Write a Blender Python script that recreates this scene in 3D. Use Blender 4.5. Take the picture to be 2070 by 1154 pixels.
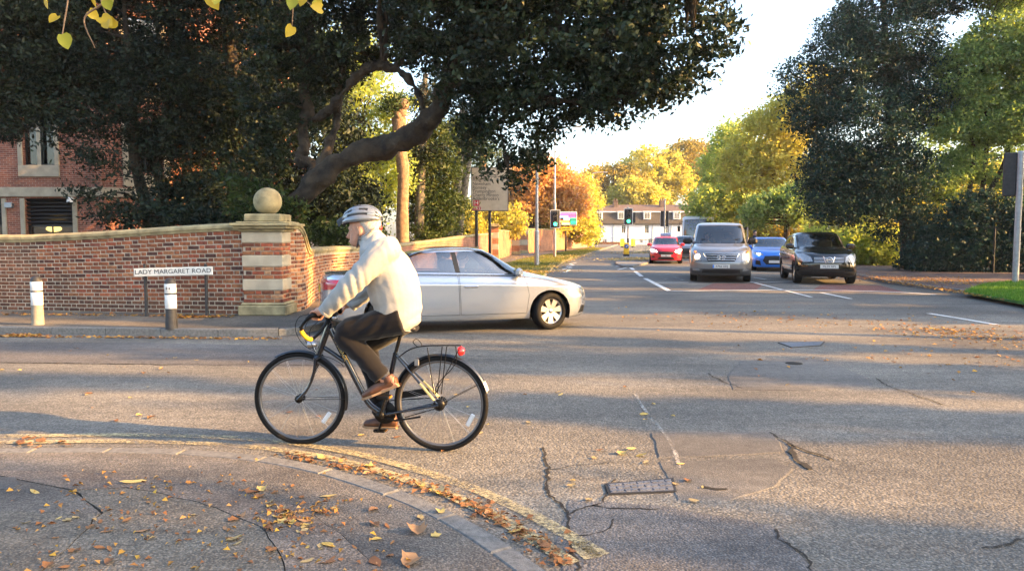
import bpy, bmesh, math, random
import numpy as np
from mathutils import Vector, Matrix, noise
random.seed(7); RNG = np.random.default_rng(7)
D = bpy.data; SC = bpy.context.scene; COL = SC.collection
R = math.radians
for o in list(D.objects): D.objects.remove(o)

# ------------------------------------------------------------------ camera, sky, sun, exposure
CAM_H, PITCH, FPX = 1.57, R(3.93), 1500.0          # focal length in pixels of the 2070 px wide photograph
cam = D.cameras.new('camera'); camo = D.objects.new('camera', cam); COL.objects.link(camo)
camo.location = (0, 0, CAM_H); camo.rotation_euler = (R(90) - PITCH, 0, 0)
cam.sensor_width = 36; cam.lens = 36 * FPX / 2070; cam.clip_start = 0.05; cam.clip_end = 3000
SC.camera = camo
SUN_EL, SUN_AZ = R(20), R(103)                    # azimuth clockwise from +y (the way the camera looks)
sun_dir = Vector((math.sin(SUN_AZ) * math.cos(SUN_EL), math.cos(SUN_AZ) * math.cos(SUN_EL), math.sin(SUN_EL)))
W = D.worlds.new('World'); SC.world = W; W.use_nodes = True
nt = W.node_tree; nt.nodes.clear()
sky = nt.nodes.new('ShaderNodeTexSky'); sky.sky_type = 'NISHITA'; sky.sun_disc = False
sky.sun_elevation = SUN_EL; sky.sun_rotation = SUN_AZ
sky.air_density = 1.0; sky.dust_density = 2.8; sky.ozone_density = 1.0
bg = nt.nodes.new('ShaderNodeBackground'); bg.inputs[1].default_value = 0.15
wo = nt.nodes.new('ShaderNodeOutputWorld')
nt.links.new(sky.outputs[0], bg.inputs[0]); nt.links.new(bg.outputs[0], wo.inputs[0])
sl = D.lights.new('sun', 'SUN'); sl.energy = 5.0; sl.angle = R(0.6); sl.color = (1.0, 0.53, 0.15)
slo = D.objects.new('sun', sl); COL.objects.link(slo)
slo.rotation_euler = (-sun_dir).to_track_quat('-Z', 'Y').to_euler(); slo.location = sun_dir * 60
SC.view_settings.view_transform = 'Standard'; SC.view_settings.look = 'None'
SC.view_settings.exposure = 2.25; SC.view_settings.gamma = 1.0; SC.view_settings.use_curve_mapping = False
SC.render.engine = 'CYCLES'
SC.cycles.max_bounces = 6; SC.cycles.diffuse_bounces = 2; SC.cycles.glossy_bounces = 3
SC.cycles.transmission_bounces = 4; SC.cycles.transparent_max_bounces = 10
SC.cycles.caustics_reflective = False; SC.cycles.caustics_refractive = False
SC.cycles.use_denoising = True; SC.cycles.sample_clamp_indirect = 6

# ------------------------------------------------------------------ helpers
_r, _u, _f = Vector((1, 0, 0)), Vector((0, math.sin(PITCH), math.cos(PITCH))), Vector((0, math.cos(PITCH), -math.sin(PITCH)))
def ray(px, py): return _f + _r * ((px - 1035) / FPX) + _u * ((577 - py) / FPX)
def G(px, py, z=0.0):                                # photograph pixel -> point of the plane z
    d = ray(px, py); t = (z - CAM_H) / d.z
    return Vector((d.x * t, d.y * t, z))
def A(px, py, dist):                                 # photograph pixel -> point at the given depth y
    d = ray(px, py); t = dist / d.y
    return Vector((d.x * t, dist, CAM_H + d.z * t))

def link(o, parent=None):
    COL.objects.link(o)
    if parent is not None: o.parent = parent
    return o
def tag(o, label=None, cat=None, group=None, kind=None):
    if label: o['label'] = label
    if cat: o['category'] = cat
    if group: o['group'] = group
    if kind: o['kind'] = kind
    return o
def empty(name, loc=(0, 0, 0), rz=0.0, parent=None):
    o = D.objects.new(name, None); link(o, parent); o.location = loc; o.rotation_euler = (0, 0, rz)
    o.empty_display_size = 0.1
    return o
def thing(name, label, cat, loc=(0, 0, 0), rz=0.0, group=None): return tag(empty(name, loc, rz), label, cat, group)
def copy_tree(o, parent=None):
    c = o.copy(); link(c); c.parent = parent
    for ch in o.children: copy_tree(ch, c)
    return c

def pchip(xs, ys, x):
    """monotone cubic interpolation (vectorised)"""
    xs = np.asarray(xs, float); ys = np.asarray(ys, float); x = np.clip(np.asarray(x, float), xs[0], xs[-1])
    h = np.diff(xs); d = np.diff(ys) / h
    if len(xs) == 2: return ys[0] + d[0] * (x - xs[0])
    m = np.zeros_like(ys)
    for i in range(1, len(xs) - 1):
        if d[i-1] * d[i] > 0:
            w1, w2 = 2*h[i] + h[i-1], h[i] + 2*h[i-1]
            m[i] = (w1 + w2) / (w1/d[i-1] + w2/d[i])
    m[0], m[-1] = d[0], d[-1]
    k = np.clip(np.searchsorted(xs, x) - 1, 0, len(h) - 1)
    t = (x - xs[k]) / h[k]
    return ((2*t**3 - 3*t**2 + 1)*ys[k] + (t**3 - 2*t**2 + t)*h[k]*m[k] + (-2*t**3 + 3*t**2)*ys[k+1] + (t**3 - t**2)*h[k]*m[k+1])
def spline(pts, n):
    """catmull-rom through 3-D points -> n points"""
    P = [Vector((p[0], p[1], p[2] if len(p) > 2 else 0)) for p in pts]; P = [P[0]*2 - P[1]] + P + [P[-1]*2 - P[-2]]
    out = []; segs = len(P) - 3
    for i in range(n):
        u = i / (n - 1) * segs; k = min(int(u), segs - 1); t = u - k
        a, b, c, d = P[k:k+4]
        out.append(0.5 * ((2*b) + (c - a)*t + (2*a - 5*b + 4*c - d)*t*t + (3*b - a - 3*c + d)*t**3))
    return out

class MB:
    """collects shapes, builds ONE mesh object"""
    def __init__(s): s.v = []; s.f = []; s.m = []; s.sm = []; s.mi = 0; s.smooth = False
    def add(s, vs, fs, smooth=None):
        b = len(s.v); s.v += [tuple(p) for p in vs]
        for f in fs:
            s.f.append(tuple(i + b for i in f)); s.m.append(s.mi); s.sm.append(s.smooth if smooth is None else smooth)
        return s
    def box(s, c, size, mat=None, bev=0.0):
        x, y, z = (q / 2 for q in size); c = Vector(c); mt = mat or Matrix.Identity(3)
        if bev <= 0:
            vs = [c + mt @ Vector((sx*x, sy*y, sz*z)) for sz in (-1, 1) for sy in (-1, 1) for sx in (-1, 1)]
            return s.add(vs, [(0,2,3,1), (4,5,7,6), (0,1,5,4), (1,3,7,5), (3,2,6,7), (2,0,4,6)], False)
        b = min(bev, x*.9, y*.9, z*.9); vs = []; idx = {}
        for sx in (-1, 1):
            for sy in (-1, 1):
                for sz in (-1, 1):
                    for a in range(3):
                        p = [sx*(x-b), sy*(y-b), sz*(z-b)]; p[a] = (sx*x, sy*y, sz*z)[a]
                        idx[(sx,sy,sz,a)] = len(vs); vs.append(c + mt @ Vector(p))
        fs = []
        for a in range(3):
            b1, c1 = (a+1) % 3, (a+2) % 3
            for sg in (-1, 1):
                q = []
                for (p, r_) in ((-1,-1), (1,-1), (1,1), (-1,1)):
                    k = [0,0,0]; k[a] = sg; k[b1] = p; k[c1] = r_; q.append(idx[(k[0],k[1],k[2],a)])
                fs.append(tuple(q if sg > 0 else q[::-1]))
            for s1 in (-1, 1):
                for s2 in (-1, 1):
                    q = []
                    for (e, w_) in ((-1, b1), (1, b1), (1, c1), (-1, c1)):
                        k = [0,0,0]; k[a] = e; k[b1] = s1; k[c1] = s2; q.append(idx[(k[0],k[1],k[2],w_)])
                    fs.append(tuple(q))
        for sx in (-1, 1):
            for sy in (-1, 1):
                for sz in (-1, 1):
                    q = [idx[(sx,sy,sz,a)] for a in range(3)]; fs.append(tuple(q if sx*sy*sz > 0 else q[::-1]))
        return s.add(vs, fs, False)
    def bar(s, a, b, w, h, up=(0, 0, 1), bev=0.0):
        a, b = Vector(a), Vector(b); d = b - a; L = d.length; d.normalize()
        upv = Vector(up); sd = d.cross(upv)
        if sd.length < 1e-4: sd = d.cross(Vector((1, 0, 0)))
        sd.normalize(); u2 = sd.cross(d)
        return s.box((a + b) / 2, (L, w, h), Matrix((d, sd, u2)).transposed(), bev)
    def tube(s, pts, rad, n=8, caps=True, smooth=True):
        P = [Vector(p) for p in pts]; rads = rad if hasattr(rad, '__len__') else [rad] * len(P)
        vs = []; fs = []; prev = None
        for i, p in enumerate(P):
            d = (P[min(i+1, len(P)-1)] - P[max(i-1, 0)])
            if d.length < 1e-9: d = Vector((0, 0, 1))
            d.normalize()
            if prev is None:
                a = d.cross(Vector((0, 0, 1)))
                if a.length < 1e-3: a = d.cross(Vector((1, 0, 0)))
            else: a = prev - d * prev.dot(d)
            a.normalize(); prev = a; b = d.cross(a)
            r = rads[i]; ra, rb = r if hasattr(r, '__len__') else (r, r)
            for k in range(n):
                t = 2 * math.pi * k / n; vs.append(p + a * (math.cos(t) * ra) + b * (math.sin(t) * rb))
        for i in range(len(P) - 1):
            for k in range(n):
                k2 = (k + 1) % n; fs.append((i*n + k, i*n + k2, (i+1)*n + k2, (i+1)*n + k))
        s.add(vs, fs, smooth)
        if caps: s.add(vs[:n], [tuple(range(n))[::-1]], False); s.add(vs[-n:], [tuple(range(n))], False)
        return s
    def cyl(s, a, b, r, n=12, r2=None): return s.tube([a, b], [r, r if r2 is None else r2], n)
    def lathe(s, prof, c=(0, 0, 0), n=24, axis='z', smooth=True):
        vs = []; fs = []; c = Vector(c)
        for (r, h) in prof:
            for k in range(n):
                t = 2 * math.pi * k / n; x, y = r * math.cos(t), r * math.sin(t)
                vs.append(c + Vector({'z': (x, y, h), 'y': (x, h, -y), 'x': (h, x, y)}[axis]))
        for i in range(len(prof) - 1):
            for k in range(n):
                k2 = (k + 1) % n; fs.append((i*n + k, i*n + k2, (i+1)*n + k2, (i+1)*n + k))
        s.add(vs, fs, smooth); return s
    def sphere(s, c, r, n=16, m=10):
        rx, ry, rz = r if hasattr(r, '__len__') else (r, r, r); c = Vector(c); vs = []; fs = []
        for i in range(m + 1):
            ph = math.pi * i / m
            for k in range(n):
                t = 2 * math.pi * k / n
                vs.append(c + Vector((rx*math.sin(ph)*math.cos(t), ry*math.sin(ph)*math.sin(t), -rz*math.cos(ph))))
        for i in range(m):
            for k in range(n):
                k2 = (k + 1) % n; fs.append((i*n + k, i*n + k2, (i+1)*n + k2, (i+1)*n + k))
        return s.add(vs, fs, True)
    def prism(s, poly, z0, z1):
        """polygon of (x, y) extruded from z0 to z1 (numbers or per-vertex lists)"""
        n = len(poly); a = z0 if hasattr(z0, '__len__') else [z0]*n; b = z1 if hasattr(z1, '__len__') else [z1]*n
        ar = sum(poly[i][0]*poly[(i+1) % n][1] - poly[(i+1) % n][0]*poly[i][1] for i in range(n))
        if ar < 0: poly = poly[::-1]; a = a[::-1]; b = b[::-1]
        vs = [(p[0], p[1], q) for p, q in zip(poly, a)] + [(p[0], p[1], q) for p, q in zip(poly, b)]
        fs = [tuple(range(n))[::-1], tuple(range(n, 2*n))] + [(i, (i+1) % n, n + (i+1) % n, n + i) for i in range(n)]
        return s.add(vs, fs, False)
    def quad(s, a, b, c, d): return s.add([a, b, c, d], [(0, 1, 2, 3)], False)
    def grid(s, rows, smooth=True):
        """rows of equal length of points"""
        n = len(rows[0]); vs = [p for r in rows for p in r]
        fs = [(i*n + k, i*n + k + 1, (i+1)*n + k + 1, (i+1)*n + k) for i in range(len(rows) - 1) for k in range(n - 1)]
        return s.add(vs, fs, smooth)
    def mesh(s, name, mats):
        me = D.meshes.new(name); me.from_pydata(s.v, [], s.f)
        for m in (mats if isinstance(mats, (list, tuple)) else [mats]):
            if m is not None: me.materials.append(m)
        me.polygons.foreach_set('material_index', s.m); me.polygons.foreach_set('use_smooth', s.sm)
        me.update(); return me
    def build(s, name, mats, parent=None):
        o = D.objects.new(name, s.mesh(name, mats)); link(o, parent); return o

def np_mesh(name, verts, quads, mat, rnd=None):
    """fast mesh from arrays; rnd = value per face, stored for the material"""
    me = D.meshes.new(name); nv, nf = len(verts), len(quads); k = quads.shape[1]
    me.vertices.add(nv); me.vertices.foreach_set('co', np.ascontiguousarray(verts, np.float32).ravel())
    me.loops.add(nf * k); me.loops.foreach_set('vertex_index', np.ascontiguousarray(quads, np.int32).ravel())
    me.polygons.add(nf); me.polygons.foreach_set('loop_start', np.arange(0, nf * k, k, dtype=np.int32))
    if rnd is not None:
        at = me.attributes.new('rnd', 'FLOAT', 'FACE'); at.data.foreach_set('value', np.ascontiguousarray(rnd, np.float32))
    me.materials.append(mat); me.update(calc_edges=True); return me

def text_obj(name, body, size, mat, parent, loc, rot, depth=0.002, align='CENTER', sx=1.0):
    cu = D.curves.new(name, 'FONT'); cu.body = body; cu.size = size; cu.extrude = depth; cu.align_x = align; cu.align_y = 'CENTER'
    cu.resolution_u = 3
    t = D.objects.new(name, cu); COL.objects.link(t); bpy.context.view_layer.update()
    me = D.meshes.new_from_object(t.evaluated_get(bpy.context.evaluated_depsgraph_get())); D.objects.remove(t)
    me.materials.clear(); me.materials.append(mat)
    o = D.objects.new(name, me); link(o, parent); o.location = loc; o.rotation_euler = rot; o.scale = (sx, 1, 1); return o

# ------------------------------------------------------------------ materials
def new_mat(name):
    m = D.materials.new(name); m.use_nodes = True; n = m.node_tree
    b = n.nodes['Principled BSDF']; return m, n, b
def N(n, t, **kw):
    x = n.nodes.new(t)
    for k, v in kw.items(): setattr(x, k, v)
    return x
def ramp(n, stops, interp='LINEAR'):
    r = N(n, 'ShaderNodeValToRGB'); e = r.color_ramp; e.interpolation = interp
    while len(e.elements) < len(stops): e.elements.new(0.5)
    for el, (p, c) in zip(e.elements, stops): el.position = p; el.color = (*c, 1) if len(c) == 3 else c
    return r
def mat(name, col, rough=0.6, metal=0.0, var=0.12, scale=6.0, bump=0.0, bscale=60.0, coat=0.0, spec=0.5, world=False, dist=0.01):
    m, n, b = new_mat(name)
    tc = N(n, 'ShaderNodeTexCoord'); gm = N(n, 'ShaderNodeNewGeometry')
    co = gm.outputs['Position'] if world else tc.outputs['Object']
    ns = N(n, 'ShaderNodeTexNoise'); ns.inputs['Scale'].default_value = scale; ns.inputs['Detail'].default_value = 5
    n.links.new(co, ns.inputs['Vector'])
    rp = ramp(n, [(0.3, [c * (1 - var) for c in col]), (0.7, [min(1, c * (1 + var)) for c in col])])
    n.links.new(ns.outputs['Fac'], rp.inputs[0]); n.links.new(rp.outputs[0], b.inputs['Base Color'])
    b.inputs['Roughness'].default_value = rough; b.inputs['Metallic'].default_value = metal
    b.inputs['Coat Weight'].default_value = coat; b.inputs['Coat Roughness'].default_value = 0.06
    b.inputs['Specular IOR Level'].default_value = spec
    if bump > 0:
        n2 = N(n, 'ShaderNodeTexNoise'); n2.inputs['Scale'].default_value = bscale; n2.inputs['Detail'].default_value = 4
        n.links.new(co, n2.inputs['Vector'])
        bp = N(n, 'ShaderNodeBump'); bp.inputs['Strength'].default_value = bump; bp.inputs['Distance'].default_value = dist
        n.links.new(n2.outputs['Fac'], bp.inputs['Height']); n.links.new(bp.outputs[0], b.inputs['Normal'])
    return m
def emit(name, col, strength):
    m, n, b = new_mat(name); b.inputs['Base Color'].default_value = (*col, 1)
    b.inputs['Emission Color'].default_value = (*col, 1); b.inputs['Emission Strength'].default_value = strength
    b.inputs['Roughness'].default_value = 0.3; return m
def glass_mat(name, tint=(0.55, 0.62, 0.6), refl=1.45, base=0.06):
    m, n, b = new_mat(name); n.nodes.remove(b); out = n.nodes['Material Output']
    tr = N(n, 'ShaderNodeBsdfTransparent'); tr.inputs[0].default_value = (*tint, 1)
    gl = N(n, 'ShaderNodeBsdfGlossy'); gl.inputs['Roughness'].default_value = 0.03; gl.inputs[0].default_value = (1, 1, 1, 1)
    fr = N(n, 'ShaderNodeFresnel'); fr.inputs[0].default_value = refl
    ad = N(n, 'ShaderNodeMath', operation='ADD'); ad.inputs[1].default_value = base; n.links.new(fr.outputs[0], ad.inputs[0])
    mx = N(n, 'ShaderNodeMixShader'); n.links.new(ad.outputs[0], mx.inputs[0]); n.links.new(tr.outputs[0], mx.inputs[1]); n.links.new(gl.outputs[0], mx.inputs[2])
    n.links.new(mx.outputs[0], out.inputs[0]); return m
def leaf_mat(name, cols, transl=0.35, rough=0.55, tcol=1.25):
    """colour per leaf from the stored value"""
    m, n, b = new_mat(name); out = n.nodes['Material Output']
    at = N(n, 'ShaderNodeAttribute'); at.attribute_name = 'rnd'
    oi = N(n, 'ShaderNodeObjectInfo'); ad = N(n, 'ShaderNodeMath', operation='ADD'); fr = N(n, 'ShaderNodeMath', operation='FRACT')
    n.links.new(at.outputs['Fac'], ad.inputs[0]); n.links.new(oi.outputs['Random'], ad.inputs[1])
    k = len(cols); rp = ramp(n, [(i / max(1, k - 1), c) for i, c in enumerate(cols)])
    n.links.new(at.outputs['Fac'], rp.inputs[0]); n.links.new(rp.outputs[0], b.inputs['Base Color'])
    b.inputs['Roughness'].default_value = rough; b.inputs['Specular IOR Level'].default_value = 0.2
    tl = N(n, 'ShaderNodeBsdfTranslucent'); mu = N(n, 'ShaderNodeMix', data_type='RGBA', blend_type='MULTIPLY'); mu.inputs[0].default_value = 1
    n.links.new(rp.outputs[0], mu.inputs[6]); mu.inputs[7].default_value = (tcol * 1.15, tcol * 1.1, tcol * 0.6, 1)
    n.links.new(mu.outputs[2], tl.inputs[0])
    mx = N(n, 'ShaderNodeMixShader'); mx.inputs[0].default_value = transl
    n.links.new(b.outputs[0], mx.inputs[1]); n.links.new(tl.outputs[0], mx.inputs[2]); n.links.new(mx.outputs[0], out.inputs[0])
    return m
def asphalt_mat(name, dark, light, tint=(1, 1, 1), bump=0.6, stone=95.0, big=0.35):
    m, n, b = new_mat(name); gm = N(n, 'ShaderNodeNewGeometry'); P = gm.outputs['Position']
    v = N(n, 'ShaderNodeTexVoronoi'); v.inputs['Scale'].default_value = stone; n.links.new(P, v.inputs['Vector'])
    big1 = N(n, 'ShaderNodeTexNoise'); big1.inputs['Scale'].default_value = big; big1.inputs['Detail'].default_value = 6; n.links.new(P, big1.inputs['Vector'])
    med = N(n, 'ShaderNodeTexNoise'); med.inputs['Scale'].default_value = 9.0; med.inputs['Detail'].default_value = 6; med.inputs['Roughness'].default_value = .7; n.links.new(P, med.inputs['Vector'])
    st = ramp(n, [(0.0, [dark * .72] * 3), (0.45, [dark] * 3), (0.8, [light] * 3), (1.0, [light * 1.35] * 3)])
    sep = N(n, 'ShaderNodeSeparateColor'); n.links.new(v.outputs['Color'], sep.inputs[0]); n.links.new(sep.outputs[0], st.inputs[0])
    r1 = ramp(n, [(0.32, (.62, .62, .64)), (0.68, (1.25, 1.22, 1.18))]); n.links.new(big1.outputs['Fac'], r1.inputs[0])
    r2 = ramp(n, [(0.3, (.74, .74, .74)), (0.7, (1.18, 1.18, 1.18))]); n.links.new(med.outputs['Fac'], r2.inputs[0])
    def mul(a, c):
        x = N(n, 'ShaderNodeMix', data_type='RGBA', blend_type='MULTIPLY'); x.inputs[0].default_value = 1
        n.links.new(a, x.inputs[6])
        if isinstance(c, tuple): x.inputs[7].default_value = (*c, 1)
        else: n.links.new(c, x.inputs[7])
        return x.outputs[2]
    mpp = N(n, 'ShaderNodeMapping'); mpp.inputs['Scale'].default_value = (.22, 1.6, 1); mpp.inputs['Rotation'].default_value = (0, 0, .12); n.links.new(P, mpp.inputs['Vector'])
    trk = N(n, 'ShaderNodeTexNoise'); trk.inputs['Scale'].default_value = 1.0; trk.inputs['Detail'].default_value = 7; trk.inputs['Roughness'].default_value = .65; n.links.new(mpp.outputs[0], trk.inputs['Vector'])
    r3 = ramp(n, [(0.35, (.76, .76, .77)), (0.65, (1.16, 1.15, 1.13))]); n.links.new(trk.outputs['Fac'], r3.inputs[0])
    n.links.new(mul(mul(mul(mul(st.outputs[0], r1.outputs[0]), r2.outputs[0]), r3.outputs[0]), tint), b.inputs['Base Color'])
    b.inputs['Roughness'].default_value = 0.82; b.inputs['Specular IOR Level'].default_value = 0.35
    v2 = N(n, 'ShaderNodeTexVoronoi'); v2.inputs['Scale'].default_value = stone * .6; n.links.new(P, v2.inputs['Vector'])
    h = N(n, 'ShaderNodeMath', operation='MULTIPLY_ADD'); n.links.new(v2.outputs['Distance'], h.inputs[0]); h.inputs[1].default_value = -.8; n.links.new(med.outputs['Fac'], h.inputs[2])
    bp = N(n, 'ShaderNodeBump'); bp.inputs['Strength'].default_value = bump; bp.inputs['Distance'].default_value = 0.012
    n.links.new(h.outputs[0], bp.inputs['Height']); n.links.new(bp.outputs[0], b.inputs['Normal'])
    return m
def brick_piece_mat(name, cols):
    """one brick: colour by object or stored value, mottled, a little rough"""
    m, n, b = new_mat(name); at = N(n, 'ShaderNodeAttribute'); at.attribute_name = 'rnd'; oi = N(n, 'ShaderNodeObjectInfo')
    ad = N(n, 'ShaderNodeMath', operation='ADD'); fr = N(n, 'ShaderNodeMath', operation='FRACT')
    n.links.new(at.outputs['Fac'], ad.inputs[0]); n.links.new(oi.outputs['Random'], ad.inputs[1]); n.links.new(ad.outputs[0], fr.inputs[0])
    k = len(cols); rp = ramp(n, [(i / k, c) for i, c in enumerate(cols)], 'CONSTANT'); n.links.new(fr.outputs[0], rp.inputs[0])
    gm = N(n, 'ShaderNodeNewGeometry'); ns = N(n, 'ShaderNodeTexNoise'); ns.inputs['Scale'].default_value = 22; ns.inputs['Detail'].default_value = 5
    n.links.new(gm.outputs['Position'], ns.inputs['Vector']); r2 = ramp(n, [(.3, (.6, .58, .58)), (.7, (1.25, 1.2, 1.15))]); n.links.new(ns.outputs['Fac'], r2.inputs[0])
    nb = N(n, 'ShaderNodeTexNoise'); nb.inputs['Scale'].default_value = 1.1; nb.inputs['Detail'].default_value = 4; n.links.new(gm.outputs['Position'], nb.inputs['Vector'])
    r3 = ramp(n, [(.35, (.72, .70, .70)), (.65, (1.1, 1.08, 1.05))]); n.links.new(nb.outputs['Fac'], r3.inputs[0])
    x = N(n, 'ShaderNodeMix', data_type='RGBA', blend_type='MULTIPLY'); x.inputs[0].default_value = 1
    y = N(n, 'ShaderNodeMix', data_type='RGBA', blend_type='MULTIPLY'); y.inputs[0].default_value = 1
    n.links.new(rp.outputs[0], x.inputs[6]); n.links.new(r2.outputs[0], x.inputs[7]); n.links.new(x.outputs[2], y.inputs[6]); n.links.new(r3.outputs[0], y.inputs[7])
    n.links.new(y.outputs[2], b.inputs['Base Color']); b.inputs['Roughness'].default_value = .85; b.inputs['Specular IOR Level'].default_value = .25
    bp = N(n, 'ShaderNodeBump'); bp.inputs['Strength'].default_value = .5; bp.inputs['Distance'].default_value = .006
    n.links.new(ns.outputs['Fac'], bp.inputs['Height']); n.links.new(bp.outputs[0], b.inputs['Normal']); return m
def brick_tex_mat(name, c1, c2, mortar, uvscale=1.0):
    """far brickwork: u along the wall (UV in metres), v up"""
    m, n, b = new_mat(name); uv = N(n, 'ShaderNodeUVMap')
    br = N(n, 'ShaderNodeTexBrick'); br.inputs['Scale'].default_value = 1.0
    br.inputs['Brick Width'].default_value = .225; br.inputs['Row Height'].default_value = .075; br.inputs['Mortar Size'].default_value = .006
    br.inputs['Color1'].default_value = (*c1, 1); br.inputs['Color2'].default_value = (*c2, 1); br.inputs['Mortar'].default_value = (*mortar, 1); br.inputs['Bias'].default_value = 0
    n.links.new(uv.outputs[0], br.inputs['Vector'])
    ns = N(n, 'ShaderNodeTexNoise'); ns.inputs['Scale'].default_value = 1.6; ns.inputs['Detail'].default_value = 6; n.links.new(uv.outputs[0], ns.inputs['Vector'])
    r2 = ramp(n, [(.3, (.62, .6, .6)), (.7, (1.2, 1.16, 1.12))]); n.links.new(ns.outputs['Fac'], r2.inputs[0])
    x = N(n, 'ShaderNodeMix', data_type='RGBA', blend_type='MULTIPLY'); x.inputs[0].default_value = 1
    n.links.new(br.outputs['Color'], x.inputs[6]); n.links.new(r2.outputs[0], x.inputs[7]); n.links.new(x.outputs[2], b.inputs['Base Color'])
    b.inputs['Roughness'].default_value = .88
    bp = N(n, 'ShaderNodeBump'); bp.inputs['Strength'].default_value = .5; bp.inputs['Distance'].default_value = .008; bp.invert = True
    n.links.new(br.outputs['Fac'], bp.inputs['Height']); n.links.new(bp.outputs[0], b.inputs['Normal']); return m
def set_uv(o, fn):
    """UV in metres from a function of the vertex position"""
    me = o.data; uv = me.uv_layers.new(name='UVMap')
    for lp in me.loops: uv.data[lp.index].uv = fn(me.vertices[lp.vertex_index].co)

M = {}
M['black'] = mat('black_paint', (.005, .005, .0055), .45, var=.2)
M['rubber'] = mat('rubber', (.006, .006, .0065), .75, var=.25, scale=20, spec=.2)
M['galv'] = mat('galvanised_steel', (.36, .38, .40), .5, .7, var=.15, scale=10)
M['white'] = mat('white_paint', (.72, .72, .70), .45, var=.08, scale=12)
M['chrome'] = mat('chrome', (.75, .75, .76), .14, 1.0, var=.04)
M['stone'] = mat('lichen_stone', (.29, .245, .135), .9, var=.42, scale=5, bump=.5, bscale=45, world=True)
M['stone_light'] = mat('bath_stone', (.40, .35, .26), .85, var=.16, scale=4, bump=.25, bscale=50)
M['mortar'] = mat('mortar', (.42, .36, .275), .95, var=.25, scale=8, bump=.4, bscale=90, world=True)
M['soot'] = mat('sooty_gap', (.02, .018, .016), .95, var=.2)
M['glass'] = glass_mat('window_glass', (.30, .34, .34))
M['car_glass'] = glass_mat('car_glass', (.52, .60, .60), 1.5, .16)
M['screen_glass'] = glass_mat('windscreen_glass', (.42, .48, .48), 1.5, .08)
# ------------------------------------------------------------------ ground, road, pavements
M['road'] = asphalt_mat('road_asphalt', .125, .19, (1.02, .995, .90), .5)
M['patch'] = asphalt_mat('patch_asphalt', .12, .155, (1.0, .99, .95), .35, 170)
M['patch_dark'] = asphalt_mat('patch_asphalt_dark', .10, .145, (1.0, .99, 1.0), .5, 120)
M['path'] = asphalt_mat('footway_asphalt', .10, .15, (1.10, 1.0, .84), .6, 110, .8)
M['path_pink'] = asphalt_mat('footway_pinkish', .115, .17, (1.16, 1.0, .86), .5, 120, 1.1)
M['path_grey'] = asphalt_mat('footway_grey', .10, .15, (1.08, 1.0, .90), .5, 130, 1.3)
M['kerb'] = mat('granite_kerb', (.14, .14, .135), .8, var=.3, scale=30, bump=.5, bscale=110, world=True)
M['earth'] = mat('earth', (.045, .035, .022), .95, var=.4, scale=3, bump=.6, bscale=30, world=True)
M['red_surface'] = asphalt_mat('red_surfacing', .11, .16, (1.5, .72, .62), .5, 140)
def worn_paint(name, col, thr=.42, scale=38.0):
    m, n, b = new_mat(name); out = n.nodes['Material Output']; gm = N(n, 'ShaderNodeNewGeometry')
    n1 = N(n, 'ShaderNodeTexNoise'); n1.inputs['Scale'].default_value = scale; n1.inputs['Detail'].default_value = 6; n1.inputs['Roughness'].default_value = .75
    n2 = N(n, 'ShaderNodeTexNoise'); n2.inputs['Scale'].default_value = 1.7; n2.inputs['Detail'].default_value = 3
    n.links.new(gm.outputs['Position'], n1.inputs['Vector']); n.links.new(gm.outputs['Position'], n2.inputs['Vector'])
    a = N(n, 'ShaderNodeMath', operation='MULTIPLY_ADD'); n.links.new(n2.outputs['Fac'], a.inputs[0]); a.inputs[1].default_value = .5; n.links.new(n1.outputs['Fac'], a.inputs[2])
    rp = ramp(n, [(thr + .12, (0, 0, 0)), (thr + .34, (1, 1, 1))]); n.links.new(a.outputs[0], rp.inputs[0])
    tr = N(n, 'ShaderNodeBsdfTransparent'); mx = N(n, 'ShaderNodeMixShader')
    b.inputs['Base Color'].default_value = (*col, 1); b.inputs['Roughness'].default_value = .7
    n.links.new(rp.outputs[0], mx.inputs[0]); n.links.new(tr.outputs[0], mx.inputs[1]); n.links.new(b.outputs[0], mx.inputs[2]); n.links.new(mx.outputs[0], out.inputs[0])
    return m
M['yellow_line'] = worn_paint('worn_yellow_paint', (.40, .34, .19), .53)
M['white_line'] = worn_paint('worn_white_paint', (.62, .62, .60), .34)
M['faint_line'] = worn_paint('faint_white_paint', (.36, .36, .34), .57)

g = MB(); g.quad((-900, -900, -.06), (900, -900, -.06), (900, 900, -.06), (-900, 900, -.06))
tag(g.build('ground', M['earth']), kind='structure')
g = MB(); g.quad((-70, -14, 0), (75, -14, 0), (75, 113, 0), (-70, 113, 0))
road = tag(g.build('road', M['road']), kind='structure')

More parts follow.
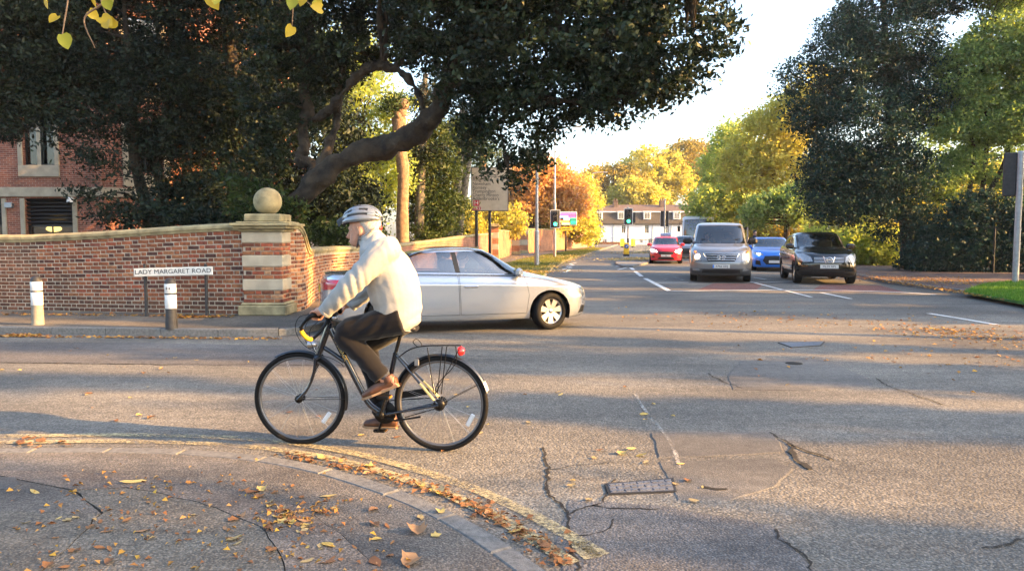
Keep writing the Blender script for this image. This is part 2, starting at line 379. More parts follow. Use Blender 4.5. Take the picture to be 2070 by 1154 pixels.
def ribbon(mb, pts, w, z):
    P = [Vector((p[0], p[1], 0)) for p in pts]; L = []; Rr = []
    for i, p in enumerate(P):
        d = P[min(i+1, len(P)-1)] - P[max(i-1, 0)]; d.normalize(); nn = Vector((-d.y, d.x, 0))
        ww = w[i] if hasattr(w, '__len__') else w
        L.append((p.x + nn.x*ww/2, p.y + nn.y*ww/2, z)); Rr.append((p.x - nn.x*ww/2, p.y - nn.y*ww/2, z))
    mb.grid([Rr, L], False); return mb
def offset_line(pts, off):
    P = [Vector((p[0], p[1], 0)) for p in pts]; out = []
    for i, p in enumerate(P):
        d = P[min(i+1, len(P)-1)] - P[max(i-1, 0)]; d.normalize(); out.append(p + Vector((-d.y, d.x, 0)) * off)
    return out
def inset(poly, k):
    n = len(poly); P = [Vector((p[0], p[1])) for p in poly]
    ar = sum(P[i].x*P[(i+1) % n].y - P[(i+1) % n].x*P[i].y for i in range(n)); sg = 1 if ar > 0 else -1; out = []
    for i in range(n):
        a = (P[i] - P[i-1]).normalized(); b = (P[(i+1) % n] - P[i]).normalized()
        na, nb = Vector((-a.y, a.x)) * sg, Vector((-b.y, b.x)) * sg
        q = na + nb; q = q / max(.35, q.length_squared / 2) if q.length > 1e-5 else na
        out.append((P[i].x + q.x*k, P[i].y + q.y*k))
    return out
def rough_line(pts, step=.05, amp=.012, seed=0):
    P = [Vector((p[0], p[1], 0)) for p in pts]; out = []
    for a, b in zip(P[:-1], P[1:]):
        n = max(1, int((b - a).length / step)); d = (b - a).normalized(); nn = Vector((-d.y, d.x, 0))
        for i in range(n):
            p = a + (b - a) * (i / n); q = noise.noise(Vector((p.x*5, p.y*5, seed))) + .5*noise.noise(Vector((p.x*17, p.y*17, seed)))
            out.append(p + nn * (q * amp * 2))
    return out + [P[-1]]

# --- near corner pavement with its kerb stones
PZ = .05
near_px = [(-420, 915), (-200, 908), (0, 905), (200, 903), (380, 907), (520, 918), (640, 938), (740, 965), (850, 1003), (950, 1050), (1040, 1105), (1110, 1154), (1190, 1225), (1260, 1320)]
near_edge = spline([G(x, y, PZ) for x, y in near_px], 90)
nk = len(near_edge)
inner = offset_line(near_edge, -.135)                 # towards the camera side
pave_poly = [(p.x, p.y) for p in inner] + [(.9, -1.5), (-6.5, -1.5)]
g = MB(); g.prism(pave_poly, -.05, PZ - .012)
pave = tag(g.build('pavement', M['soot']), kind='structure'); pave.data.materials[0] = M['earth']
# kerb stones
acc = [0.0]
for a, b in zip(near_edge[:-1], near_edge[1:]): acc.append(acc[-1] + (b - a).length)
s = 0.0; tot = acc[-1]; rk = random.Random(3)
def at_len(line, s):
    for i in range(len(acc) - 1):
        if acc[i+1] >= s:
            t = (s - acc[i]) / max(1e-6, acc[i+1] - acc[i]); return line[i].lerp(line[i+1], t)
    return line[-1].copy()
out_l = near_edge
while s < tot - .1:
    L = rk.uniform(.48, .66); e = min(tot, s + L) - .002
    m_ = (s + e) / 2; z = PZ + rk.uniform(-.001, .002)
    pts_o = [at_len(out_l, q) for q in (s, m_, e)]; pts_i = [at_len(inner, q) for q in (s, m_, e)]
    k = MB(); poly = [(p.x, p.y) for p in pts_o] + [(p.x, p.y) for p in pts_i[::-1]]
    low = inset(poly, .004); top = inset(poly, .013); n_ = len(poly)
    if sum(low[i][0]*low[(i+1) % n_][1] - low[(i+1) % n_][0]*low[i][1] for i in range(n_)) < 0: low = low[::-1]; top = top[::-1]
    vs = [(p[0], p[1], -.05) for p in low] + [(p[0], p[1], z - .010) for p in low] + [(p[0], p[1], z + rk.uniform(-.001, .001)) for p in top]
    fs = [tuple(range(2*n_, 3*n_))] + [(r*n_ + i, r*n_ + (i+1) % n_, (r+1)*n_ + (i+1) % n_, (r+1)*n_ + i) for r in (0, 1) for i in range(n_)]
    k.add(vs, fs, False); k.build('kerb_stone', M['kerb'], pave); s += L
# surface patches of the footway, with open joints between them
def PP(l): return [G(x, y, PZ) for x, y in l]
c1 = [(-420, 955), (0, 952), (130, 953), (300, 962), (420, 984), (520, 1003), (600, 1022), (650, 1052), (720, 1105), (775, 1154), (860, 1260), (930, 1400)]
c2 = [(150, 992), (258, 985), (330, 1000), (400, 1016), (490, 1046), (540, 1075), (560, 1110), (570, 1154), (590, 1260), (610, 1400)]
c3 = [(-420, 1030), (0, 1033), (100, 1035), (205, 1037)]
c4 = [(150, 992), (205, 1037), (150, 1095), (90, 1154), (0, 1260), (-100, 1400)]
patches = [
    ([(p.x, p.y) for p in inner] + [(p.x, p.y) for p in rough_line(PP(c1), .08, .01, 1)[::-1]], 'path_grey'),
    (rough_line(PP(c1), .08, .01, 1) + rough_line(PP(c2), .08, .012, 2)[::-1] + PP([(0, 962), (-420, 968)]), 'path_pink'),
    (rough_line(PP(c2), .08, .012, 2) + rough_line(PP(c4), .08, .012, 4)[::-1], 'path'),
    (PP([(-420, 968), (0, 962), (150, 992), (205, 1037)]) + PP(c3)[::-1][1:], 'path_grey'),
    (PP(c3) + rough_line(PP(c4[1:]), .08, .012, 4)[1:] + PP([(-420, 1400)]), 'path')]
for i, (poly, mt) in enumerate(patches):
    q = inset([(p[0], p[1]) for p in poly], .0032)
    g = MB(); g.prism(q, PZ - .02, PZ + (0, .004, .002, .001, .003)[i]); g.build('surface_patch', M[mt], pave)
M['cover_grey'] = mat('cast_iron', (.16, .17, .195), .5, .5, var=.25, scale=30, bump=.3, bscale=80)
g = MB(); a = G(0, 963, PZ)
g.prism([(p.x, p.y) for p in PP([(-90, 962), (30, 966), (42, 980), (20, 990), (-90, 990)])], PZ - .02, PZ + .006)
g.build('slab_patch', M['patch'], pave)

# --- block across the side road (left): footway, verge and garden
LZ = .11
left_px = [(-900, 668), (-300, 670), (0, 674), (200, 677), (400, 680), (540, 680), (610, 675), (674, 659), (760, 637), (880, 608), (1000, 584), (1062, 573), (1098, 563), (1110, 553), (1121, 542), (1149, 527), (1186, 516), (1222, 504)]
left_edge = spline([G(x, y) for x, y in left_px], 140) + [Vector((16, 112, 0))]
lin = offset_line(left_edge, .14)
g = MB(); g.prism([(p.x, p.y) for p in lin] + [(8, 118), (-70, 118), (-70, 11.9)], -.05, LZ)
lblock = tag(g.build('footway', M['path']), kind='structure')
def kerb_run(edge, inn, parent, z, L=.92, lo=0, hi=None, seed=5):
    rr = random.Random(seed); ac = [0.0]
    for a, b in zip(edge[:-1], edge[1:]): ac.append(ac[-1] + (b - a).length)
    def at(line, s):
        i = int(np.clip(np.searchsorted(ac, s) - 1, 0, len(ac) - 2)); t = (s - ac[i]) / max(1e-6, ac[i+1] - ac[i]); return line[i].lerp(line[i+1], t)
    s = lo; hi = hi or ac[-1]
    while s < hi:
        e = min(s + L, hi) - .01; zz = z + rr.uniform(-.006, .006); mm = (s + e) / 2
        o3 = [at(edge, q) for q in (s, mm, e)]; i3 = [at(inn, q) for q in (s, mm, e)]
        k = MB(); poly = [(p.x, p.y) for p in o3] + [(p.x, p.y) for p in i3[::-1]]
        n_ = 6; low = poly; top = inset(poly, .012)
        if sum(low[i][0]*low[(i+1) % n_][1] - low[(i+1) % n_][0]*low[i][1] for i in range(n_)) < 0: low = low[::-1]; top = top[::-1]
        k.add([(p[0], p[1], -.05) for p in low] + [(p[0], p[1], zz - .012) for p in low] + [(p[0], p[1], zz) for p in top],
              [tuple(range(12, 18))] + [(r*6 + i, r*6 + (i+1) % 6, (r+1)*6 + (i+1) % 6, (r+1)*6 + i) for r in (0, 1) for i in range(6)], False)
        k.build('kerb_stone', M['kerb'], parent); s += L
    if hi < ac[-1] - .1:
        k = MB(); pts = [q for q in np.linspace(hi, ac[-1], 40)]
        k.grid([[at(edge, q) for q in pts], [at(edge, q) + Vector((0, 0, z)) for q in pts], [at(inn, q) + Vector((0, 0, z)) for q in pts]], False)
        k.build('kerb_line', M['kerb'], parent)
kerb_run(left_edge, lin, lblock, LZ + .004, lo=2.0, hi=46)
# --- verge beside the main road
M['turf'] = mat('verge_turf', (.10, .115, .03), .95, var=.45, scale=2.2, bump=.7, bscale=40, world=True)
vin = [G(x, y, LZ) for x, y in [(1075, 571), (1092, 563), (1103, 553), (1114, 542), (1142, 527), (1180, 515), (1218, 502.5)]]
vout = [G(x, y, LZ) for x, y in [(955, 563), (985, 549), (1010, 537), (1050, 526), (1100, 516), (1150, 508.5), (1195, 501.5)]]
g = MB(); g.prism([(p.x, p.y) for p in vin] + [(p.x, p.y) for p in vout[::-1]], LZ - .02, LZ + .03)
verge = tag(g.build('verge', M['turf']), kind='structure')

# --- right-hand footway and verge
RZ = .11
right_px = [(2300, 668), (2160, 636), (2070, 617), (1950, 595), (1873, 585), (1800, 574), (1735, 561), (1690, 549), (1640, 538), (1600, 528), (1560, 518), (1520, 509)]
right_edge = spline([Vector((12.2, -6, 0)), Vector((11.6, 4, 0))] + [G(x, y) for x, y in right_px], 110)
rin = offset_line(right_edge, -.14)
g = MB(); g.prism([(p.x, p.y) for p in rin] + [(60, 70), (60, -14), (12.5, -14)], -.05, RZ)
M['path_red'] = asphalt_mat('footway_red', .085, .12, (1.3, .93, .82), .6, 110, .8)
rblock = tag(g.build('footway_right', M['path_red']), kind='structure')
kerb_run(right_edge, rin, rblock, RZ + .004, lo=8, hi=42, seed=9)
rv = [G(x, y, RZ) for x, y in [(1948, 592), (1990, 599), (2070, 614), (2200, 640), (2400, 640), (2300, 590), (2120, 572), (2040, 572), (1985, 578)]]
g = MB(); g.prism([(p.x, p.y) for p in rv], RZ - .02, RZ + .03)
M['turf_lush'] = mat('lush_turf', (.05, .14, .02), .95, var=.35, scale=3, bump=.7, bscale=40, world=True)
tag(g.build('verge_right', M['turf_lush']), kind='structure')
def grass(name, poly, z, n, h, label, cols, seed=1, patch=.0):
    rg = np.random.default_rng(seed); P = np.array([(p[0], p[1]) for p in poly]); lo, hi = P.min(0), P.max(0); pts = []
    while sum(len(q) for q in pts) < n:
        c = rg.uniform(lo, hi, (n*2, 2)); ins = np.zeros(len(c), bool); j = len(P) - 1
        for i in range(len(P)):
            xi, yi = P[i]; xj, yj = P[j]
            cond = ((yi > c[:, 1]) != (yj > c[:, 1])) & (c[:, 0] < (xj - xi) * (c[:, 1] - yi) / (yj - yi + 1e-9) + xi); ins ^= cond; j = i
        pts.append(c[ins])
    c = np.concatenate(pts)[:n]; n = len(c); a = rg.uniform(0, 6.28, n); hh = h * rg.uniform(.4, 1.2, n); w = h * .09
    dx, dy = np.cos(a), np.sin(a); ln = rg.normal(0, .35, (n, 2)) * hh[:, None]
    base = np.c_[c, np.full(n, z)]
    v = np.stack([base + np.c_[dx*w, dy*w, np.zeros(n)], base - np.c_[dx*w, dy*w, np.zeros(n)], base + np.c_[ln, hh]], 1).reshape(-1, 3)
    f = np.arange(n*3).reshape(n, 3)
    o = D.objects.new(name, np_mesh(name, v, f, leaf_mat(name + '_blades', cols, .3), rg.random(n))); link(o); return tag(o, label, 'grass', kind='stuff')
grass('grass', rv, RZ + .02, 26000, .10, 'lush green grass verge round the traffic signal pole', [(.05, .15, .015), (.10, .24, .03), (.16, .28, .05)], 2)
grass('verge_grass', vin + vout[::-1], LZ + .02, 26000, .10, 'patchy grass verge strewn with leaves beside the long wall', [(.07, .10, .02), (.13, .17, .03), (.25, .20, .05)], 3)

# --- repairs, cracks, covers and painted lines on the road
def px_patch(name, pts, mt, z, rough=True):
    q = [G(x, y) for x, y in pts]
    if rough: q = rough_line(q + [q[0]], .06, .008, len(pts))[:-1]
    g = MB(); n_ = len(q); q2 = inset([(p[0], p[1]) for p in q], .012)
    vs = [(p[0], p[1], .0005) for p in q] + [(p[0], p[1], z) for p in q2]
    ar = sum(q[i][0]*q[(i+1) % n_][1] - q[(i+1) % n_][0]*q[i][1] for i in range(n_))
    top = tuple(range(n_, 2*n_)); g.add(vs, [top if ar > 0 else top[::-1]] + [(i, (i+1) % n_, n_ + (i+1) % n_, n_ + i) for i in range(n_)], False)
    return g.build(name, M[mt], road)
px_patch('repair_patch', [(1315, 876), (1450, 873), (1562, 872), (1588, 915), (1450, 923), (1330, 926)], 'patch', .007)
px_patch('repair_patch', [(1330, 934), (1560, 925), (1605, 948), (1570, 985), (1480, 1010), (1370, 1012), (1350, 970)], 'patch', .005)
px_patch('repair_patch', [(1500, 728), (1660, 722), (1745, 760), (1770, 780), (1640, 790), (1480, 788), (1470, 760)], 'patch', .005)
px_patch('repair_patch', [(-300, 735), (0, 732), (520, 741), (700, 742), (640, 700), (300, 693), (-300, 690)], 'patch_dark', .004)
px_patch('repair_patch', [(1150, 1010), (1330, 1020), (1560, 1060), (1650, 1154), (1600, 1230), (1150, 1230), (1120, 1100)], 'patch_dark', .004)
px_patch('red_surfacing', [(1440, 573), (1545, 573), (1530, 585), (1410, 586)], 'red_surface', .004, False)
px_patch('red_surfacing', [(1660, 575), (1780, 577), (1830, 591), (1640, 588)], 'red_surface', .004, False)
crk = [([(1100, 905), (1105, 950), (1110, 1000), (1150, 1040), (1155, 1090), (1165, 1154)], .022), ([(1150, 1040), (1200, 1020), (1225, 1000), (1245, 970)], .016),
       ([(1200, 1020), (1260, 1032), (1330, 1030)], .02), ([(1560, 875), (1600, 900), (1640, 915), (1685, 930)], .03), ([(1600, 900), (1610, 930), (1640, 950)], .05),
       ([(1770, 765), (1790, 780), (1850, 800), (1905, 818)], .02), ([(1430, 755), (1460, 770), (1500, 785)], .02), ([(-200, 730), (0, 733), (300, 737), (560, 738), (720, 740)], .035),
       ([(1560, 1070), (1610, 1110), (1640, 1154)], .02), ([(1990, 1110), (2070, 1090)], .02), ([(1420, 985), (1450, 988), (1470, 990)], .05),
       ([(1105, 950), (1180, 940), (1240, 935)], .010), ([(1155, 1090), (1210, 1075), (1240, 1050)], .012), ([(620, 700), (800, 716), (1000, 722), (1120, 718)], .012)]
M['crack'] = mat('open_crack', (.012, .011, .010), .95, var=.3, scale=40)
for i, (l, w) in enumerate(crk):
    q = rough_line([G(x, y) for x, y in l], .03, .02, i + 10); rr = random.Random(i)
    g = MB(); ribbon(g, q, [w * rr.uniform(.25, 1.1) for _ in q], .009 if i in (3, 4, 10) else .0065); g.build('crack', M['crack'], road)
def px_line(name, pts, w, mt='white_line', z=.0085):
    g = MB(); q = [G(x, y) for x, y in pts]; ribbon(g, spline(q, 4*len(q)) if len(q) > 2 else q, w, z); return g.build(name, M[mt], road)
ye = spline([G(x, y) for x, y in near_px[:-2]], 90)
for off in (.13, .31):
    q = offset_line(ye, off); g = MB(); ribbon(g, q, .095, .0085); g.build('yellow_line', M['yellow_line'], road)
px_line('yellow_dash', [(1172, 1098), (1180, 1112), (1200, 1130)], .1, 'yellow_line')
for pts, w, mt in [
    ([(1354, 589), (1304, 563)], .16, 'white_line'), ([(1297, 559), (1284, 549)], .16, 'white_line'), ([(1281, 546), (1271, 538)], .16, 'white_line'), ([(1268, 535), (1258, 529)], .14, 'white_line'),
    ([(1350, 588.5), (1540, 587), (1655, 587), (1790, 590), (1892, 596)], .16, 'white_line'), ([(1322, 572), (1392, 571)], .13, 'white_line'),
    ([(1518, 571.5), (1606, 569)], .13, 'white_line'), ([(1518, 570), (1585, 587), (1640, 601)], .10, 'white_line'),
    ([(1660, 592), (1720, 604.5)], .12, 'white_line'), ([(1878, 634), (1945, 645), (2015, 657)], .13, 'white_line'), ([(1990, 650), (2200, 652)], .10, 'faint_line'), ([(2000, 666), (2200, 672)], .10, 'faint_line'),
    ([(1522, 561), (1548, 565)], .12, 'white_line'), ([(1283, 795), (1300, 825), (1330, 862), (1352, 890), (1368, 925), (1372, 950)], .03, 'faint_line'),
    ([(1338, 541), (1362, 542)], .35, 'faint_line'), ([(1345, 553), (1370, 563), (1385, 568)], .14, 'faint_line'), ([(1330, 556), (1350, 565)], .14, 'faint_line'),
    ([(1600, 566), (1640, 574), (1690, 584)], .09, 'faint_line')]:
    px_line('lane_line', pts, w, mt)
for pts in ([(1148, 551.5), (1140, 551), (1152, 546), (1137, 545), (1156, 541), (1145, 539.5), (1160, 536), (1151, 534), (1165, 531)], [(1274, 546), (1249, 545.5), (1268, 541), (1246, 538), (1262, 534.5), (1244, 531.5), (1256, 528)]):
    for a, b in zip(pts[:-1], pts[1:]): px_line('zigzag_line', [a, b], .11)
# covers
M['dark_iron'] = mat('dark_iron', (.03, .03, .032), .6, .4)
def cover(pts, label, ridges=True):
    q = [G(x, y) for x, y in pts]; c = sum(q, Vector()) / 4; t = thing('drain_cover', label, 'drain cover', (c.x, c.y, 0)); q = [p - c for p in q]
    f = MB(); f.prism([(p.x, p.y) for p in q], -.02, .0095); f.build('frame', M['dark_iron'], t)
    l = MB(); qq = inset([(p.x, p.y) for p in q], .018); l.prism(qq, .0, .0105); l.build('lid', M['cover_grey'], t)
    if ridges:
        a, b, c2, d = [Vector((p[0], p[1], 0)) for p in qq]; r_ = MB()
        for i in range(9):
            for j in range(3):
                u, v = (i + .5) / 9, (j + .5) / 3; p = a.lerp(b, u).lerp(d.lerp(c2, u), v); w_ = (b - a) / 9 * .36; h_ = (d - a) / 3 * .3
                sk = .3 if (i + j) % 2 else -.3
                r_.prism([tuple((p - w_ - h_ + w_*sk)[:2]), tuple((p + w_ - h_ + w_*sk)[:2]), tuple((p + w_ + h_ - w_*sk)[:2]), tuple((p - w_ + h_ - w_*sk)[:2])], .010, .0145)
        r_.build('raised_tread', M['cover_grey'], t)['kind'] = 'stuff'
cover([(1222, 979), (1361, 968), (1368, 995), (1230, 1001)], 'rectangular iron drain cover with raised tread near the kerb corner')
cover([(1572, 693), (1668, 691), (1660, 699), (1600, 703)], 'small blue-grey metal cover in the road before the stop line', False)
g = MB(); c = G(1605, 735); g.lathe([(0.0, .012), (.09, .012), (.10, .009), (.10, 0)], (c.x, c.y, 0), 20)
tag(g.build('stopcock_cover', M['crack']), 'small round dark stopcock cover in the pale road patch', 'drain cover')
# ------------------------------------------------------------------ boundary wall, corner pier with ball, swept wall, long wall
M['brick'] = brick_piece_mat('wall_brick', [(.26, .095, .05), (.31, .12, .06), (.16, .065, .042), (.09, .045, .036), (.28, .105, .052), (.33, .15, .075), (.12, .052, .04), (.20, .078, .045)])
M['brick_tan'] = brick_piece_mat('wall_brick_tan', [(.38, .17, .08), (.42, .23, .12), (.30, .13, .07), (.36, .15, .07), (.45, .27, .15), (.25, .12, .075)])
M['brick_dark'] = brick_piece_mat('wall_brick_sooty', [(.13, .065, .045), (.16, .08, .05), (.10, .055, .04), (.19, .09, .055)])
M['brick_red'] = brick_piece_mat('pier_brick', [(.36, .10, .055), (.30, .09, .05), (.22, .075, .05), (.40, .14, .07)])
def brick_mesh(name, L, Hh, mt, dep=.05, b=.006):
    """front face looks along -y; chamfered front edge"""
    x, z = L/2, Hh/2; k = MB()
    vs = [(-x, dep, -z), (x, dep, -z), (x, dep, z), (-x, dep, z), (-x, b, -z), (x, b, -z), (x, b, z), (-x, b, z), (-x+b, 0, -z+b), (x-b, 0, -z+b), (x-b, 0, z-b), (-x+b, 0, z-b)]
    fs = [(8, 9, 10, 11)] + [(4+i, 4+(i+1) % 4, 8+(i+1) % 4, 8+i) for i in range(4)] + [(i, (i+1) % 4, 4+(i+1) % 4, 4+i) for i in range(4)]
    k.add(vs, fs, False); return k.mesh(name, mt)
def lay_bricks(parent, path, zfun, ncourse, mts, seed, base=.0, maxparts=300, darkfun=None, zmax=None, name='brick', score=None):
    """path: plan points; the face shown is on the right-hand side of the walking direction. zfun(s) = height of the brickwork at length s"""
    rr = random.Random(seed); P = [Vector((p[0], p[1], 0)) for p in path]; ac = [0.0]
    for a, b in zip(P[:-1], P[1:]): ac.append(ac[-1] + (b - a).length)
    def at(s):
        i = int(np.clip(np.searchsorted(ac, s) - 1, 0, len(ac) - 2)); t = (s - ac[i]) / (ac[i+1] - ac[i]); return P[i].lerp(P[i+1], t), (P[i+1] - P[i]).normalized()
    meshes = {}
    def me(L, mt):
        if (L, mt) not in meshes: meshes[(L, mt)] = brick_mesh('brick', L - .004, .060, M[mt])
        return meshes[(L, mt)]
    items = []
    for c in range(ncourse):
        s = -.2822 if c % 2 else 0.0; k = c
        while s < ac[-1]:
            L = .215 if k % 2 == 0 else .1025; k += 1; mid = s + L/2
            if 0 < mid - L*.45 and mid + L*.45 < ac[-1]:
                ch = zfun(mid) / ncourse if zmax is None else .075; z = base + (c + .5) * ch
                if zmax is None or z + .04 < zmax(mid):
                    p, d = at(mid); mt = rr.choice(mts)
                    if darkfun and darkfun(mid, z): mt = 'brick_dark'
                    items.append((p, d, z, L, mt, ch / .075))
            s += L + .0105
    order = sorted(range(len(items)), key=lambda i: (items[i][0] - Vector((0, 0, 0))).length + (0 if items[i][3] > .2 else .8))
    rest = MB(); rest_r = []
    for rank, i in enumerate(order):
        p, d, z, L, mt, zs = items[i]; nrm = Vector((d.y, -d.x, 0)); ang = math.atan2(d.y, d.x); jut = rr.uniform(-.002, .004)
        q = p + nrm * jut
        if rank < maxparts:
            o = D.objects.new(name, me(L, mt)); link(o, parent); o.location = (q.x, q.y, z); o.rotation_euler = (rr.gauss(0, .004), rr.gauss(0, .006), ang); o.scale = (1, 1, zs)
        else:
            src = me(L, mt); b0 = len(rest.v); mtx = Matrix.Translation((q.x, q.y, z)) @ Matrix.Rotation(ang, 4, 'Z') @ Matrix.Diagonal((1, 1, zs, 1))
            rest.v += [tuple(mtx @ v.co) for v in src.vertices]; r_ = rr.random()
            for f in src.polygons: rest.f.append(tuple(b0 + i2 for i2 in f.vertices)); rest.m.append(['brick', 'brick_tan', 'brick_dark', 'brick_red'].index(mt)); rest.sm.append(False); rest_r.append(r_)
    if rest.f:
        o = rest.build('brickwork', [M['brick'], M['brick_tan'], M['brick_dark'], M['brick_red']], parent); o['kind'] = 'stuff'
        o.data.attributes.new('rnd', 'FLOAT', 'FACE').data.foreach_set('value', rest_r)
def wall_core(parent, path, hfun, thick, base=0.0, rec=.006, n=40, name='mortar_core', mt='mortar', back=True):
    P = [Vector((p[0], p[1], 0)) for p in path]; ac = [0.0]
    for a, b in zip(P[:-1], P[1:]): ac.append(ac[-1] + (b - a).length)
    rows = []
    for i, p in enumerate(P):
        d = (P[min(i+1, len(P)-1)] - P[max(i-1, 0)]).normalized(); nrm = Vector((d.y, -d.x, 0)); h = hfun(ac[i])
        a = p - nrm * rec; b = p - nrm * thick
        rows.append([(a.x, a.y, base), (a.x, a.y, h), (b.x, b.y, h), (b.x, b.y, base)])
    k = MB(); k.grid(rows, False); k.add([rows[0][i] for i in range(4)], [(0, 1, 2, 3)]); k.add([rows[-1][i] for i in range(4)], [(3, 2, 1, 0)])
    return k.build(name, M[mt], parent)
def coping(parent, path, hfun, thick, over=.05, hgt=.13, L=.62, seed=1, mt='stone'):
    P = [Vector((p[0], p[1], 0)) for p in path]; ac = [0.0]; rr = random.Random(seed)
    for a, b in zip(P[:-1], P[1:]): ac.append(ac[-1] + (b - a).length)
    def at(s):
        i = int(np.clip(np.searchsorted(ac, s) - 1, 0, len(ac) - 2)); t = (s - ac[i]) / (ac[i+1] - ac[i])
        d = (P[i+1] - P[i]).normalized(); return P[i].lerp(P[i+1], t), d
    s = 0.0
    while s < ac[-1] - .02:
        e = min(s + L * rr.uniform(.85, 1.15), ac[-1]); rows = []
        for q in np.linspace(s + .004, e - .004, 5):
            p, d = at(q); p2, d2 = at(min(ac[-1], q + .02)); d = (d + d2).normalized(); nrm = Vector((d.y, -d.x, 0)); h = hfun(q)
            prof = [(-.0, 0), (over*.4, 0), (over*.55, hgt*.3), (over, hgt*.38), (over, hgt*.72), (over*.5, hgt*.9), (-thick*.5, hgt*1.12), (-thick - over*.5, hgt*.9), (-thick - over, hgt*.7), (-thick - over, hgt*.35), (-thick, 0)]
            rows.append([(p.x + nrm.x*u, p.y + nrm.y*u, h + w) for u, w in prof])
        k = MB(); k.grid(rows, False); n_ = len(rows[0]); k.add(rows[0], [tuple(range(n_))[::-1]]); k.add(rows[-1], [tuple(range(n_))])
        k.build('coping_stone', M[mt], parent); s = e

# near wall along the side road
w0 = G(-330, 622, LZ); w1 = G(0, 626, LZ); w2 = G(240, 631, LZ); w3 = G(500, 636, LZ)
pathA = [tuple(p) for p in spline([w0, w1, w2, w3], 30)]; pathA.append((pathA[-1][0] + .22, pathA[-1][1] - .0, LZ))
lenA = sum((Vector(a) - Vector(b)).length for a, b in zip(pathA[:-1], pathA[1:]))
hA = lambda s: float(pchip([0, lenA*.42, lenA*.62, lenA*.85, lenA], [1.44, 1.44, 1.50, 1.62, 1.68], s)) + LZ
wallA = thing('brick_wall', 'old red brick garden wall with stone coping behind the street name sign', 'wall')
wall_core(wallA, pathA, lambda s: hA(s) - .13, .34, LZ - .05)
lenDark = (Vector(w1) - Vector(w0)).length + .95
lay_bricks(wallA, pathA, lambda s: hA(s) - LZ - .13, 19, ['brick'] * 5 + ['brick_red'], 11, LZ, 300, lambda s, z: s < lenDark or z < LZ + .26 or (noise.noise(Vector((s*.9, z*1.6, 3))) > .32 and z < 1.0))
coping(wallA, pathA, lambda s: hA(s) - .13, .34, seed=4)

# corner pier: brick and stone bands, cap and stone ball
pier = thing('gate_pier', 'corner pier of brick and stone bands topped by a big stone ball', 'pier')
PW, PD = .72, .74; pc = Vector((w3.x + PW/2 - .03, w3.y + PD/2 - .10, LZ))
x0, x1, y0, y1 = pc.x - PW/2, pc.x + PW/2, pc.y - PD/2, pc.y + PD/2
k = MB(); k.box((pc.x, pc.y, LZ + .09), (PW + .16, PD + .16, .18), bev=.02); k.box((pc.x, pc.y, LZ + .20), (PW + .09, PD + .09, .06), bev=.03); k.build('plinth', M['stone'], pier)
k = MB(); k.box((pc.x, pc.y, LZ + .9), (PW - .03, PD - .03, 1.4)); k.build('mortar_core', M['mortar'], pier)
zz = LZ + .225
for kind, hgt in (('b', 3), ('s', .205), ('b', 3), ('s', .205), ('b', 3), ('s', .20)):
    if kind == 's':
        k = MB(); k.box((pc.x, pc.y, zz + hgt/2), (PW + .012, PD + .012, hgt - .008), bev=.008); k.build('stone_band', M['stone_light'] if hgt < .26 else M['stone'], pier); zz += hgt
    else:
        for path in ([(x0, y0), (x1, y0)], [(x1, y0), (x1, y1)], [(x0, y1), (x0, y0)]):
            lay_bricks(pier, path, lambda s: .225, hgt, ['brick_red', 'brick_red', 'brick', 'brick_tan'], int(zz*100), zz, 60)
        zz += .225
k = MB()
for (ex, h0, h1) in ((.05, 0, .05), (.12, .05, .10), (.17, .10, .15), (.08, .15, .18)): k.box((pc.x, pc.y, zz + (h0 + h1)/2), (PW + 2*ex, PD + 2*ex, h1 - h0), bev=.012)
k.build('cap', M['stone'], pier)
k = MB(); k.box((pc.x, pc.y, zz + .25), (PW - .06, PD - .06, .14), bev=.02); k.build('ball_plinth', M['stone'], pier)
k = MB(); k.sphere((pc.x, pc.y, zz + .32 + .235), .255, 32, 20); bo = k.build('ball', M['stone'], pier)
ZP = zz

# swept wall turning the corner, then the long wall down the main road
pathB = [tuple(p) for p in spline([(x1 - .02, y1 - .30), (x1 + .12, y1 + .25), G(640, 606, LZ), (-4.45, 18.6), (-4.15, 20.5), (-3.75, 24.5), (-3.2, 29), (-1.9, 37), (-1.15, 43)], 110)]
acB = [0.0]
for a, b in zip(pathB[:-1], pathB[1:]): acB.append(acB[-1] + (Vector(a) - Vector(b)).length)
hB = lambda s: float(pchip([0, .25, .55, .9, 1.3, 1.8, 9, 15, 22, 30], [1.72, 1.68, 1.52, 1.32, 1.20, 1.16, 1.13, 1.22, 1.42, 1.55], s)) + LZ
ib = next(i for i, q in enumerate(acB) if q > 8.5)
wallB = thing('swept_wall', 'curving tan brick wall sweeping down from the stone ball pier', 'wall')
pB = pathB[:ib+1]; wall_core(wallB, pB, lambda s: hB(s) - .12, .34, LZ - .05)
lay_bricks(wallB, pB, None, 24, ['brick_tan', 'brick_tan', 'brick'], 21, LZ, 300, zmax=lambda s: hB(s) - .10)
coping(wallB, pB, lambda s: hB(s) - .12, .34, L=.4, seed=8, mt='stone')
M['brick_far'] = brick_tex_mat('far_brickwork', (.33, .13, .07), (.22, .085, .055), (.36, .29, .22))
M['brick_far2'] = brick_tex_mat('far_brickwork_orange', (.42, .17, .08), (.30, .115, .06), (.40, .30, .2))
def tex_wall(name, label, path, hfun, mt, s0=0.0, thick=.34):
    t = thing(name, label, 'wall'); o = wall_core(t, path, lambda s: hfun(s + s0) - .1, thick, LZ - .05, 0, name='brick_face', mt=mt)
    P = np.array([(p[0], p[1]) for p in path]); ac = np.r_[0, np.cumsum(np.hypot(*np.diff(P, axis=0).T))]
    def fn(co):
        i = int(np.argmin((P[:, 0] - co.x)**2 + (P[:, 1] - co.y)**2)); return (ac[i], co.z)
    set_uv(o, fn); coping(t, path, lambda s: hfun(s + s0) - .1, thick, hgt=.10, L=1.2); return t
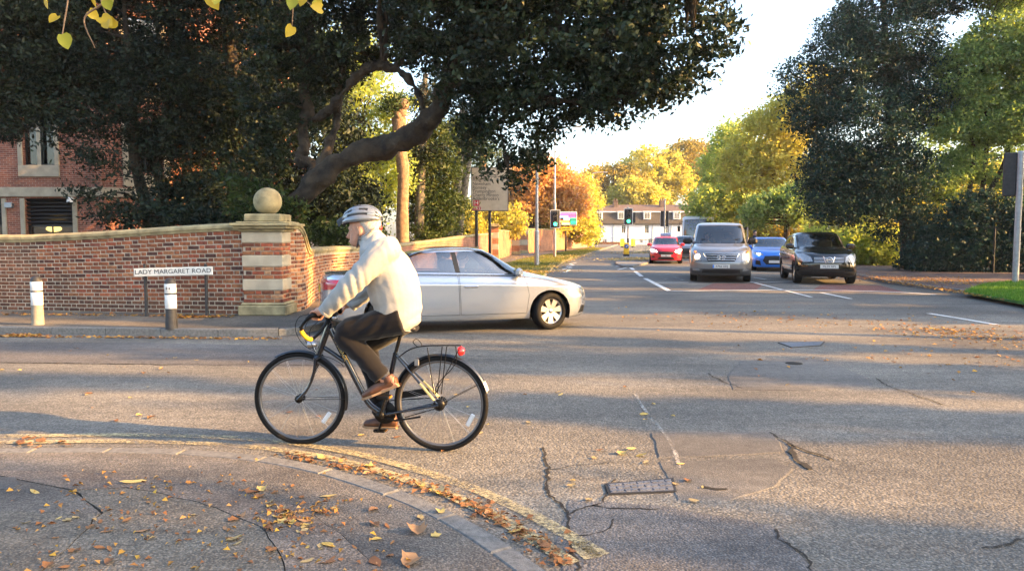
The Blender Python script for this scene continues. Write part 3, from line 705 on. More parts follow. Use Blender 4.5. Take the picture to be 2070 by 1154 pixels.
tex_wall('brick_wall', 'low brick wall rising behind the silver saloon towards the direction sign', pathB[ib:], hB, 'brick_far', acB[ib])
def far_pier(x, y, h, w, label, ball=True):
    t = thing('gate_pier', label, 'pier', (x, y, LZ)); k = MB(); k.box((0, 0, .12), (w + .14, w + .14, .24), bev=.02); k.build('plinth', M['stone'], t)
    nb = 5; bh = (h - .24) / nb
    for i in range(nb):
        k = MB()
        if i % 2: k.box((0, 0, .24 + bh*(i + .5)), (w + .01, w + .01, bh), bev=.01); k.build('stone_band', M['stone_light'], t)
        else:
            k.box((0, 0, .24 + bh*(i + .5)), (w, w, bh)); o = k.build('brick_band', M['brick_far2'], t); set_uv(o, lambda co: (co.x + co.y, co.z))
    k = MB(); k.box((0, 0, h + .05), (w + .2, w + .2, .10), bev=.02); k.box((0, 0, h + .14), (w + .04, w + .04, .09), bev=.02); k.build('cap', M['stone'], t)
    if ball: k = MB(); k.sphere((0, 0, h + .18 + .32), .36, 20, 14); k.build('ball', M['stone'], t)
p = A(1003, 480, 43.6); far_pier(p.x - .12, 43.6, 1.9, .50, 'plain banded pier behind the direction sign posts', False)
p = A(1040, 480, 54); far_pier(p.x, 54, 2.25, .72, 'orange banded gate pier with a stone ball, nearer of the far pair')
p = A(1058, 480, 57.5); far_pier(p.x, 57.5, 2.25, .72, 'grey banded gate pier with a stone ball, farther of the far pair')
pC = [tuple(q) for q in spline([A(1008, 500, 44), A(1024, 500, 49), A(1034, 500, 53.5)], 12)]
tex_wall('brick_wall', 'orange sunlit brick wall between the plain pier and the ball piers', pC, lambda s: 1.85, 'brick_far2')
pD = [tuple(q) for q in spline([A(1064, 500, 58.2), A(1110, 500, 66), A(1150, 500, 76), A(1188, 500, 88)], 24)]
tex_wall('brick_wall', 'orange brick wall beyond the ball piers running to the far trees', pD, lambda s: 2.05, 'brick_far2')
# garden soil behind the walls
k = MB(); poly = [(-70, 16.5)] + [(p[0], p[1] + .3) for p in pathA[8:]] + [(p[0] - .3, p[1]) for p in pathB[10:]] + [(p[0] - .5, p[1] + .3) for p in pC + pD] + [(2, 112), (-70, 112)]
k.prism(poly, LZ - .04, LZ + .02); tag(k.build('garden_ground', M['earth']), kind='structure')
# ------------------------------------------------------------------ buildings
def facade(parent, org, ang, u0, u1, z0, z1, holes, mt, thick=.35, name='wall'):
    """brick face with real openings; org/ang place u on the plan, outside is on the right-hand side of u"""
    us = sorted({u0, u1, *[h[0] for h in holes], *[h[1] for h in holes]}); zs = sorted({z0, z1, *[h[2] for h in holes], *[h[3] for h in holes]})
    us = [u for u in us if u0 <= u <= u1]; zs = [z for z in zs if z0 <= z <= z1]
    k = MB()
    inside = lambda u, z: any(h[0] < u < h[1] and h[2] < z < h[3] for h in holes)
    for a, b in zip(us[:-1], us[1:]):
        for c, d in zip(zs[:-1], zs[1:]):
            if not inside((a+b)/2, (c+d)/2): k.quad((a, 0, c), (b, 0, c), (b, 0, d), (a, 0, d))
    for (a, b, c, d) in holes:
        k.quad((a, 0, c), (a, 0, d), (a, thick, d), (a, thick, c)); k.quad((b, 0, d), (b, 0, c), (b, thick, c), (b, thick, d))
        k.quad((a, 0, d), (b, 0, d), (b, thick, d), (a, thick, d)); k.quad((b, 0, c), (a, 0, c), (a, thick, c), (b, thick, c))
    o = k.build(name, M[mt], parent); set_uv(o, lambda co: (co.x + co.y, co.z)); o.location = org; o.rotation_euler = (0, 0, ang); return o
def on_face(o, org, ang): o.location = org; o.rotation_euler = (0, 0, ang); return o
def sash(parent, org, ang, u0, u1, z0, z1, nx, nz, rec, fr='white', gl='glass', fw=.05, name='window'):
    """frame with glazing bars; pane as a sub-part"""
    k = MB(); um, zm = (u0+u1)/2, (z0+z1)/2
    for u in (u0 + fw/2, u1 - fw/2): k.box((u, rec, zm), (fw, .06, z1 - z0))
    for z in (z0 + fw/2, z1 - fw/2): k.box((um, rec, z), (u1 - u0 - 2*fw, .06, fw))
    for i in range(1, nx): k.box((u0 + (u1-u0)*i/nx, rec - .003, zm), (fw*.45, .05, z1 - z0 - 2*fw))
    for i in range(1, nz): k.box((um, rec + .003, z0 + (z1-z0)*i/nz), (u1 - u0 - 2*fw, .045, fw*.45))
    o = on_face(k.build(name, M[fr], parent), org, ang)
    g = MB(); g.quad((u0 + fw*.5, rec + .02, z0 + fw*.5), (u1 - fw*.5, rec + .02, z0 + fw*.5), (u1 - fw*.5, rec + .02, z1 - fw*.5), (u0 + fw*.5, rec + .02, z1 - fw*.5))
    g.build('pane', M[gl], o)
    b = MB(); b.quad((u0, rec + .3, z0), (u1, rec + .3, z0), (u1, rec + .3, z1), (u0, rec + .3, z1)); b.build('room_gloom', M['room'], o)  # sheet coloured near black, standing in for the unlit room's gloom
    return o
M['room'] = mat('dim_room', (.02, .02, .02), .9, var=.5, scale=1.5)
M['brick_college'] = brick_tex_mat('college_brick', (.37, .125, .07), (.21, .075, .05), (.46, .35, .27))
M['dark_frame'] = mat('dark_frame', (.015, .016, .018), .4, var=.1)
col = thing('college_building', 'red brick college building with stone bands behind the garden wall', 'building')
YB = 27.0; ux = lambda px: A(px, 400, YB).x; uz = lambda py: A(0, py, YB).z
org = (0, YB, 0); XL, XR = ux(-330), ux(207)
lou = (ux(50), ux(146), .6, uz(401)); lou2 = (ux(-75), ux(3), .6, uz(401)); w1h = (ux(50), ux(114), uz(334), uz(215)); w1b = (ux(-230), ux(-160), uz(334), uz(215))
w3h = (ux(50), ux(114), uz(120), uz(-10))
facade(col, org, 0, XL, XR, 0, 13, [lou, lou2, w1h, w1b, w3h], 'brick_college')
def dressing(name, parts, mt='stone_light', o_=org, a_=0):
    for (a, b, c, d, pr) in parts:
        k = MB(); k.box(((a+b)/2, -pr/2 + .01, (c+d)/2), (b - a, pr + .02, d - c), bev=.012); on_face(k.build(name, M[mt], col), o_, a_)
dressing('stone_band', [(XL, XR + .05, uz(398), uz(379), .09), (XL, XR + .05, uz(196), uz(184), .07), (XL, XR + .05, uz(-40), uz(-56), .09)])
for (a, b, c, d) in (lou, lou2, w1h, w1b, w3h):
    top = min(d, uz(398) - .01) if d < 3.2 else d
    dressing('stone_jamb', [(a - .17, a - .002, c, top, .05), (b + .002, b + .17, c, top, .05)])
    if c > 3: dressing('stone_apron', [(a - .17, b + .17, c - .42, c - .004, .06)]); dressing('stone_mullion', [((a+b)/2 - .07, (a+b)/2 + .07, c, d, .0)])
for (a, b, c, d) in (w1h, w1b, w3h): sash(col, org, 0, a, b, c, d, 2, 3, .18, 'dark_frame')
for (a, b, c, d) in (lou, lou2):
    zm = d - (d - c) * .42
    for i in range(7):
        k = MB(); z = zm + (d - zm) * (i + .5) / 7; k.box(((a+b)/2, .10, z), (b - a - .02, .13, .018), Matrix.Rotation(R(-35), 3, 'X')); on_face(k.build('louvre_slat', M['dark_frame'], col), org, 0)
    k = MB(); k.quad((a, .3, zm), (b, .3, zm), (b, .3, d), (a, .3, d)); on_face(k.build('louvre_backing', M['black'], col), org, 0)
    sash(col, org, 0, a, b, c, zm, 2, 1, .18, 'dark_frame', fw=.07)
k = MB(); k.sphere((lou[0] + .75, .42, 1.78), (.30, .05, .12)); M['lamp_warm'] = emit('warm_room_lamp', (1, .62, .18), 1.6); on_face(k.build('room_lamp', M['lamp_warm'], col), org, 0)
k = MB(); k.box((ux(20), -.07, uz(415)), (.28, .14, .2), bev=.02); on_face(k.build('wall_light', M['galv'], col), org, 0)
# canted end and sunny return
ang2 = R(38); p0 = Vector((XR, YB, 0)); L2 = 5.2
hol2 = [(.9, 2.1, uz(345), uz(240)), (.9, 2.1, uz(150), uz(20))]
facade(col, p0, ang2, 0, L2, 0, 13, hol2, 'brick_college')
dressing('stone_band', [(-.05, L2 + .05, uz(398), uz(379), .09), (-.05, L2, uz(196), uz(184), .07)], 'stone_light', p0, ang2)
for h in hol2:
    dressing('stone_jamb', [(h[0] - .2, h[0] - .002, h[2] - .1, h[3], .05), (h[1] + .002, h[1] + .2, h[2] - .1, h[3], .05)], 'stone_light', p0, ang2)
    dressing('stone_apron', [(h[0] - .2, h[1] + .2, h[2] - .55, h[2] - .1, .06)], 'stone_light', p0, ang2); sash(col, p0, ang2, *h, 2, 3, .18, 'dark_frame')
p1 = p0 + Vector((math.cos(ang2) * L2, math.sin(ang2) * L2, 0))
facade(col, p1, R(90), 0, 9, 0, 13, [(1.5, 2.7, 3.5, 5.6), (5, 6.2, 3.5, 5.6)], 'brick_college')
for u in ((1.5, 2.7), (5, 6.2)): sash(col, p1, R(90), *u, 3.5, 5.6, 2, 3, .18)
k = MB(); k.prism([(XL, YB), (XR, YB), (p1.x, p1.y), (p1.x, p1.y + 9), (XL, p1.y + 9)], 12.9, 13.2); k.build('parapet', M['stone_light'], col)
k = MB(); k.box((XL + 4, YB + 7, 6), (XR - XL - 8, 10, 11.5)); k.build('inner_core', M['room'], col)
cam_t = thing('security_camera', 'white dome security camera on the college wall beside the louvre', 'camera', (ux(148), YB, uz(408)))
k = MB(); k.box((0, -.10, .10), (.08, .2, .06), bev=.01); k.build('bracket', M['white'], cam_t)
k = MB(); k.lathe([(.0, .16), (.08, .15), (.10, .05), (.10, -.02), (.11, -.03)], (0, -.22, 0), 20); k.build('housing', M['white'], cam_t)
k = MB(); k.sphere((0, -.22, -.03), .09, 16, 10); k.build('dome', M['glass'], cam_t)

# white house closing the street
M['house_white'] = mat('white_render', (.74, .72, .74), .85, var=.06, scale=1.2, bump=.1)
M['tile_brown'] = mat('brown_tiles', (.06, .05, .042), .85, var=.3, scale=8, bump=.6, bscale=30)
M['tile_red'] = mat('dull_red_tiles', (.105, .068, .052), .85, var=.25, scale=6, bump=.4, bscale=30)
hs = thing('white_house', 'long white rendered house with brown mansard roof closing the street', 'building', (0, 0, 0))
YH = 115.0; hx = lambda px: A(px, 470, YH).x; hz = lambda py: A(1035, py, YH).z
HX0, HX1 = hx(1193), hx(1520)
wins = [(hx(a), hx(b), hz(472), hz(455)) for a, b in ((1207, 1216), (1256, 1265), (1303, 1312), (1345, 1353), (1395, 1404), (1440, 1449))] + [(hx(a), hx(b), hz(492), hz(483)) for a, b in ((1217, 1227), (1292, 1300), (1310, 1320), (1365, 1374))]
ho = (0, YH, 0); facade(hs, ho, 0, HX0, HX1, -.2, hz(452), wins, 'house_white')
k = MB(); k.box((HX0 + .2, YH + 4, 1.6), (.4, 8, 3.4)); k.build('end_wall', M['house_white'], hs)
for w in wins: sash(hs, ho, 0, *w, 2, 4, .10, fw=.09)
z1, z2, z3 = hz(452.5), hz(429), hz(412)
k = MB(); k.grid([[(HX0 - .2, YH - .25, z1), (HX1, YH - .25, z1)], [(HX0 - .1, YH + .35, z2), (HX1, YH + .35, z2)]], False); k.grid([[(HX0 - .2, YH - .25, z1), (HX0 - .1, YH + .35, z2)], [(HX0 - .2, YH + 8, z1), (HX0 - .1, YH + 8, z2)]], False); k.build('mansard_roof', M['tile_brown'], hs)
k = MB(); k.box(((HX0+HX1)/2, YH - .28, z1 - .06), (HX1 - HX0 + .4, .16, .12)); k.build('gutter', M['black'], hs)
k = MB(); k.box(((HX0+HX1)/2, YH + .28, z2 + .05), (HX1 - HX0 + .4, .25, .16)); k.build('eaves_board', M['white'], hs)
k = MB(); k.grid([[(HX0 - .2, YH + .2, z2 + .12), (HX1, YH + .2, z2 + .12)], [(HX0 + 1.2, YH + 4, z3), (HX1, YH + 4, z3)], [(HX0 - .2, YH + 8, z2), (HX1, YH + 8, z2)]], False); k.add([(HX0 - .2, YH + .2, z2 + .12), (HX0 + 1.2, YH + 4, z3), (HX0 - .2, YH + 8, z2)], [(0, 1, 2)]); rf = k.build('roof', M['tile_red'], hs)
for a in (1244, 1340, 1402, 1470):
    k = MB(); xa, xb = hx(a), hx(a + 9); k.box(((xa+xb)/2, YH + 2.9, hz(415)), (xb - xa, .7, 1.6), bev=.03); k.box(((xa+xb)/2, YH + 2.9, hz(405)), (xb - xa + .12, .8, .14)); k.build('chimney', M['tile_red'], rf)
    k = MB()
    for q in (.25, .7): k.cyl((xa + (xb-xa)*q, YH + 2.9, hz(405)), (xa + (xb-xa)*q, YH + 2.9, hz(405) + .4), .1, 10)
    k.build('chimney_pot', M['tile_red'], rf)
for a, b in ((1204, 1218), (1248, 1262), (1300, 1315), (1360, 1375), (1420, 1434)):
    dz0, dz1 = hz(443.5), hz(428.5); d_ = MB(); xa, xb = hx(a), hx(b)
    d_.box(((xa+xb)/2, YH + .28, (dz0+dz1)/2), (xb - xa, .75, dz1 - dz0)); d_.box(((xa+xb)/2, YH + .3, dz1 + .05), (xb - xa + .2, 1.0, .12)); dm = d_.build('dormer', M['white'], hs)
    sash(hs, ho, 0, xa + .1, xb - .1, dz0 + .08, dz1 - .05, 2, 4, -.15, fw=.08)
for a in (1240, 1319, 1357):
    k = MB(); k.cyl((hx(a), YH - .06, -.1), (hx(a), YH - .06, z1), .05, 8); k.build('downpipe', M['galv'], hs)
fw = thing('boundary_wall', 'low dark wall with iron railing before the white house', 'wall')
k = MB(); k.box(((hx(1196)+hx(1258))/2, YH - 3, .2), (hx(1258) - hx(1196), .3, .5), bev=.04); k.build('wall_base', M['brick_dark'], fw)
for i in range(17):
    k = MB(); x = hx(1198) + i * .3; k.cyl((x, YH - 3, .4), (x, YH - 3, 1.0), .015, 6); k.build('railing_bar', M['black'], fw)
k = MB(); k.bar((hx(1197), YH - 3, 1.01), (hx(1258), YH - 3, 1.01), .03, .03); k.build('railing_top', M['black'], fw)
# ------------------------------------------------------------------ trees, hedges
M['bark'] = mat('bark', (.040, .029, .018), .95, var=.75, scale=4, bump=1.0, bscale=24, dist=.03)
M['bark_grey'] = mat('grey_bark', (.13, .115, .09), .95, var=.4, scale=9, bump=1.0, bscale=24, dist=.03)
M['bark_warm'] = mat('warm_bark', (.24, .15, .085), .95, var=.4, scale=8, bump=1.0, bscale=20, dist=.03)
DG = [(.005, .010, .007), (.011, .021, .012), (.024, .040, .018), (.062, .08, .032)]
M['leaf_oak'] = leaf_mat('holm_oak_leaf', DG, .12, .42)
M['leaf_yew'] = leaf_mat('yew_leaf', [(.004, .009, .007), (.008, .017, .012), (.016, .028, .016), (.032, .046, .02)], .1, .55)
M['leaf_cedar'] = leaf_mat('cedar_leaf', [(.008, .026, .024), (.014, .042, .036), (.026, .064, .046), (.05, .095, .055)], .15, .5)
M['leaf_yellow'] = leaf_mat('yellow_leaf', [(.28, .28, .09), (.42, .40, .11), (.52, .47, .12), (.32, .35, .12)], .55, .55)
M['leaf_orange'] = leaf_mat('orange_leaf', [(.46, .24, .10), (.52, .32, .11), (.48, .26, .15), (.54, .38, .13)], .45, .55)
M['leaf_green'] = leaf_mat('pale_green_leaf', [(.11, .18, .07), (.17, .26, .10), (.27, .37, .13), (.38, .45, .15)], .5, .5)
M['leaf_lime'] = leaf_mat('yellow_green_leaf', [(.17, .24, .08), (.28, .36, .11), (.40, .46, .13), (.20, .30, .10)], .55, .5)
M['leaf_shrub'] = leaf_mat('shrub_leaf', [(.018, .036, .012), (.035, .06, .018), (.06, .09, .025), (.12, .13, .035)], .3, .5)
M['leaf_olive'] = leaf_mat('olive_leaf', [(.17, .15, .04), (.28, .23, .06), (.40, .30, .07), (.22, .21, .06)], .45, .55)

def leaves_mesh(name, C, n_per, sig, L, Wd, mt, rg, flat=.0, droop=0.0, shade=None):
    """leaf quads round cluster centres C (k,3)"""
    k = len(C); n = k * n_per
    sg_ = np.asarray(sig)[None, :]; tw = rg.normal(0, 1, (k, 3)) * np.array([1, 1, .5]) + np.array([0, 0, -droop]); tw /= np.linalg.norm(tw, axis=1)[:, None]
    P = np.repeat(C, n_per, 0) + np.repeat(tw, n_per, 0) * rg.uniform(-1, 1, (n, 1)) * sg_ * 1.9 + rg.normal(0, 1, (n, 3)) * sg_ * .55
    a = rg.normal(0, 1, (n, 3)); a[:, 2] *= (1 - flat); a[:, 2] -= droop; a /= np.linalg.norm(a, axis=1)[:, None] + 1e-9
    b = rg.normal(0, 1, (n, 3)); b[:, 2] *= (1 - flat); b -= a * (a * b).sum(1)[:, None]; b /= np.linalg.norm(b, axis=1)[:, None] + 1e-9
    sc_ = rg.uniform(.45, 1.4, n)[:, None]; l = L * sc_ * .5; w = Wd * sc_ * rg.uniform(.75, 1.2, n)[:, None] * .5
    nr = np.cross(a, b); bow = nr * l * .25
    v = np.stack([P - a*l - bow, P + b*w - a*l*.1, P + a*l - bow, P - b*w - a*l*.1], 1).reshape(-1, 3)
    base = np.repeat(rg.random(k), n_per); r = np.clip(base * .6 + rg.random(n) * .4, 0, 1)
    return np_mesh(name, v, np.arange(n*4).reshape(n, 4), M[mt], r)
def in_blobs(blobs, n, rg, gap=.35, freq=1.1, shell=2.0):
    B = np.array([(*b[0], *b[1]) for b in blobs], float); vol = (B[:, 3]*B[:, 4]*B[:, 5]) ** .8; vol /= vol.sum()
    ks = rg.normal(0, freq, (8, 3)); ph = rg.uniform(0, 6.28, 8); out = []
    while sum(map(len, out)) < n:
        m = n * 2; i = rg.choice(len(B), m, p=vol); d = rg.normal(0, 1, (m, 3)); d /= np.linalg.norm(d, axis=1)[:, None]
        r = rg.random(m) ** (1/3.0 / shell * 1.5); p = B[i, :3] + d * r[:, None] * B[i, 3:]
        f = np.sin(p @ ks.T + ph).sum(1) / 8 ** .5
        out.append(p[f > -1.4 + gap * 2.2])
    return np.concatenate(out)[:n]
def tree(name, label, base, trunks, blobs, ncl, nper, L, Wd, mt, bark='bark', sig=(.3, .3, .22), gap=.35, freq=1.1, nbr=50, seed=1, group=None, brad=.03, flat=0, droop=0, cat='tree', shell=2.0, tn=9):
    rg = np.random.default_rng(seed); t = thing(name, label, cat, tuple(base), group=group); B = Vector(base)
    C = in_blobs(blobs, ncl, rg, gap, freq, shell); k = MB(); skel = []
    for pts, rad in trunks:
        n_ = max(10, len(pts) * (5 if tn < 12 else 14)); sp = spline(pts, n_); rr = np.interp(np.linspace(0, 1, n_), np.linspace(0, 1, len(rad)), rad)
        rr = [r * (1 + .12 * noise.noise(p * 2.2)) for r, p in zip(rr, sp)]
        k.tube([p - B for p in sp], rr, tn); skel += [(p, r) for p, r in zip(sp, rr)]
    if trunks:
        S = np.array([tuple(p) for p, r in skel])
        for c in C[:nbr]:
            cv = Vector(c); d2 = ((S - c) ** 2).sum(1) + np.maximum(0, S[:, 2] - c[2]) * 4; i = int(d2.argmin()); p0, r0 = skel[i]
            mid = p0.lerp(cv, .5) + Vector(rg.normal(0, .12, 3)) * (cv - p0).length * .5 + Vector((0, 0, .08 * (cv - p0).length))
            k.tube([q - B for q in spline([p0, mid, cv], 6)], list(np.linspace(min(r0 * .5, brad * 1.6), brad * .2, 6)), 5, caps=False)
        tk = k.build('trunk', M[bark], t)
        if tn > 12:
            nrs = [v.normal.copy() for v in tk.data.vertices]
            for v, vn in zip(tk.data.vertices, nrs):
                q = v.co.copy(); v.co = q + vn * (.11 * noise.noise(q * 2.6) + .055 * noise.noise(q * 7.0) + .02 * noise.noise(q * 19))
    o = D.objects.new('crown', leaves_mesh('crown', C - np.array(B), nper, sig, L, Wd, mt, rg, flat, droop)); link(o, t); return t
def bl(px, py, d, rx, ry, rz): return (tuple(A(px, py, d)), (rx, ry, rz))
def tp(*l): return [A(x, y, d) for x, y, d in l]
def gb(px, d): p = A(px, 480, d); return Vector((p.x, d, LZ))

# the big evergreen oak with its long crooked limb
base = gb(575, 17.8)
tree('holm_oak', 'big dark evergreen oak whose crooked limb reaches over the corner', base, [
    ([base] + tp((578, 470, 17.7), (592, 422, 17.4), (640, 368, 17.2), (705, 320, 17), (790, 292, 16.7), (850, 262, 16.4), (885, 215, 16.2), (905, 160, 16), (935, 95, 15.8), (985, 40, 15.5), (1060, -30, 15)), [.33, .28, .25, .23, .23, .25, .22, .20, .18, .16, .13, .07]),
    (tp((596, 425, 17.5), (622, 372, 17.6), (634, 338, 17.7), (605, 322, 17.8), (612, 290, 17.8), (620, 215, 17.9), (616, 130, 17.9), (630, 40, 18), (640, -120, 18)), [.13, .14, .12, .13, .12, .13, .13, .12, .06]),
    (tp((690, 195, 17), (722, 152, 16.8), (765, 133, 16.7), (815, 152, 16.5), (848, 195, 16.3), (862, 240, 16.3)), [.06, .09, .09, .08, .07, .06]),
    (tp((620, 250, 17.9), (660, 230, 17.5), (690, 195, 17)), [.09, .08, .06]), (tp((640, 365, 17.2), (675, 270, 17.5), (690, 160, 17.6), (700, 40, 17.6)), [.12, .11, .10, .06]),
    (tp((930, 100, 15.8), (1020, 75, 15), (1150, 60, 14.4), (1290, 75, 13.9), (1400, 70, 13.6)), [.13, .11, .09, .06, .03]),
    (tp((905, 165, 16), (985, 190, 15.3), (1090, 205, 14.7), (1220, 200, 14.2), (1320, 180, 13.9)), [.10, .08, .06, .05, .02]),
    (tp((985, 190, 15.3), (1010, 260, 15.2), (1030, 350, 15.3)), [.05, .04, .02])],
    [bl(1385, 55, 13.9, .85, 1.2, 1.15), bl(1320, 110, 14.0, .95, 1.2, 1.05), bl(1240, 110, 14.2, 1.2, 1.4, 1.3), bl(1190, 190, 14.4, .9, 1, .65), bl(1100, 110, 14.8, 1.4, 1.5, 1.4), bl(1000, 100, 15.5, 1.3, 1.6, 1.6),
     bl(1060, 235, 15, .95, .8, .65), bl(985, 300, 15.6, .55, .6, .65), bl(1052, 350, 15.6, .36, .4, .6), bl(1075, 300, 15.4, .45, .4, .42), bl(890, 40, 16.2, 1.5, 2, 1.1), bl(760, 40, 17, 1.8, 2, 1.0), bl(640, 60, 17.8, 1.6, 1.6, 1.5), bl(580, 190, 18.2, 1.2, 1.0, 1.5), bl(520, 330, 18.5, .9, .8, .9),
     bl(1250, -120, 14.2, 2.0, 2, 1.6), bl(1050, -140, 15, 2.2, 2.2, 1.7), bl(820, -150, 16.5, 2.4, 2.4, 1.7), bl(600, -150, 17.8, 2.4, 2.2, 1.8), bl(960, 215, 15.6, .55, .8, .8)],
    2500, 62, .115, .06, 'leaf_oak', sig=(.17, .17, .13), gap=.22, freq=1.7, nbr=170, seed=3, brad=.03, droop=.3, tn=20)
# dark trees left of it
b = gb(305, 20.5)
tree('yew_tree', 'dark yew with twin stems before the college building', b, [([b] + tp((300, 430, 20.4), (285, 380, 20.3), (268, 290, 20.3), (262, 150, 20.3), (250, 0, 20.3)), [.2, .17, .15, .13, .1, .05]), (tp((310, 470, 20.5), (330, 400, 20.4), (318, 330, 20.5), (340, 200, 20.5), (350, 40, 20.5)), [.16, .15, .13, .1, .05])],
    [bl(250, 60, 20.5, 2.0, 1.8, 2.0), bl(150, 70, 20.3, 2.2, 1.8, 1.8), bl(320, 200, 20.5, 1.3, 1.4, 1.7), bl(140, 190, 20, 1.3, 1, .75), bl(240, 390, 19.6, 1.1, .8, .55), bl(200, 300, 19.8, .8, .6, .5), bl(390, 330, 20.6, 1.1, .8, 1.6), bl(340, 420, 20, 1.0, .6, .6), bl(430, 400, 20, .9, .6, .9), bl(330, -120, 20.5, 2.4, 2, 1.6)],
    1500, 56, .13, .05, 'leaf_yew', sig=(.26, .26, .16), gap=.3, freq=1.3, nbr=80, seed=5, droop=.35)
b = gb(-60, 20)
tree('yew_tree', 'dark spreading yew at the edge above the college windows', b, [([b] + tp((-60, 400, 20), (-50, 250, 20), (-20, 100, 20), (20, -20, 20)), [.25, .2, .17, .13, .06]), (tp((-50, 250, 20), (20, 190, 19.6), (110, 210, 19.3)), [.1, .07, .03])],
    [bl(20, 90, 19.6, 2.2, 2, 1.7), bl(-100, 120, 20, 2.2, 2, 2.5), bl(80, 205, 19.4, 1.3, .9, .7), bl(190, 235, 19.6, .9, .7, .6), bl(20, -100, 20, 2.6, 2, 1.6), bl(10, 250, 19.3, .5, .5, .45), bl(70, 250, 19.0, 1.1, .5, .42), bl(140, 290, 19.1, .7, .5, .55), bl(215, 330, 19.2, .7, .5, .5)],
    1150, 52, .13, .05, 'leaf_yew', sig=(.26, .26, .15), gap=.3, nbr=60, seed=6, droop=.35)
b = gb(470, 21)
tree('cedar_tree', 'dark evergreen tree standing behind the stone ball pier', b, [([b] + tp((472, 440, 21), (480, 300, 21), (470, 150, 21), (455, 0, 21), (450, -150, 21)), [.26, .22, .2, .18, .14, .06])],
    [bl(460, 120, 21, 1.7, 1.8, 2.2), bl(430, 250, 21, 1.2, 1.2, 1.3), bl(510, 250, 21.5, 1.1, 1.1, 1.4), bl(470, -100, 21, 2.4, 2, 2), bl(400, 400, 21, .8, .7, .8), bl(520, 420, 21.2, 1.0, .8, .5)],
    900, 52, .14, .055, 'leaf_yew', sig=(.26, .26, .18), gap=.25, nbr=60, seed=7, droop=.3)
# evergreen thicket closing the garden
for i, (px, d, blobs, lab, mt, n_) in enumerate([
    (600, 25, [bl(600, 300, 25, 2.2, 1.5, 2.6), bl(660, 400, 25, 1.8, 1.5, 1.2), bl(560, 150, 25.5, 2.4, 1.6, 2.4), bl(700, 440, 24.5, 1.2, 1, .7)], 'dense dark holly thicket behind the crooked limb', 'leaf_yew', 900),
    (720, 31, [bl(735, 250, 31, 1.7, 1.5, 2.4), bl(690, 130, 31, 1.8, 1.5, 2.0), bl(760, 350, 31, 1.4, 1.2, 1.8), bl(700, 400, 30, 1.6, 1.4, 1.3)], 'yellow-green sunlit tree showing below the arched branch', 'leaf_lime', 750),
    (880, 34, [bl(870, 330, 34, 1.1, 1.2, 2.2), bl(880, 430, 34, 1.6, 1.2, 1.0), bl(930, 300, 35, 1.2, 1.0, 1.4)], 'dark garden conifer right of the pollard stump', 'leaf_shrub', 520)]):
    b = gb(px, d); tree('garden_tree', lab, b, [([b, b + Vector((.1, 0, 2)), Vector(blobs[0][0])], [.18, .14, .06])], blobs, n_, 44, .17, .075, mt, sig=(.3, .3, .24), gap=.3, nbr=30, seed=20 + i)
# bare trunks in the garden
def bare(name, label, pts, rad, blobs, ncl, mt='leaf_shrub', bark='bark_grey', seed=1, knob=None):
    b = Vector((pts[0][0], pts[0][1], LZ)); t = tree(name, label, b, [([b] + pts[1:], rad)], blobs, ncl, 40, .15, .07, mt, bark, sig=(.25, .25, .2), nbr=12, seed=seed)
    if knob is not None:
        k = MB(); rg = np.random.default_rng(seed)
        for i in range(7): k.sphere(Vector(knob) - b + Vector(rg.normal(0, .14, 3)), .17 + .08 * rg.random(), 10, 7)
        k.build('pollard_head', M[bark], t)['kind'] = 'stuff'
    return t
bare('pollard_stump', 'tall pollarded trunk with a knobbly head lit orange', tp((815, 510, 30), (813, 440, 30), (815, 350, 30), (808, 290, 30), (806, 238, 30)), [.30, .25, .24, .25, .30], [bl(800, 210, 30, .35, .35, .3), bl(812, 480, 29.7, .5, .4, .4)], 26, 'leaf_shrub', 'bark_warm', 31, A(808, 226, 30))
bare('conifer_trunk', 'straight grey conifer trunk right of the pollard stump', tp((848, 520, 33), (848, 440, 33), (852, 340, 33), (856, 250, 33), (860, 150, 33)), [.25, .21, .2, .18, .12], [bl(860, 300, 33, .7, .6, .8), bl(870, 210, 33, .9, .9, .9)], 110, 'leaf_yew', 'bark_grey', 32)
bare('conifer_trunk', 'leaning grey trunk, left of the close pair beside the direction sign', tp((898, 520, 38), (905, 460, 38), (922, 380, 38), (930, 300, 38), (935, 220, 38)), [.32, .28, .26, .23, .14], [bl(930, 270, 38, .9, .8, .9), bl(900, 330, 38, .6, .6, .6)], 110, 'leaf_yew', 'bark_grey', 33)
bare('conifer_trunk', 'leaning grey trunk, right of the close pair beside the direction sign', tp((922, 520, 38.8), (926, 470, 38.8), (935, 400, 38.8), (945, 330, 38.8), (955, 240, 38.8)), [.3, .27, .24, .22, .14], [bl(955, 260, 38.8, 1, .8, .9)], 80, 'leaf_yew', 'bark_grey', 34)
bare('conifer_trunk', 'pale trunk standing behind the direction sign', tp((985, 510, 52), (984, 450, 52), (978, 380, 52), (975, 300, 52)), [.42, .38, .33, .25], [bl(975, 320, 52, 1.8, 1.6, 1.4)], 120, 'leaf_shrub', 'bark_warm', 35)
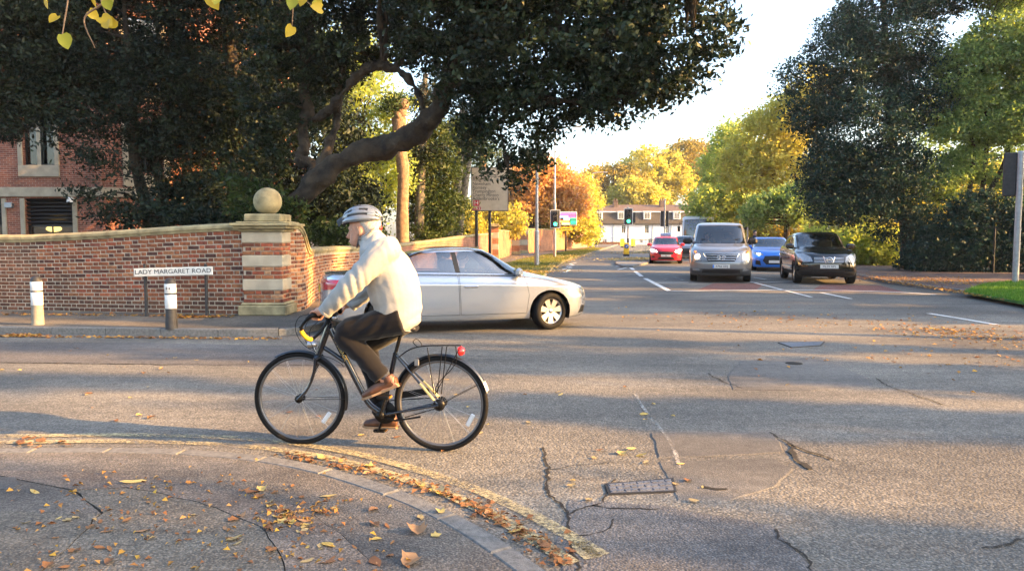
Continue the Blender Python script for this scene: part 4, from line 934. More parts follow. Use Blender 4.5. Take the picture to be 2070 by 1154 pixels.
# undergrowth behind the wall
def shrub(name, label, blobs, ncl, mt, seed, L=.13, Wd=.06, nper=40, sig=(.18, .18, .15), stem=True, group=None, gap=.2):
    c = Vector(blobs[0][0]); b = Vector((c.x, c.y, LZ)); tr = [([b, b.lerp(c, .6), c], [.05, .04, .02])] if stem else []
    return tree(name, label, b, tr, blobs, ncl, nper, L, Wd, mt, sig=sig, gap=gap, nbr=14, seed=seed, cat='shrub', group=group, brad=.015)
shrub('shrub', 'leafy green shrub above the swept wall behind the rider', [bl(680, 478, 21.5, 1.0, .6, .4), bl(730, 480, 22.5, .7, .5, .35)], 150, 'leaf_shrub', 41)
shrub('shrub', 'green shrub at the foot of the conifer trunks', [bl(850, 476, 33, 1.0, .6, .6), bl(895, 474, 36, 1.1, .6, .7)], 130, 'leaf_shrub', 42)
shrub('shrub', 'ivy and seedlings under the yew behind the coping', [bl(300, 440, 18.6, 1.4, .5, .35), bl(420, 450, 18.4, 1.2, .5, .3)], 110, 'leaf_yew', 43)
shrub('shrub', 'small leafy shoots round the base of the stone ball', [bl(585, 425, 17.2, .4, .3, .35), bl(500, 400, 17.6, .5, .3, .5)], 46, 'leaf_shrub', 44)
shrub('shrub', 'yellow sunlit bush behind the wall near the direction sign', [bl(920, 455, 50, 2.2, 1, 1.2), bl(970, 440, 52, 1.8, 1, 1.5), bl(1010, 450, 52, 2.2, 1, 1.3)], 260, 'leaf_yellow', 45, .26, .15, 36, (.3, .3, .25))
# street trees beyond, left side
b = gb(1075, 66)
tree('autumn_tree', 'orange-red autumn tree behind the ball piers', b, [([b, b + Vector((0, 0, 3)), A(1085, 360, 66)], [.3, .25, .08])], [bl(1085, 365, 66, 3.0, 2.6, 2.0), bl(1125, 385, 67, 2.8, 2.4, 2.2), bl(1060, 420, 66, 2.4, 2.2, 1.6), bl(1150, 410, 68, 1.8, 2, 1.6)], 620, 40, .30, .18, 'leaf_orange', sig=(.42, .42, .34), gap=.25, freq=.7, nbr=40, seed=51, brad=.06)
b = gb(1140, 74)
tree('autumn_tree', 'yellow autumn tree spreading over the far wall', b, [([b, b + Vector((0, 0, 2.5)), A(1140, 410, 74)], [.3, .25, .08])], [bl(1130, 430, 73, 3.2, 2.4, 2.0), bl(1170, 420, 75, 2.2, 2.2, 2.4), bl(1085, 455, 70, 2.8, 2, 1.2), bl(1180, 465, 76, 1.6, 1.6, 1.6), bl(1180, 380, 78, 1.3, 1.3, 1.6)], 640, 40, .30, .18, 'leaf_yellow', sig=(.42, .42, .34), gap=.25, freq=.7, nbr=40, seed=52, brad=.06)
b = gb(1192, 92); tree('garden_tree', 'dark green bush at the end of the far wall', b, [([b, b + Vector((0, 0, 2)), A(1190, 440, 92)], [.15, .12, .05])], [bl(1188, 440, 92, 1.1, 1.1, 2.2), bl(1196, 470, 92, 1.0, 1, 1.5)], 160, 36, .3, .16, 'leaf_shrub', sig=(.35, .35, .3), seed=53, nbr=10)
for i, (px, py, d, r, mt, lab, gp) in enumerate([(1240, 370, 140, 5.5, 'leaf_olive', 'thin half-bare tree above the left end of the white house', .75), (1320, 355, 145, 7.0, 'leaf_yellow', 'broad golden tree above the middle of the white house', .25), (1395, 330, 150, 6.0, 'leaf_olive', 'thin-topped olive tree above the right chimneys', .6), (1290, 390, 135, 4.5, 'leaf_yellow', 'lower yellow tree just behind the white house roof', .4)]):
    b = gb(px, d); c = A(px, py, d)
    tree('background_tree', lab, b, [([b, b.lerp(c, .5), c + Vector((0, 0, r*.6))], [.5, .35, .06]), ([b.lerp(c, .5), c + Vector((r*.5, 0, r*.3))], [.25, .05]), ([b.lerp(c, .45), c + Vector((-r*.5, 0, r*.35))], [.25, .05])],
         [(tuple(c), (r, r*.8, r*.8)), (tuple(c + Vector((r*.6, 0, -r*.35))), (r*.6, r*.5, r*.6)), (tuple(c + Vector((-r*.6, 0, -r*.3))), (r*.6, r*.5, r*.6))], int(520 * (1 - gp * .4)), 36, .55, .36, mt, sig=(.7, .7, .55), gap=gp * .8, freq=.45, nbr=110, seed=60 + i, brad=.11, group='trees behind the white house')
# right side of the street
def rb(px, d): p = A(px, 480, d); return Vector((p.x, d, RZ))
b = rb(1480, 62); tree('autumn_tree', 'yellow-green tree beyond the bus, farthest along the right side', b, [([b, b + Vector((0, 0, 3)), A(1480, 330, 62)], [.3, .22, .06])], [bl(1480, 340, 62, 2.8, 2.4, 2.6), bl(1450, 420, 60, 2.4, 2, 1.8), bl(1520, 400, 60, 2.6, 2, 2.0), bl(1480, 280, 62, 1.6, 1.6, 1.4)], 560, 40, .28, .17, 'leaf_lime', sig=(.42, .42, .34), gap=.3, freq=.7, nbr=50, seed=71, brad=.06)
b = rb(1560, 52); tree('autumn_tree', 'tall golden tree left of the dark yew', b, [([b, b + Vector((0, 0, 4)), A(1570, 260, 52)], [.3, .22, .06])], [bl(1550, 290, 52, 2.4, 2.2, 2.4), bl(1610, 250, 51, 2.2, 2, 2.2), bl(1590, 350, 51, 2.8, 2.2, 1.8), bl(1650, 180, 50, 1.5, 1.5, 1.6), bl(1500, 340, 53, 1.6, 1.5, 1.6)], 600, 40, .24, .15, 'leaf_yellow', sig=(.4, .4, .32), gap=.35, freq=.8, nbr=70, seed=72, brad=.06)
b = rb(1590, 44); tree('garden_tree', 'round green tree above the blue hatchback', b, [([b, b + Vector((0, 0, 2)), A(1590, 410, 44)], [.2, .16, .05]), ([rb(1630, 44), A(1635, 430, 44), A(1630, 360, 44)], [.12, .1, .04])], [bl(1585, 420, 44, 2.2, 1.8, 1.1), bl(1640, 400, 44, 1.6, 1.5, 1.2), bl(1545, 440, 45, 1.2, 1.2, .8)], 420, 40, .2, .11, 'leaf_green', sig=(.32, .32, .24), seed=73, nbr=40, brad=.04)
b = rb(1835, 32.5); tree('dark_yew', 'tall dark blue-green yew between the golden and pale green trees', b, [([b] + tp((1830, 460, 32.5), (1815, 380, 32.5), (1800, 250, 32.5), (1790, 100, 32.5), (1785, -80, 32.5)), [.28, .24, .22, .2, .16, .06]), (tp((1815, 390, 32.5), (1740, 330, 32), (1670, 310, 32)), [.1, .08, .03]), (tp((1800, 250, 32.5), (1700, 200, 32), (1600, 150, 32.5)), [.1, .07, .02])],
    [bl(1700, 120, 32.5, 1.4, 1.6, 2.2), bl(1790, 60, 32.5, 2.2, 2, 2.4), bl(1740, 260, 32, 2.2, 2, 1.8), bl(1800, 360, 32, 2.0, 1.8, 1.5), bl(1690, 340, 32, 1.4, 1.3, 1.1), bl(1600, 160, 33, .5, .6, .9), bl(1640, 230, 32.5, .9, .9, .9), bl(1860, 180, 32.5, 1.6, 1.6, 2.0), bl(1780, -120, 32.5, 2.6, 2.2, 2), bl(1900, -40, 32.5, 2, 2, 1.6), bl(1730, 415, 31.8, 1.8, 1.4, 1.0), bl(1820, 445, 31.6, 1.6, 1.4, .9), bl(1660, 390, 32, 1.0, 1.0, .8)],
    2100, 62, .16, .065, 'leaf_cedar', sig=(.32, .32, .22), gap=.10, freq=1.0, nbr=110, seed=74, droop=.25, brad=.05)
b = rb(1975, 31.5); tree('pale_tree', 'pale green multi-stemmed tree above the ivy hedge', b, [([b] + tp((1960, 400, 31.5), (1968, 300, 31.5), (1945, 220, 31.5), (1930, 130, 31.5)), [.12, .1, .08, .06, .03]), ([b] + tp((1985, 400, 31.5), (1995, 280, 31.5), (1985, 160, 31.5), (1990, 60, 31.5)), [.12, .1, .08, .06, .03]), (tp((1985, 410, 31.5), (2030, 330, 31.3), (2050, 230, 31.3), (2070, 120, 31.3)), [.11, .09, .07, .03])],
    [bl(1950, 150, 31.5, 1.3, 1.4, 1.5), bl(2030, 110, 31.5, 1.6, 1.6, 1.8), bl(2000, 240, 31.5, 1.7, 1.5, 1.2), bl(1905, 260, 31.2, .8, .9, .6), bl(2080, 260, 30.6, 1.2, 1.2, 1.3), bl(1900, 370, 31.5, .8, .9, .8), bl(2110, 120, 30.6, 1.6, 1.6, 2), bl(2060, -60, 31.5, 2.2, 2, 1.6), bl(2040, 350, 31.5, 1.2, 1, .6), bl(1960, 330, 31.6, 1.2, 1, .8), bl(2080, 420, 31.2, 1.2, .8, .6), bl(1910, 430, 31.8, .7, .7, .6)],
    1950, 56, .125, .075, 'leaf_green', sig=(.26, .26, .2), gap=.32, freq=1.2, nbr=110, seed=75, brad=.03)
b = rb(1850, 38); tree('autumn_tree', 'yellow backlit tree glowing behind the wire fence', b, [([b, A(1845, 440, 38), A(1850, 330, 38)], [.2, .16, .06]), ([b, A(1820, 450, 38), A(1800, 400, 38)], [.13, .1, .04])], [bl(1860, 440, 38, 1.6, 1.3, 1.3), bl(1940, 420, 38, 2.2, 1.4, 1.5), bl(1790, 470, 38, 1.6, 1.2, 1.0), bl(2020, 400, 38, 2.2, 1.5, 1.8)], 460, 40, .2, .12, 'leaf_yellow', sig=(.32, .32, .26), seed=76, nbr=40, brad=.04)
b = rb(2000, 29.5)
shrub('ivy_hedge', 'dark ivy hedge behind the wire fence by the signal pole', [bl(1890, 520, 29.3, .9, .5, .8), bl(1950, 510, 29.1, 1.0, .5, 1.0), bl(2010, 515, 29, 1.1, .5, 1.0), bl(2075, 510, 28.9, 1.2, .5, 1.1), bl(2150, 510, 28.7, 1.2, .5, 1.2), bl(1945, 440, 29.2, .75, .5, .9), bl(2010, 470, 29.1, 1.0, .5, .6), bl(2080, 460, 29, 1.0, .5, .7), bl(1855, 520, 30.6, .8, .5, .8), bl(1980, 420, 29.3, .8, .5, .6), bl(2060, 430, 29.1, 1.0, .5, .6), bl(1900, 480, 29.6, .8, .5, .7)], 1000, 'leaf_cedar', 77, .12, .08, 46, (.2, .16, .2), False, gap=.05)
shrub('shrub', 'yellow-green hedge bushes behind the black car', [bl(1700, 510, 37, 1.3, .8, 1.0), bl(1750, 500, 36, 1.3, .8, 1.1), bl(1800, 510, 35.5, 1.2, .8, 1.0), bl(1650, 500, 39, 1.3, .8, 1.1)], 360, 'leaf_lime', 78, .17, .09, 42, (.26, .24, .22))
shrub('shrub', 'olive bushes behind the blue hatchback', [bl(1600, 495, 46, 1.4, .8, 1.0), bl(1550, 490, 50, 1.5, .9, 1.2), bl(1500, 485, 54, 1.6, .9, 1.2)], 300, 'leaf_olive', 79, .22, .12, 40, (.3, .28, .24))
b = rb(1700, 54); tree('autumn_tree', 'olive-gold tree filling the gap behind the black car', b, [([b, b + Vector((0, 0, 3)), A(1700, 380, 54)], [.25, .2, .06])], [bl(1690, 430, 54, 2.6, 2, 2.2), bl(1740, 390, 55, 2.4, 2, 2.4), bl(1660, 360, 54, 1.8, 1.6, 1.8), bl(1780, 440, 53, 2.4, 2, 2.0), bl(1630, 440, 55, 2.0, 1.6, 1.8)], 620, 40, .22, .13, 'leaf_lime', sig=(.36, .36, .3), gap=.15, freq=.8, nbr=50, seed=81, brad=.05)
b = rb(1960, 46); tree('autumn_tree', 'pale yellow-green trees massed behind the multi-stemmed tree', b, [([b, b + Vector((0, 0, 4)), A(1960, 250, 46)], [.25, .2, .06])], [bl(1930, 330, 46, 2.6, 2, 3.0), bl(2040, 280, 46, 3, 2, 4), bl(1860, 400, 46, 2.2, 2, 2.2), bl(1990, 450, 45, 3, 2, 1.6), bl(2110, 400, 45, 3, 2, 3), bl(1880, 250, 47, 1.6, 1.6, 2)], 900, 42, .2, .12, 'leaf_lime', sig=(.36, .36, .3), gap=.15, freq=.8, nbr=60, seed=82, brad=.05)
# trees of the same row farther along the right side, out of the picture: they cast the long shadows over the junction
for i, (x, y, ry, h, z0, n_, gp, lab) in enumerate([
    (23.0, -5.2, 4.6, 14.0, 1.0, 620, .05, 'dense holly beside the junction, behind the photographer'), (24.0, 1.25, .50, 12, .6, 120, .1, 'slim columnar yew beside the junction'), (22.5, 4.1, .95, 12.5, .8, 190, .15, 'narrow laurel beside the junction'),
    (23.5, 5.85, .40, 13, .6, 90, .2, 'slim columnar holly beside the junction'), (25.0, 10.9, 1.55, 13, .5, 300, .12, 'holly across the junction corner'), (22.0, 14.9, 1.7, 12.5, .4, 300, .1, 'tall laurel behind the right footway'), (21.5, 19.4, 1.9, 12.5, .4, 320, .08, 'bushy yew behind the right footway'), (20.8, 8.0, 1.1, 13, 8.5, 60, .5, 'thin birch crown over the right footway'), (24.5, 24.6, 2.0, 11, .4, 300, .1, 'round holly farther along the right footway'), (27.0, 30.5, 2.2, 11, .4, 300, .12, 'broad laurel farther along the right footway')]):
    b = Vector((x, y, RZ)); zc = (z0 + h)/2
    tree('roadside_tree', lab, b, [([b, b + Vector((0, 0, h*.5)), b + Vector((0, 0, h*.95))], [.16, .12, .04])], [((x, y, zc), (1.6, ry, (h - z0)/2)), ((x, y, z0 + (h - z0)*.3), (1.5, ry*.95, (h - z0)*.32)), ((x, y, z0 + (h - z0)*.75), (1.3, ry*.85, (h - z0)*.27))], int(n_*1.25), 30, .26, .17, 'leaf_shrub', sig=(.3, min(.3, ry*.3), .3), gap=gp, freq=1.2, nbr=20, seed=90 + i)
# ------------------------------------------------------------------ vehicles
def paint(name, col, metal=.35, rough=.32, coat=1.0):
    return mat(name, col, rough, metal, var=.03, scale=2, coat=coat)
M['silver'] = paint('silver_paint', (.41, .44, .48), .6, .22)
M['van_silver'] = paint('van_silver_paint', (.24, .25, .265), .55, .3)
M['black_paint'] = paint('black_car_paint', (.004, .005, .006), .0, .12)
M['blue_paint'] = paint('blue_car_paint', (.03, .20, .72), .2, .28)
M['red_paint'] = paint('red_car_paint', (.52, .015, .035), .1, .28)
M['plastic'] = mat('black_plastic', (.008, .008, .0085), .55, var=.15)
M['plastic_grey'] = mat('grey_plastic', (.07, .07, .072), .6, var=.1)
M['lamp_lens'] = mat('clear_lamp_lens', (.34, .35, .36), .22, .5, var=.25, scale=30, coat=1.0)
M['tail_red'] = mat('red_tail_lamp', (.42, .01, .03), .2, 0, var=.2, scale=20, coat=1.0)
M['amber'] = mat('amber_lens', (.6, .22, .03), .25, 0, coat=1.0)
M['plate_white'] = mat('white_plate', (.68, .68, .66), .4, var=.03); M['plate_yellow'] = mat('yellow_plate', (.70, .48, .04), .4, var=.03)
M['alloy'] = mat('alloy_wheel', (.48, .47, .46), .3, .8, var=.06); M['alloy_dark'] = mat('dark_alloy', (.05, .05, .055), .4, .5)
M['cabin'] = mat('cabin_trim', (.055, .057, .06), .8, var=.15); M['seat'] = mat('seat_fabric', (.045, .045, .05), .9, var=.2)
M['head_on'] = emit('lit_headlamp', (1, .70, .34), 8.0); M['head_dim'] = emit('daytime_lamp', (1, .9, .7), 4.0)
M['skin'] = mat('skin', (.50, .27, .18), .55, var=.1, scale=30); M['hair_dark'] = mat('dark_hair', (.02, .016, .013), .6, var=.3, scale=60)
M['jumper'] = mat('dark_jumper', (.05, .055, .07), .9, var=.2, scale=20)

def ring_outline(sp, nq, ns):
    """half plan outline (y >= 0) from nose centre to tail centre"""
    xf, xr, w, lf, lr, nf, nr = sp['xf'], sp['xr'], sp['w'], sp['lf'], sp['lr'], sp.get('nf', 2.6), sp.get('nr', 2.8)
    def quarter(l, n, m):
        t = np.linspace(0, math.pi/2, 200); x = l * np.cos(t) ** (2/n); y = w * np.sin(t) ** (2/n)
        s = np.r_[0, np.cumsum(np.hypot(np.diff(x), np.diff(y)))]; q = np.linspace(0, s[-1], m); return np.interp(q, s, x), np.interp(q, s, y)
    ax, ay = quarter(lf, nf, nq); bx, by = quarter(lr, nr, nq)
    fx = xf - lf + ax; rx = xr + lr - bx[::-1]; ry = by[::-1]
    sx = np.linspace(fx[-1], rx[0], ns + 2)[1:-1]; u = np.linspace(-1, 1, ns)
    sy = w * (1 + sp.get('barrel', .012) * (1 - u * u))
    x = np.r_[fx, sx, rx]; y = np.r_[ay, sy, ry]; x_, z = zip(*sp['z']); return np.c_[x, y, pchip(x_[::-1] if x_[0] > x_[-1] else x_, z[::-1] if x_[0] > x_[-1] else z, x)]
class Car:
    def __init__(s, rings, nq=16, ns=34, sub=4):
        K = [ring_outline(r, nq, ns) for r in rings]; K = np.array(K); nk = len(K)
        tk = np.r_[0, np.cumsum([np.linalg.norm(K[i+1] - K[i], axis=1).mean() + 1e-3 for i in range(nk - 1)])]
        ts = np.concatenate([np.linspace(tk[i], tk[i+1], sub + 1)[:-1] for i in range(nk - 1)] + [[tk[-1]]])
        Pm = np.zeros((len(ts), K.shape[1], 3))
        for j in range(K.shape[1]):
            for c in range(3): Pm[:, j, c] = pchip(tk, K[:, j, c], ts)
        Pm[:, 0, 1] = 0; Pm[:, -1, 1] = 0
        s.bm = bmesh.new(); V = [[s.bm.verts.new(Pm[i, j]) for j in range(K.shape[1])] for i in range(len(ts))]
        for i in range(len(ts) - 1):
            for j in range(K.shape[1] - 1):
                s.bm.faces.new((V[i][j], V[i][j+1], V[i+1][j+1], V[i+1][j]))
        top = [V[-1][j] for j in range(K.shape[1])]
        try: s.bm.faces.new(top)
        except Exception: pass
        s.lay = s.bm.faces.layers.int.new('tag'); s.names = ['body']
        s.bm.normal_update()
    def region(s, name, poly, ax, cond, over=None):
        """poly: convex polygon in the projection 'xz', 'yz' or 'xy'; faces inside that meet cond get the tag"""
        if name not in s.names: s.names.append(name)
        idx = s.names.index(name); a, b = {'xz': (0, 2), 'yz': (1, 2), 'xy': (0, 1)}[ax]; P = [Vector(p) for p in poly]; n = len(P)
        ar = sum(P[i].x*P[(i+1) % n].y - P[(i+1) % n].x*P[i].y for i in range(n))
        if ar < 0: P = P[::-1]
        x0, x1, y0, y1 = min(p.x for p in P), max(p.x for p in P), min(p.y for p in P), max(p.y for p in P)
        def cand(f):
            c = f.calc_center_median()
            if not cond(c, f.normal): return False
            xs = [v.co[a] for v in f.verts]; ys = [v.co[b] for v in f.verts]
            return max(xs) >= x0 and min(xs) <= x1 and max(ys) >= y0 and min(ys) <= y1
        for i in range(n):
            p, q = P[i], P[(i+1) % n]; d = q - p
            if d.length < 1e-6: continue
            no = [0, 0, 0]; no[a] = -d.y; no[b] = d.x; co = [0, 0, 0]; co[a] = p.x; co[b] = p.y
            fs = [f for f in s.bm.faces if cand(f)]
            es = {e for f in fs for e in f.edges}; vs = {v for f in fs for v in f.verts}
            bmesh.ops.bisect_plane(s.bm, geom=list(vs) + list(es) + fs, dist=1e-5, plane_co=co, plane_no=no)
        for f in s.bm.faces:
            c = f.calc_center_median()
            if not cond(c, f.normal): continue
            pt = Vector((c[a], c[b]))
            if all((P[(i+1) % n] - P[i]).cross(pt - P[i]) >= -1e-7 for i in range(n)):
                if over is None or s.names[f[s.lay]] in over: f[s.lay] = idx
    def framed(s, name, poly, ax, cond, w=.012, edge='panel_gap', over=None):
        s.region(edge, poly, ax, cond, over); s.region(name, inset(poly, w), ax, cond, (over or []) + [edge] if over else None)
    def emit(s, root, spec, drop=('arch',)):
        """spec: tag -> (object name, material, 'merge' | 'pair', offset along normal, parent tag or None)"""
        s.bm.normal_update(); s.bm.faces.ensure_lookup_table(); out = {}
        vn = {}
        for v in s.bm.verts:
            nn = v.normal.copy()
            if abs(v.co.y) < 1e-4: nn.y = 0
            vn[v.index] = nn.normalized() if nn.length > 0 else Vector((0, 0, 1))
        s.bm.verts.index_update()
        for v in s.bm.verts:
            nn = v.normal.copy()
            if abs(v.co.y) < 1e-4: nn.y = 0
            vn[v.index] = nn.normalized() if nn.length > 0 else Vector((0, 0, 1))
        for i, nm in enumerate(s.names):
            if nm in drop: continue
            fs = [f for f in s.bm.faces if f[s.lay] == i]
            if not fs: continue
            oname, mt, mode, off, par = spec.get(nm, (nm, 'plastic', 'merge', 0, None))
            for sides in ([(1, -1)] if mode == 'merge' else [(1,), (-1,)]):
                vs = []; fc = []; ns = []
                for sg in sides:
                    mp = {}
                    for f in fs:
                        ids = []
                        for v in f.verts:
                            if v.index not in mp:
                                mp[v.index] = len(vs); nn = vn[v.index]; p = v.co + nn * off; vs.append((p.x, p.y * sg, p.z)); ns.append((nn.x, nn.y * sg, nn.z))
                            ids.append(mp[v.index])
                        fc.append(ids if sg > 0 else ids[::-1])
                me = D.meshes.new(oname); me.from_pydata(vs, [], fc); me.materials.append(M[mt]); me.polygons.foreach_set('use_smooth', [True] * len(fc)); me.update()
                me.normals_split_custom_set_from_vertices(ns)
                o = D.objects.new(oname, me); out.setdefault(nm, []).append(o)
                pr = root
                if par: pr = out[par][0 if mode == 'merge' else (0 if sides[0] > 0 else -1)]
                link(o, pr)
        return out
SIDE = lambda c, n: n.y > .25 and c.y > .3
FRONT = lambda x: (lambda c, n: c.x > x and n.x > .12)
def disc(cx, cz, r, n=20): return [(cx + r*math.cos(2*math.pi*i/n), cz + r*math.sin(2*math.pi*i/n)) for i in range(n)]
def wheel(parent, loc, r, w, rimr, style, steer=0.0, side=1):
    """side +1: outer face towards +y"""
    e = empty('wheel', loc, steer, parent); h = w/2
    k = MB(); k.lathe([(rimr*.98, -h*.8), (rimr*1.02, -h), (r*.93, -h), (r*.985, -h*.8), (r, -h*.5), (r, h*.5), (r*.985, h*.8), (r*.93, h), (rimr*1.02, h), (rimr*.98, h*.8)], n=40, axis='y'); k.build('tyre', M['rubber'], e)
    k = MB(); k.lathe([(rimr*.99, -h*.8), (rimr*.9, -h*.7), (rimr*.88, h*.2), (rimr*.93, h*.85), (rimr*1.0, h*.9), (rimr*1.0, h*.8)], n=36, axis='y')
    ns = {'seven': 7, 'five': 5, 'ten': 10, 'steel': 6}[style]; f = h*.75*side
    for i in range(ns):
        a = 2*math.pi*i/ns + .2; d = Vector((math.cos(a), 0, math.sin(a))); t = Vector((-d.z, 0, d.x)); w0, w1 = (rimr*.15, rimr*(.24 if ns < 8 else .11)) if style != 'ten' else (rimr*.07, rimr*.10)
        if style == 'five': w0, w1 = rimr*.16, rimr*.2
        pts = [d*rimr*.18 - t*w0, d*rimr*.18 + t*w0, d*rimr*.93 + t*w1, d*rimr*.93 - t*w1]; c0 = Vector((0, f, 0)); c1 = Vector((0, f - .04*side, 0))
        vs = [p + c0 + Vector((0, (-.012*side if j < 2 else 0), 0)) for j, p in enumerate(pts)] + [p + c1 for p in pts]
        k.add(vs, [(0, 1, 2, 3), (0, 4, 5, 1), (1, 5, 6, 2), (2, 6, 7, 3), (3, 7, 4, 0)], False)
    k.lathe([(0.0, f + .006*side), (rimr*.16, f), (rimr*.24, f - .03*side)], n=16, axis='y')
    k.build('rim', M['alloy_dark'] if style == 'ten' else M['alloy'], e)
    k = MB(); k.lathe([(0.01, h*.05*side), (rimr*.72, h*.05*side), (rimr*.72, -h*.1*side)], n=24, axis='y'); k.build('brake_disc', M['plastic_grey'], e)
    return e
def liner(root, x, z, r, y0, y1):
    for sg in (1, -1):
        k = MB(); rows = []
        for i in range(13):
            a = math.pi * (-.12 + 1.24 * i / 12); rows.append([(x + r*math.cos(a), sg*y0, z + r*math.sin(a)), (x + r*math.cos(a), sg*y1, z + r*math.sin(a))])
        k.grid(rows, False); k.build('wheel_arch_liner', M['plastic'], root)
def plate(root, text, loc, rot, w=.52, h=.111, mt='plate_white', band=True):
    k = MB(); k.box((0, 0, 0), (w, .012, h), bev=.004); p = k.build('number_plate', M[mt], root); p.location = loc; p.rotation_euler = rot
    if text: text_obj('plate_text', text, h * .86, M['black'], p, (.02 if band else 0, -.0075, 0), (R(90), 0, 0), .001, sx=.92)
    if band: k = MB(); k.box((-w/2 + .025, -.0072, 0), (.045, .002, h - .012)); k.build('plate_band', M['blue_paint'], p)
    return p
def mirror_parts(root, x, y, z, mt, s=1.0):
    for sg in (1, -1):
        k = MB(); k.box((x, sg*(y + .11*s), z + .02), (.13*s, .22*s, .15*s), bev=.045*s); k.box((x + .0, sg*y, z - .03), (.05, .14, .04), bev=.01); k.build('wing_mirror', M[mt], root)
def cabin_set(root, xs, floor, wid, rail, dash_x, belt, rhd=True):
    k = MB(); k.box(((xs[0] + xs[-1])/2, 0, floor), (abs(xs[0] - xs[-1]) + 2.2, wid*1.72, .06)); k.box((dash_x, 0, belt - .12), (.42, wid*1.6, .26), bev=.06); k.build('dashboard', M['cabin'], root)
    for x in xs:
        for sg in (1, -1):
            if x < -.5 and belt < 1.05: k = MB(); k.box((x + .12, sg*wid*.45, floor + .24), (.5, .5, .18), bev=.06); k.box((x - .15, sg*wid*.45, floor + .5), (.16, .48, .5), Matrix.Rotation(R(-20), 3, 'Y'), bev=.06); k.box((x - .2, sg*wid*.45, floor + .80), (.09, .24, .14), bev=.04); k.build('car_seat', M['seat'], root); continue
            k = MB(); k.box((x + .12, sg*wid*.45, floor + .24), (.5, .5, .18), bev=.06); m_ = Matrix.Rotation(R(-16), 3, 'Y'); k.box((x - .22, sg*wid*.45, floor + .58), (.16, .48, .68), m_, bev=.06); k.box((x - .36, sg*wid*.45, floor + 1.02), (.10, .26, .18), m_, bev=.04); k.build('car_seat', M['seat'], root)
    k = MB(); c = Vector((dash_x - .34, -wid*.45, belt - .06)); k.tube([c + Vector((.06*math.sin(a)*0 + .08*math.cos(a), .18*math.sin(a), .17*math.cos(a))) for a in np.linspace(0, 2*math.pi, 21)], .014, 6, caps=False); k.build('steering_wheel', M['plastic'], root)
def remesh(mb, name, mt, parent, voxel, smooth=2, mats=None):
    """fuse overlapping shapes into one continuous surface"""
    o = mb.build(name, mt); m = o.modifiers.new('r', 'REMESH'); m.mode = 'VOXEL'; m.voxel_size = voxel; m.use_smooth_shade = True
    if smooth: s_ = o.modifiers.new('s', 'SMOOTH'); s_.factor = .5; s_.iterations = smooth
    bpy.context.view_layer.update(); me = D.meshes.new_from_object(o.evaluated_get(bpy.context.evaluated_depsgraph_get())); old = o.data; o.modifiers.clear(); o.data = me; D.meshes.remove(old); me.name = name
    me.materials.clear(); me.materials.append(mt); me.polygons.foreach_set('use_smooth', [True] * len(me.polygons))
    if parent: o.parent = parent
    return o
_driver = {}
def driver(label, root_m, x, y, z, group=None):
    """seated driver; forward +x of the vehicle"""
    if not _driver:
        k = MB(); k.tube([(0, 0, .0), (0, 0, .15), (-.03, 0, .35), (-.06, 0, .5), (-.06, 0, .56)], [(.16, .12), (.17, .12), (.19, .11), (.14, .08), (.06, .06)], 14)
        for sg in (1, -1): k.tube([(-.05, sg*.17, .47), (.10, sg*.22, .27), (.32, sg*.15, .30)], [.058, .05, .035], 10); k.tube([(0, sg*.09, 0), (.35, sg*.12, .02), (.45, sg*.12, -.3)], [.09, .07, .05], 10)
        k.tube([(-.05, 0, .52), (-.03, 0, .64)], .055, 10); k.sphere((-.01, 0, .73), (.095, .075, .115), 16, 12); k.sphere((.085, 0, .715), (.02, .015, .02), 8, 6); k.sphere((.36, .15, .31), .045, 8, 6); k.sphere((.36, -.15, .31), .045, 8, 6)
        _driver['b'] = remesh(k, 'person', M['skin'], None, .02, 1)
        k = MB(); k.tube([(0, 0, -.02), (0, 0, .15), (-.03, 0, .35), (-.06, 0, .5), (-.06, 0, .57)], [(.18, .135), (.185, .135), (.205, .125), (.155, .095), (.075, .075)], 14)
        for sg in (1, -1): k.tube([(-.05, sg*.175, .48), (.10, sg*.22, .27), (.29, sg*.155, .30)], [.075, .064, .048], 10)
        _driver['j'] = remesh(k, 'jumper', M['jumper'], None, .025, 1)
        k = MB(); k.sphere((-.03, 0, .765), (.10, .085, .10), 14, 10); _driver['h'] = k.build('hair', M['hair_dark'])
        c = _driver['b']; _driver['j'].parent = c; _driver['h'].parent = c; o = c
    else:
        o = copy_tree(_driver['b'])
    o.matrix_world = root_m @ Matrix.Translation((x, y, z)); tag(o, label, 'person', group); return o
def place(root, p_front, yaw, xloc):
    """put the vehicle so that its local x = xloc lies on p_front, heading yaw"""
    d = Vector((math.cos(yaw), math.sin(yaw), 0)); q = Vector((p_front[0], p_front[1], 0)) - d * xloc; root.location = q; root.rotation_euler = (0, 0, yaw); bpy.context.view_layer.update(); return root.matrix_world.copy()
def doors(car, polys, w=.007):
    for nm, p in polys: car.framed(nm, p, 'xz', lambda c, n: n.y > .3 and c.y > .4, w, over=['body'])
def arches(car, xs, z, r):
    for x in xs:
        car.region('arch', disc(x, z, r, 22), 'xz', lambda c, n: c.y > .45 and c.z < z + r + .02)
        car.region('arch', [(x - r*.93, -.2), (x + r*.93, -.2), (x + r*.99, z - r*.12), (x - r*.99, z - r*.12)], 'xz', lambda c, n: c.y > .45 and c.z < z)
Z = lambda *a: list(a)

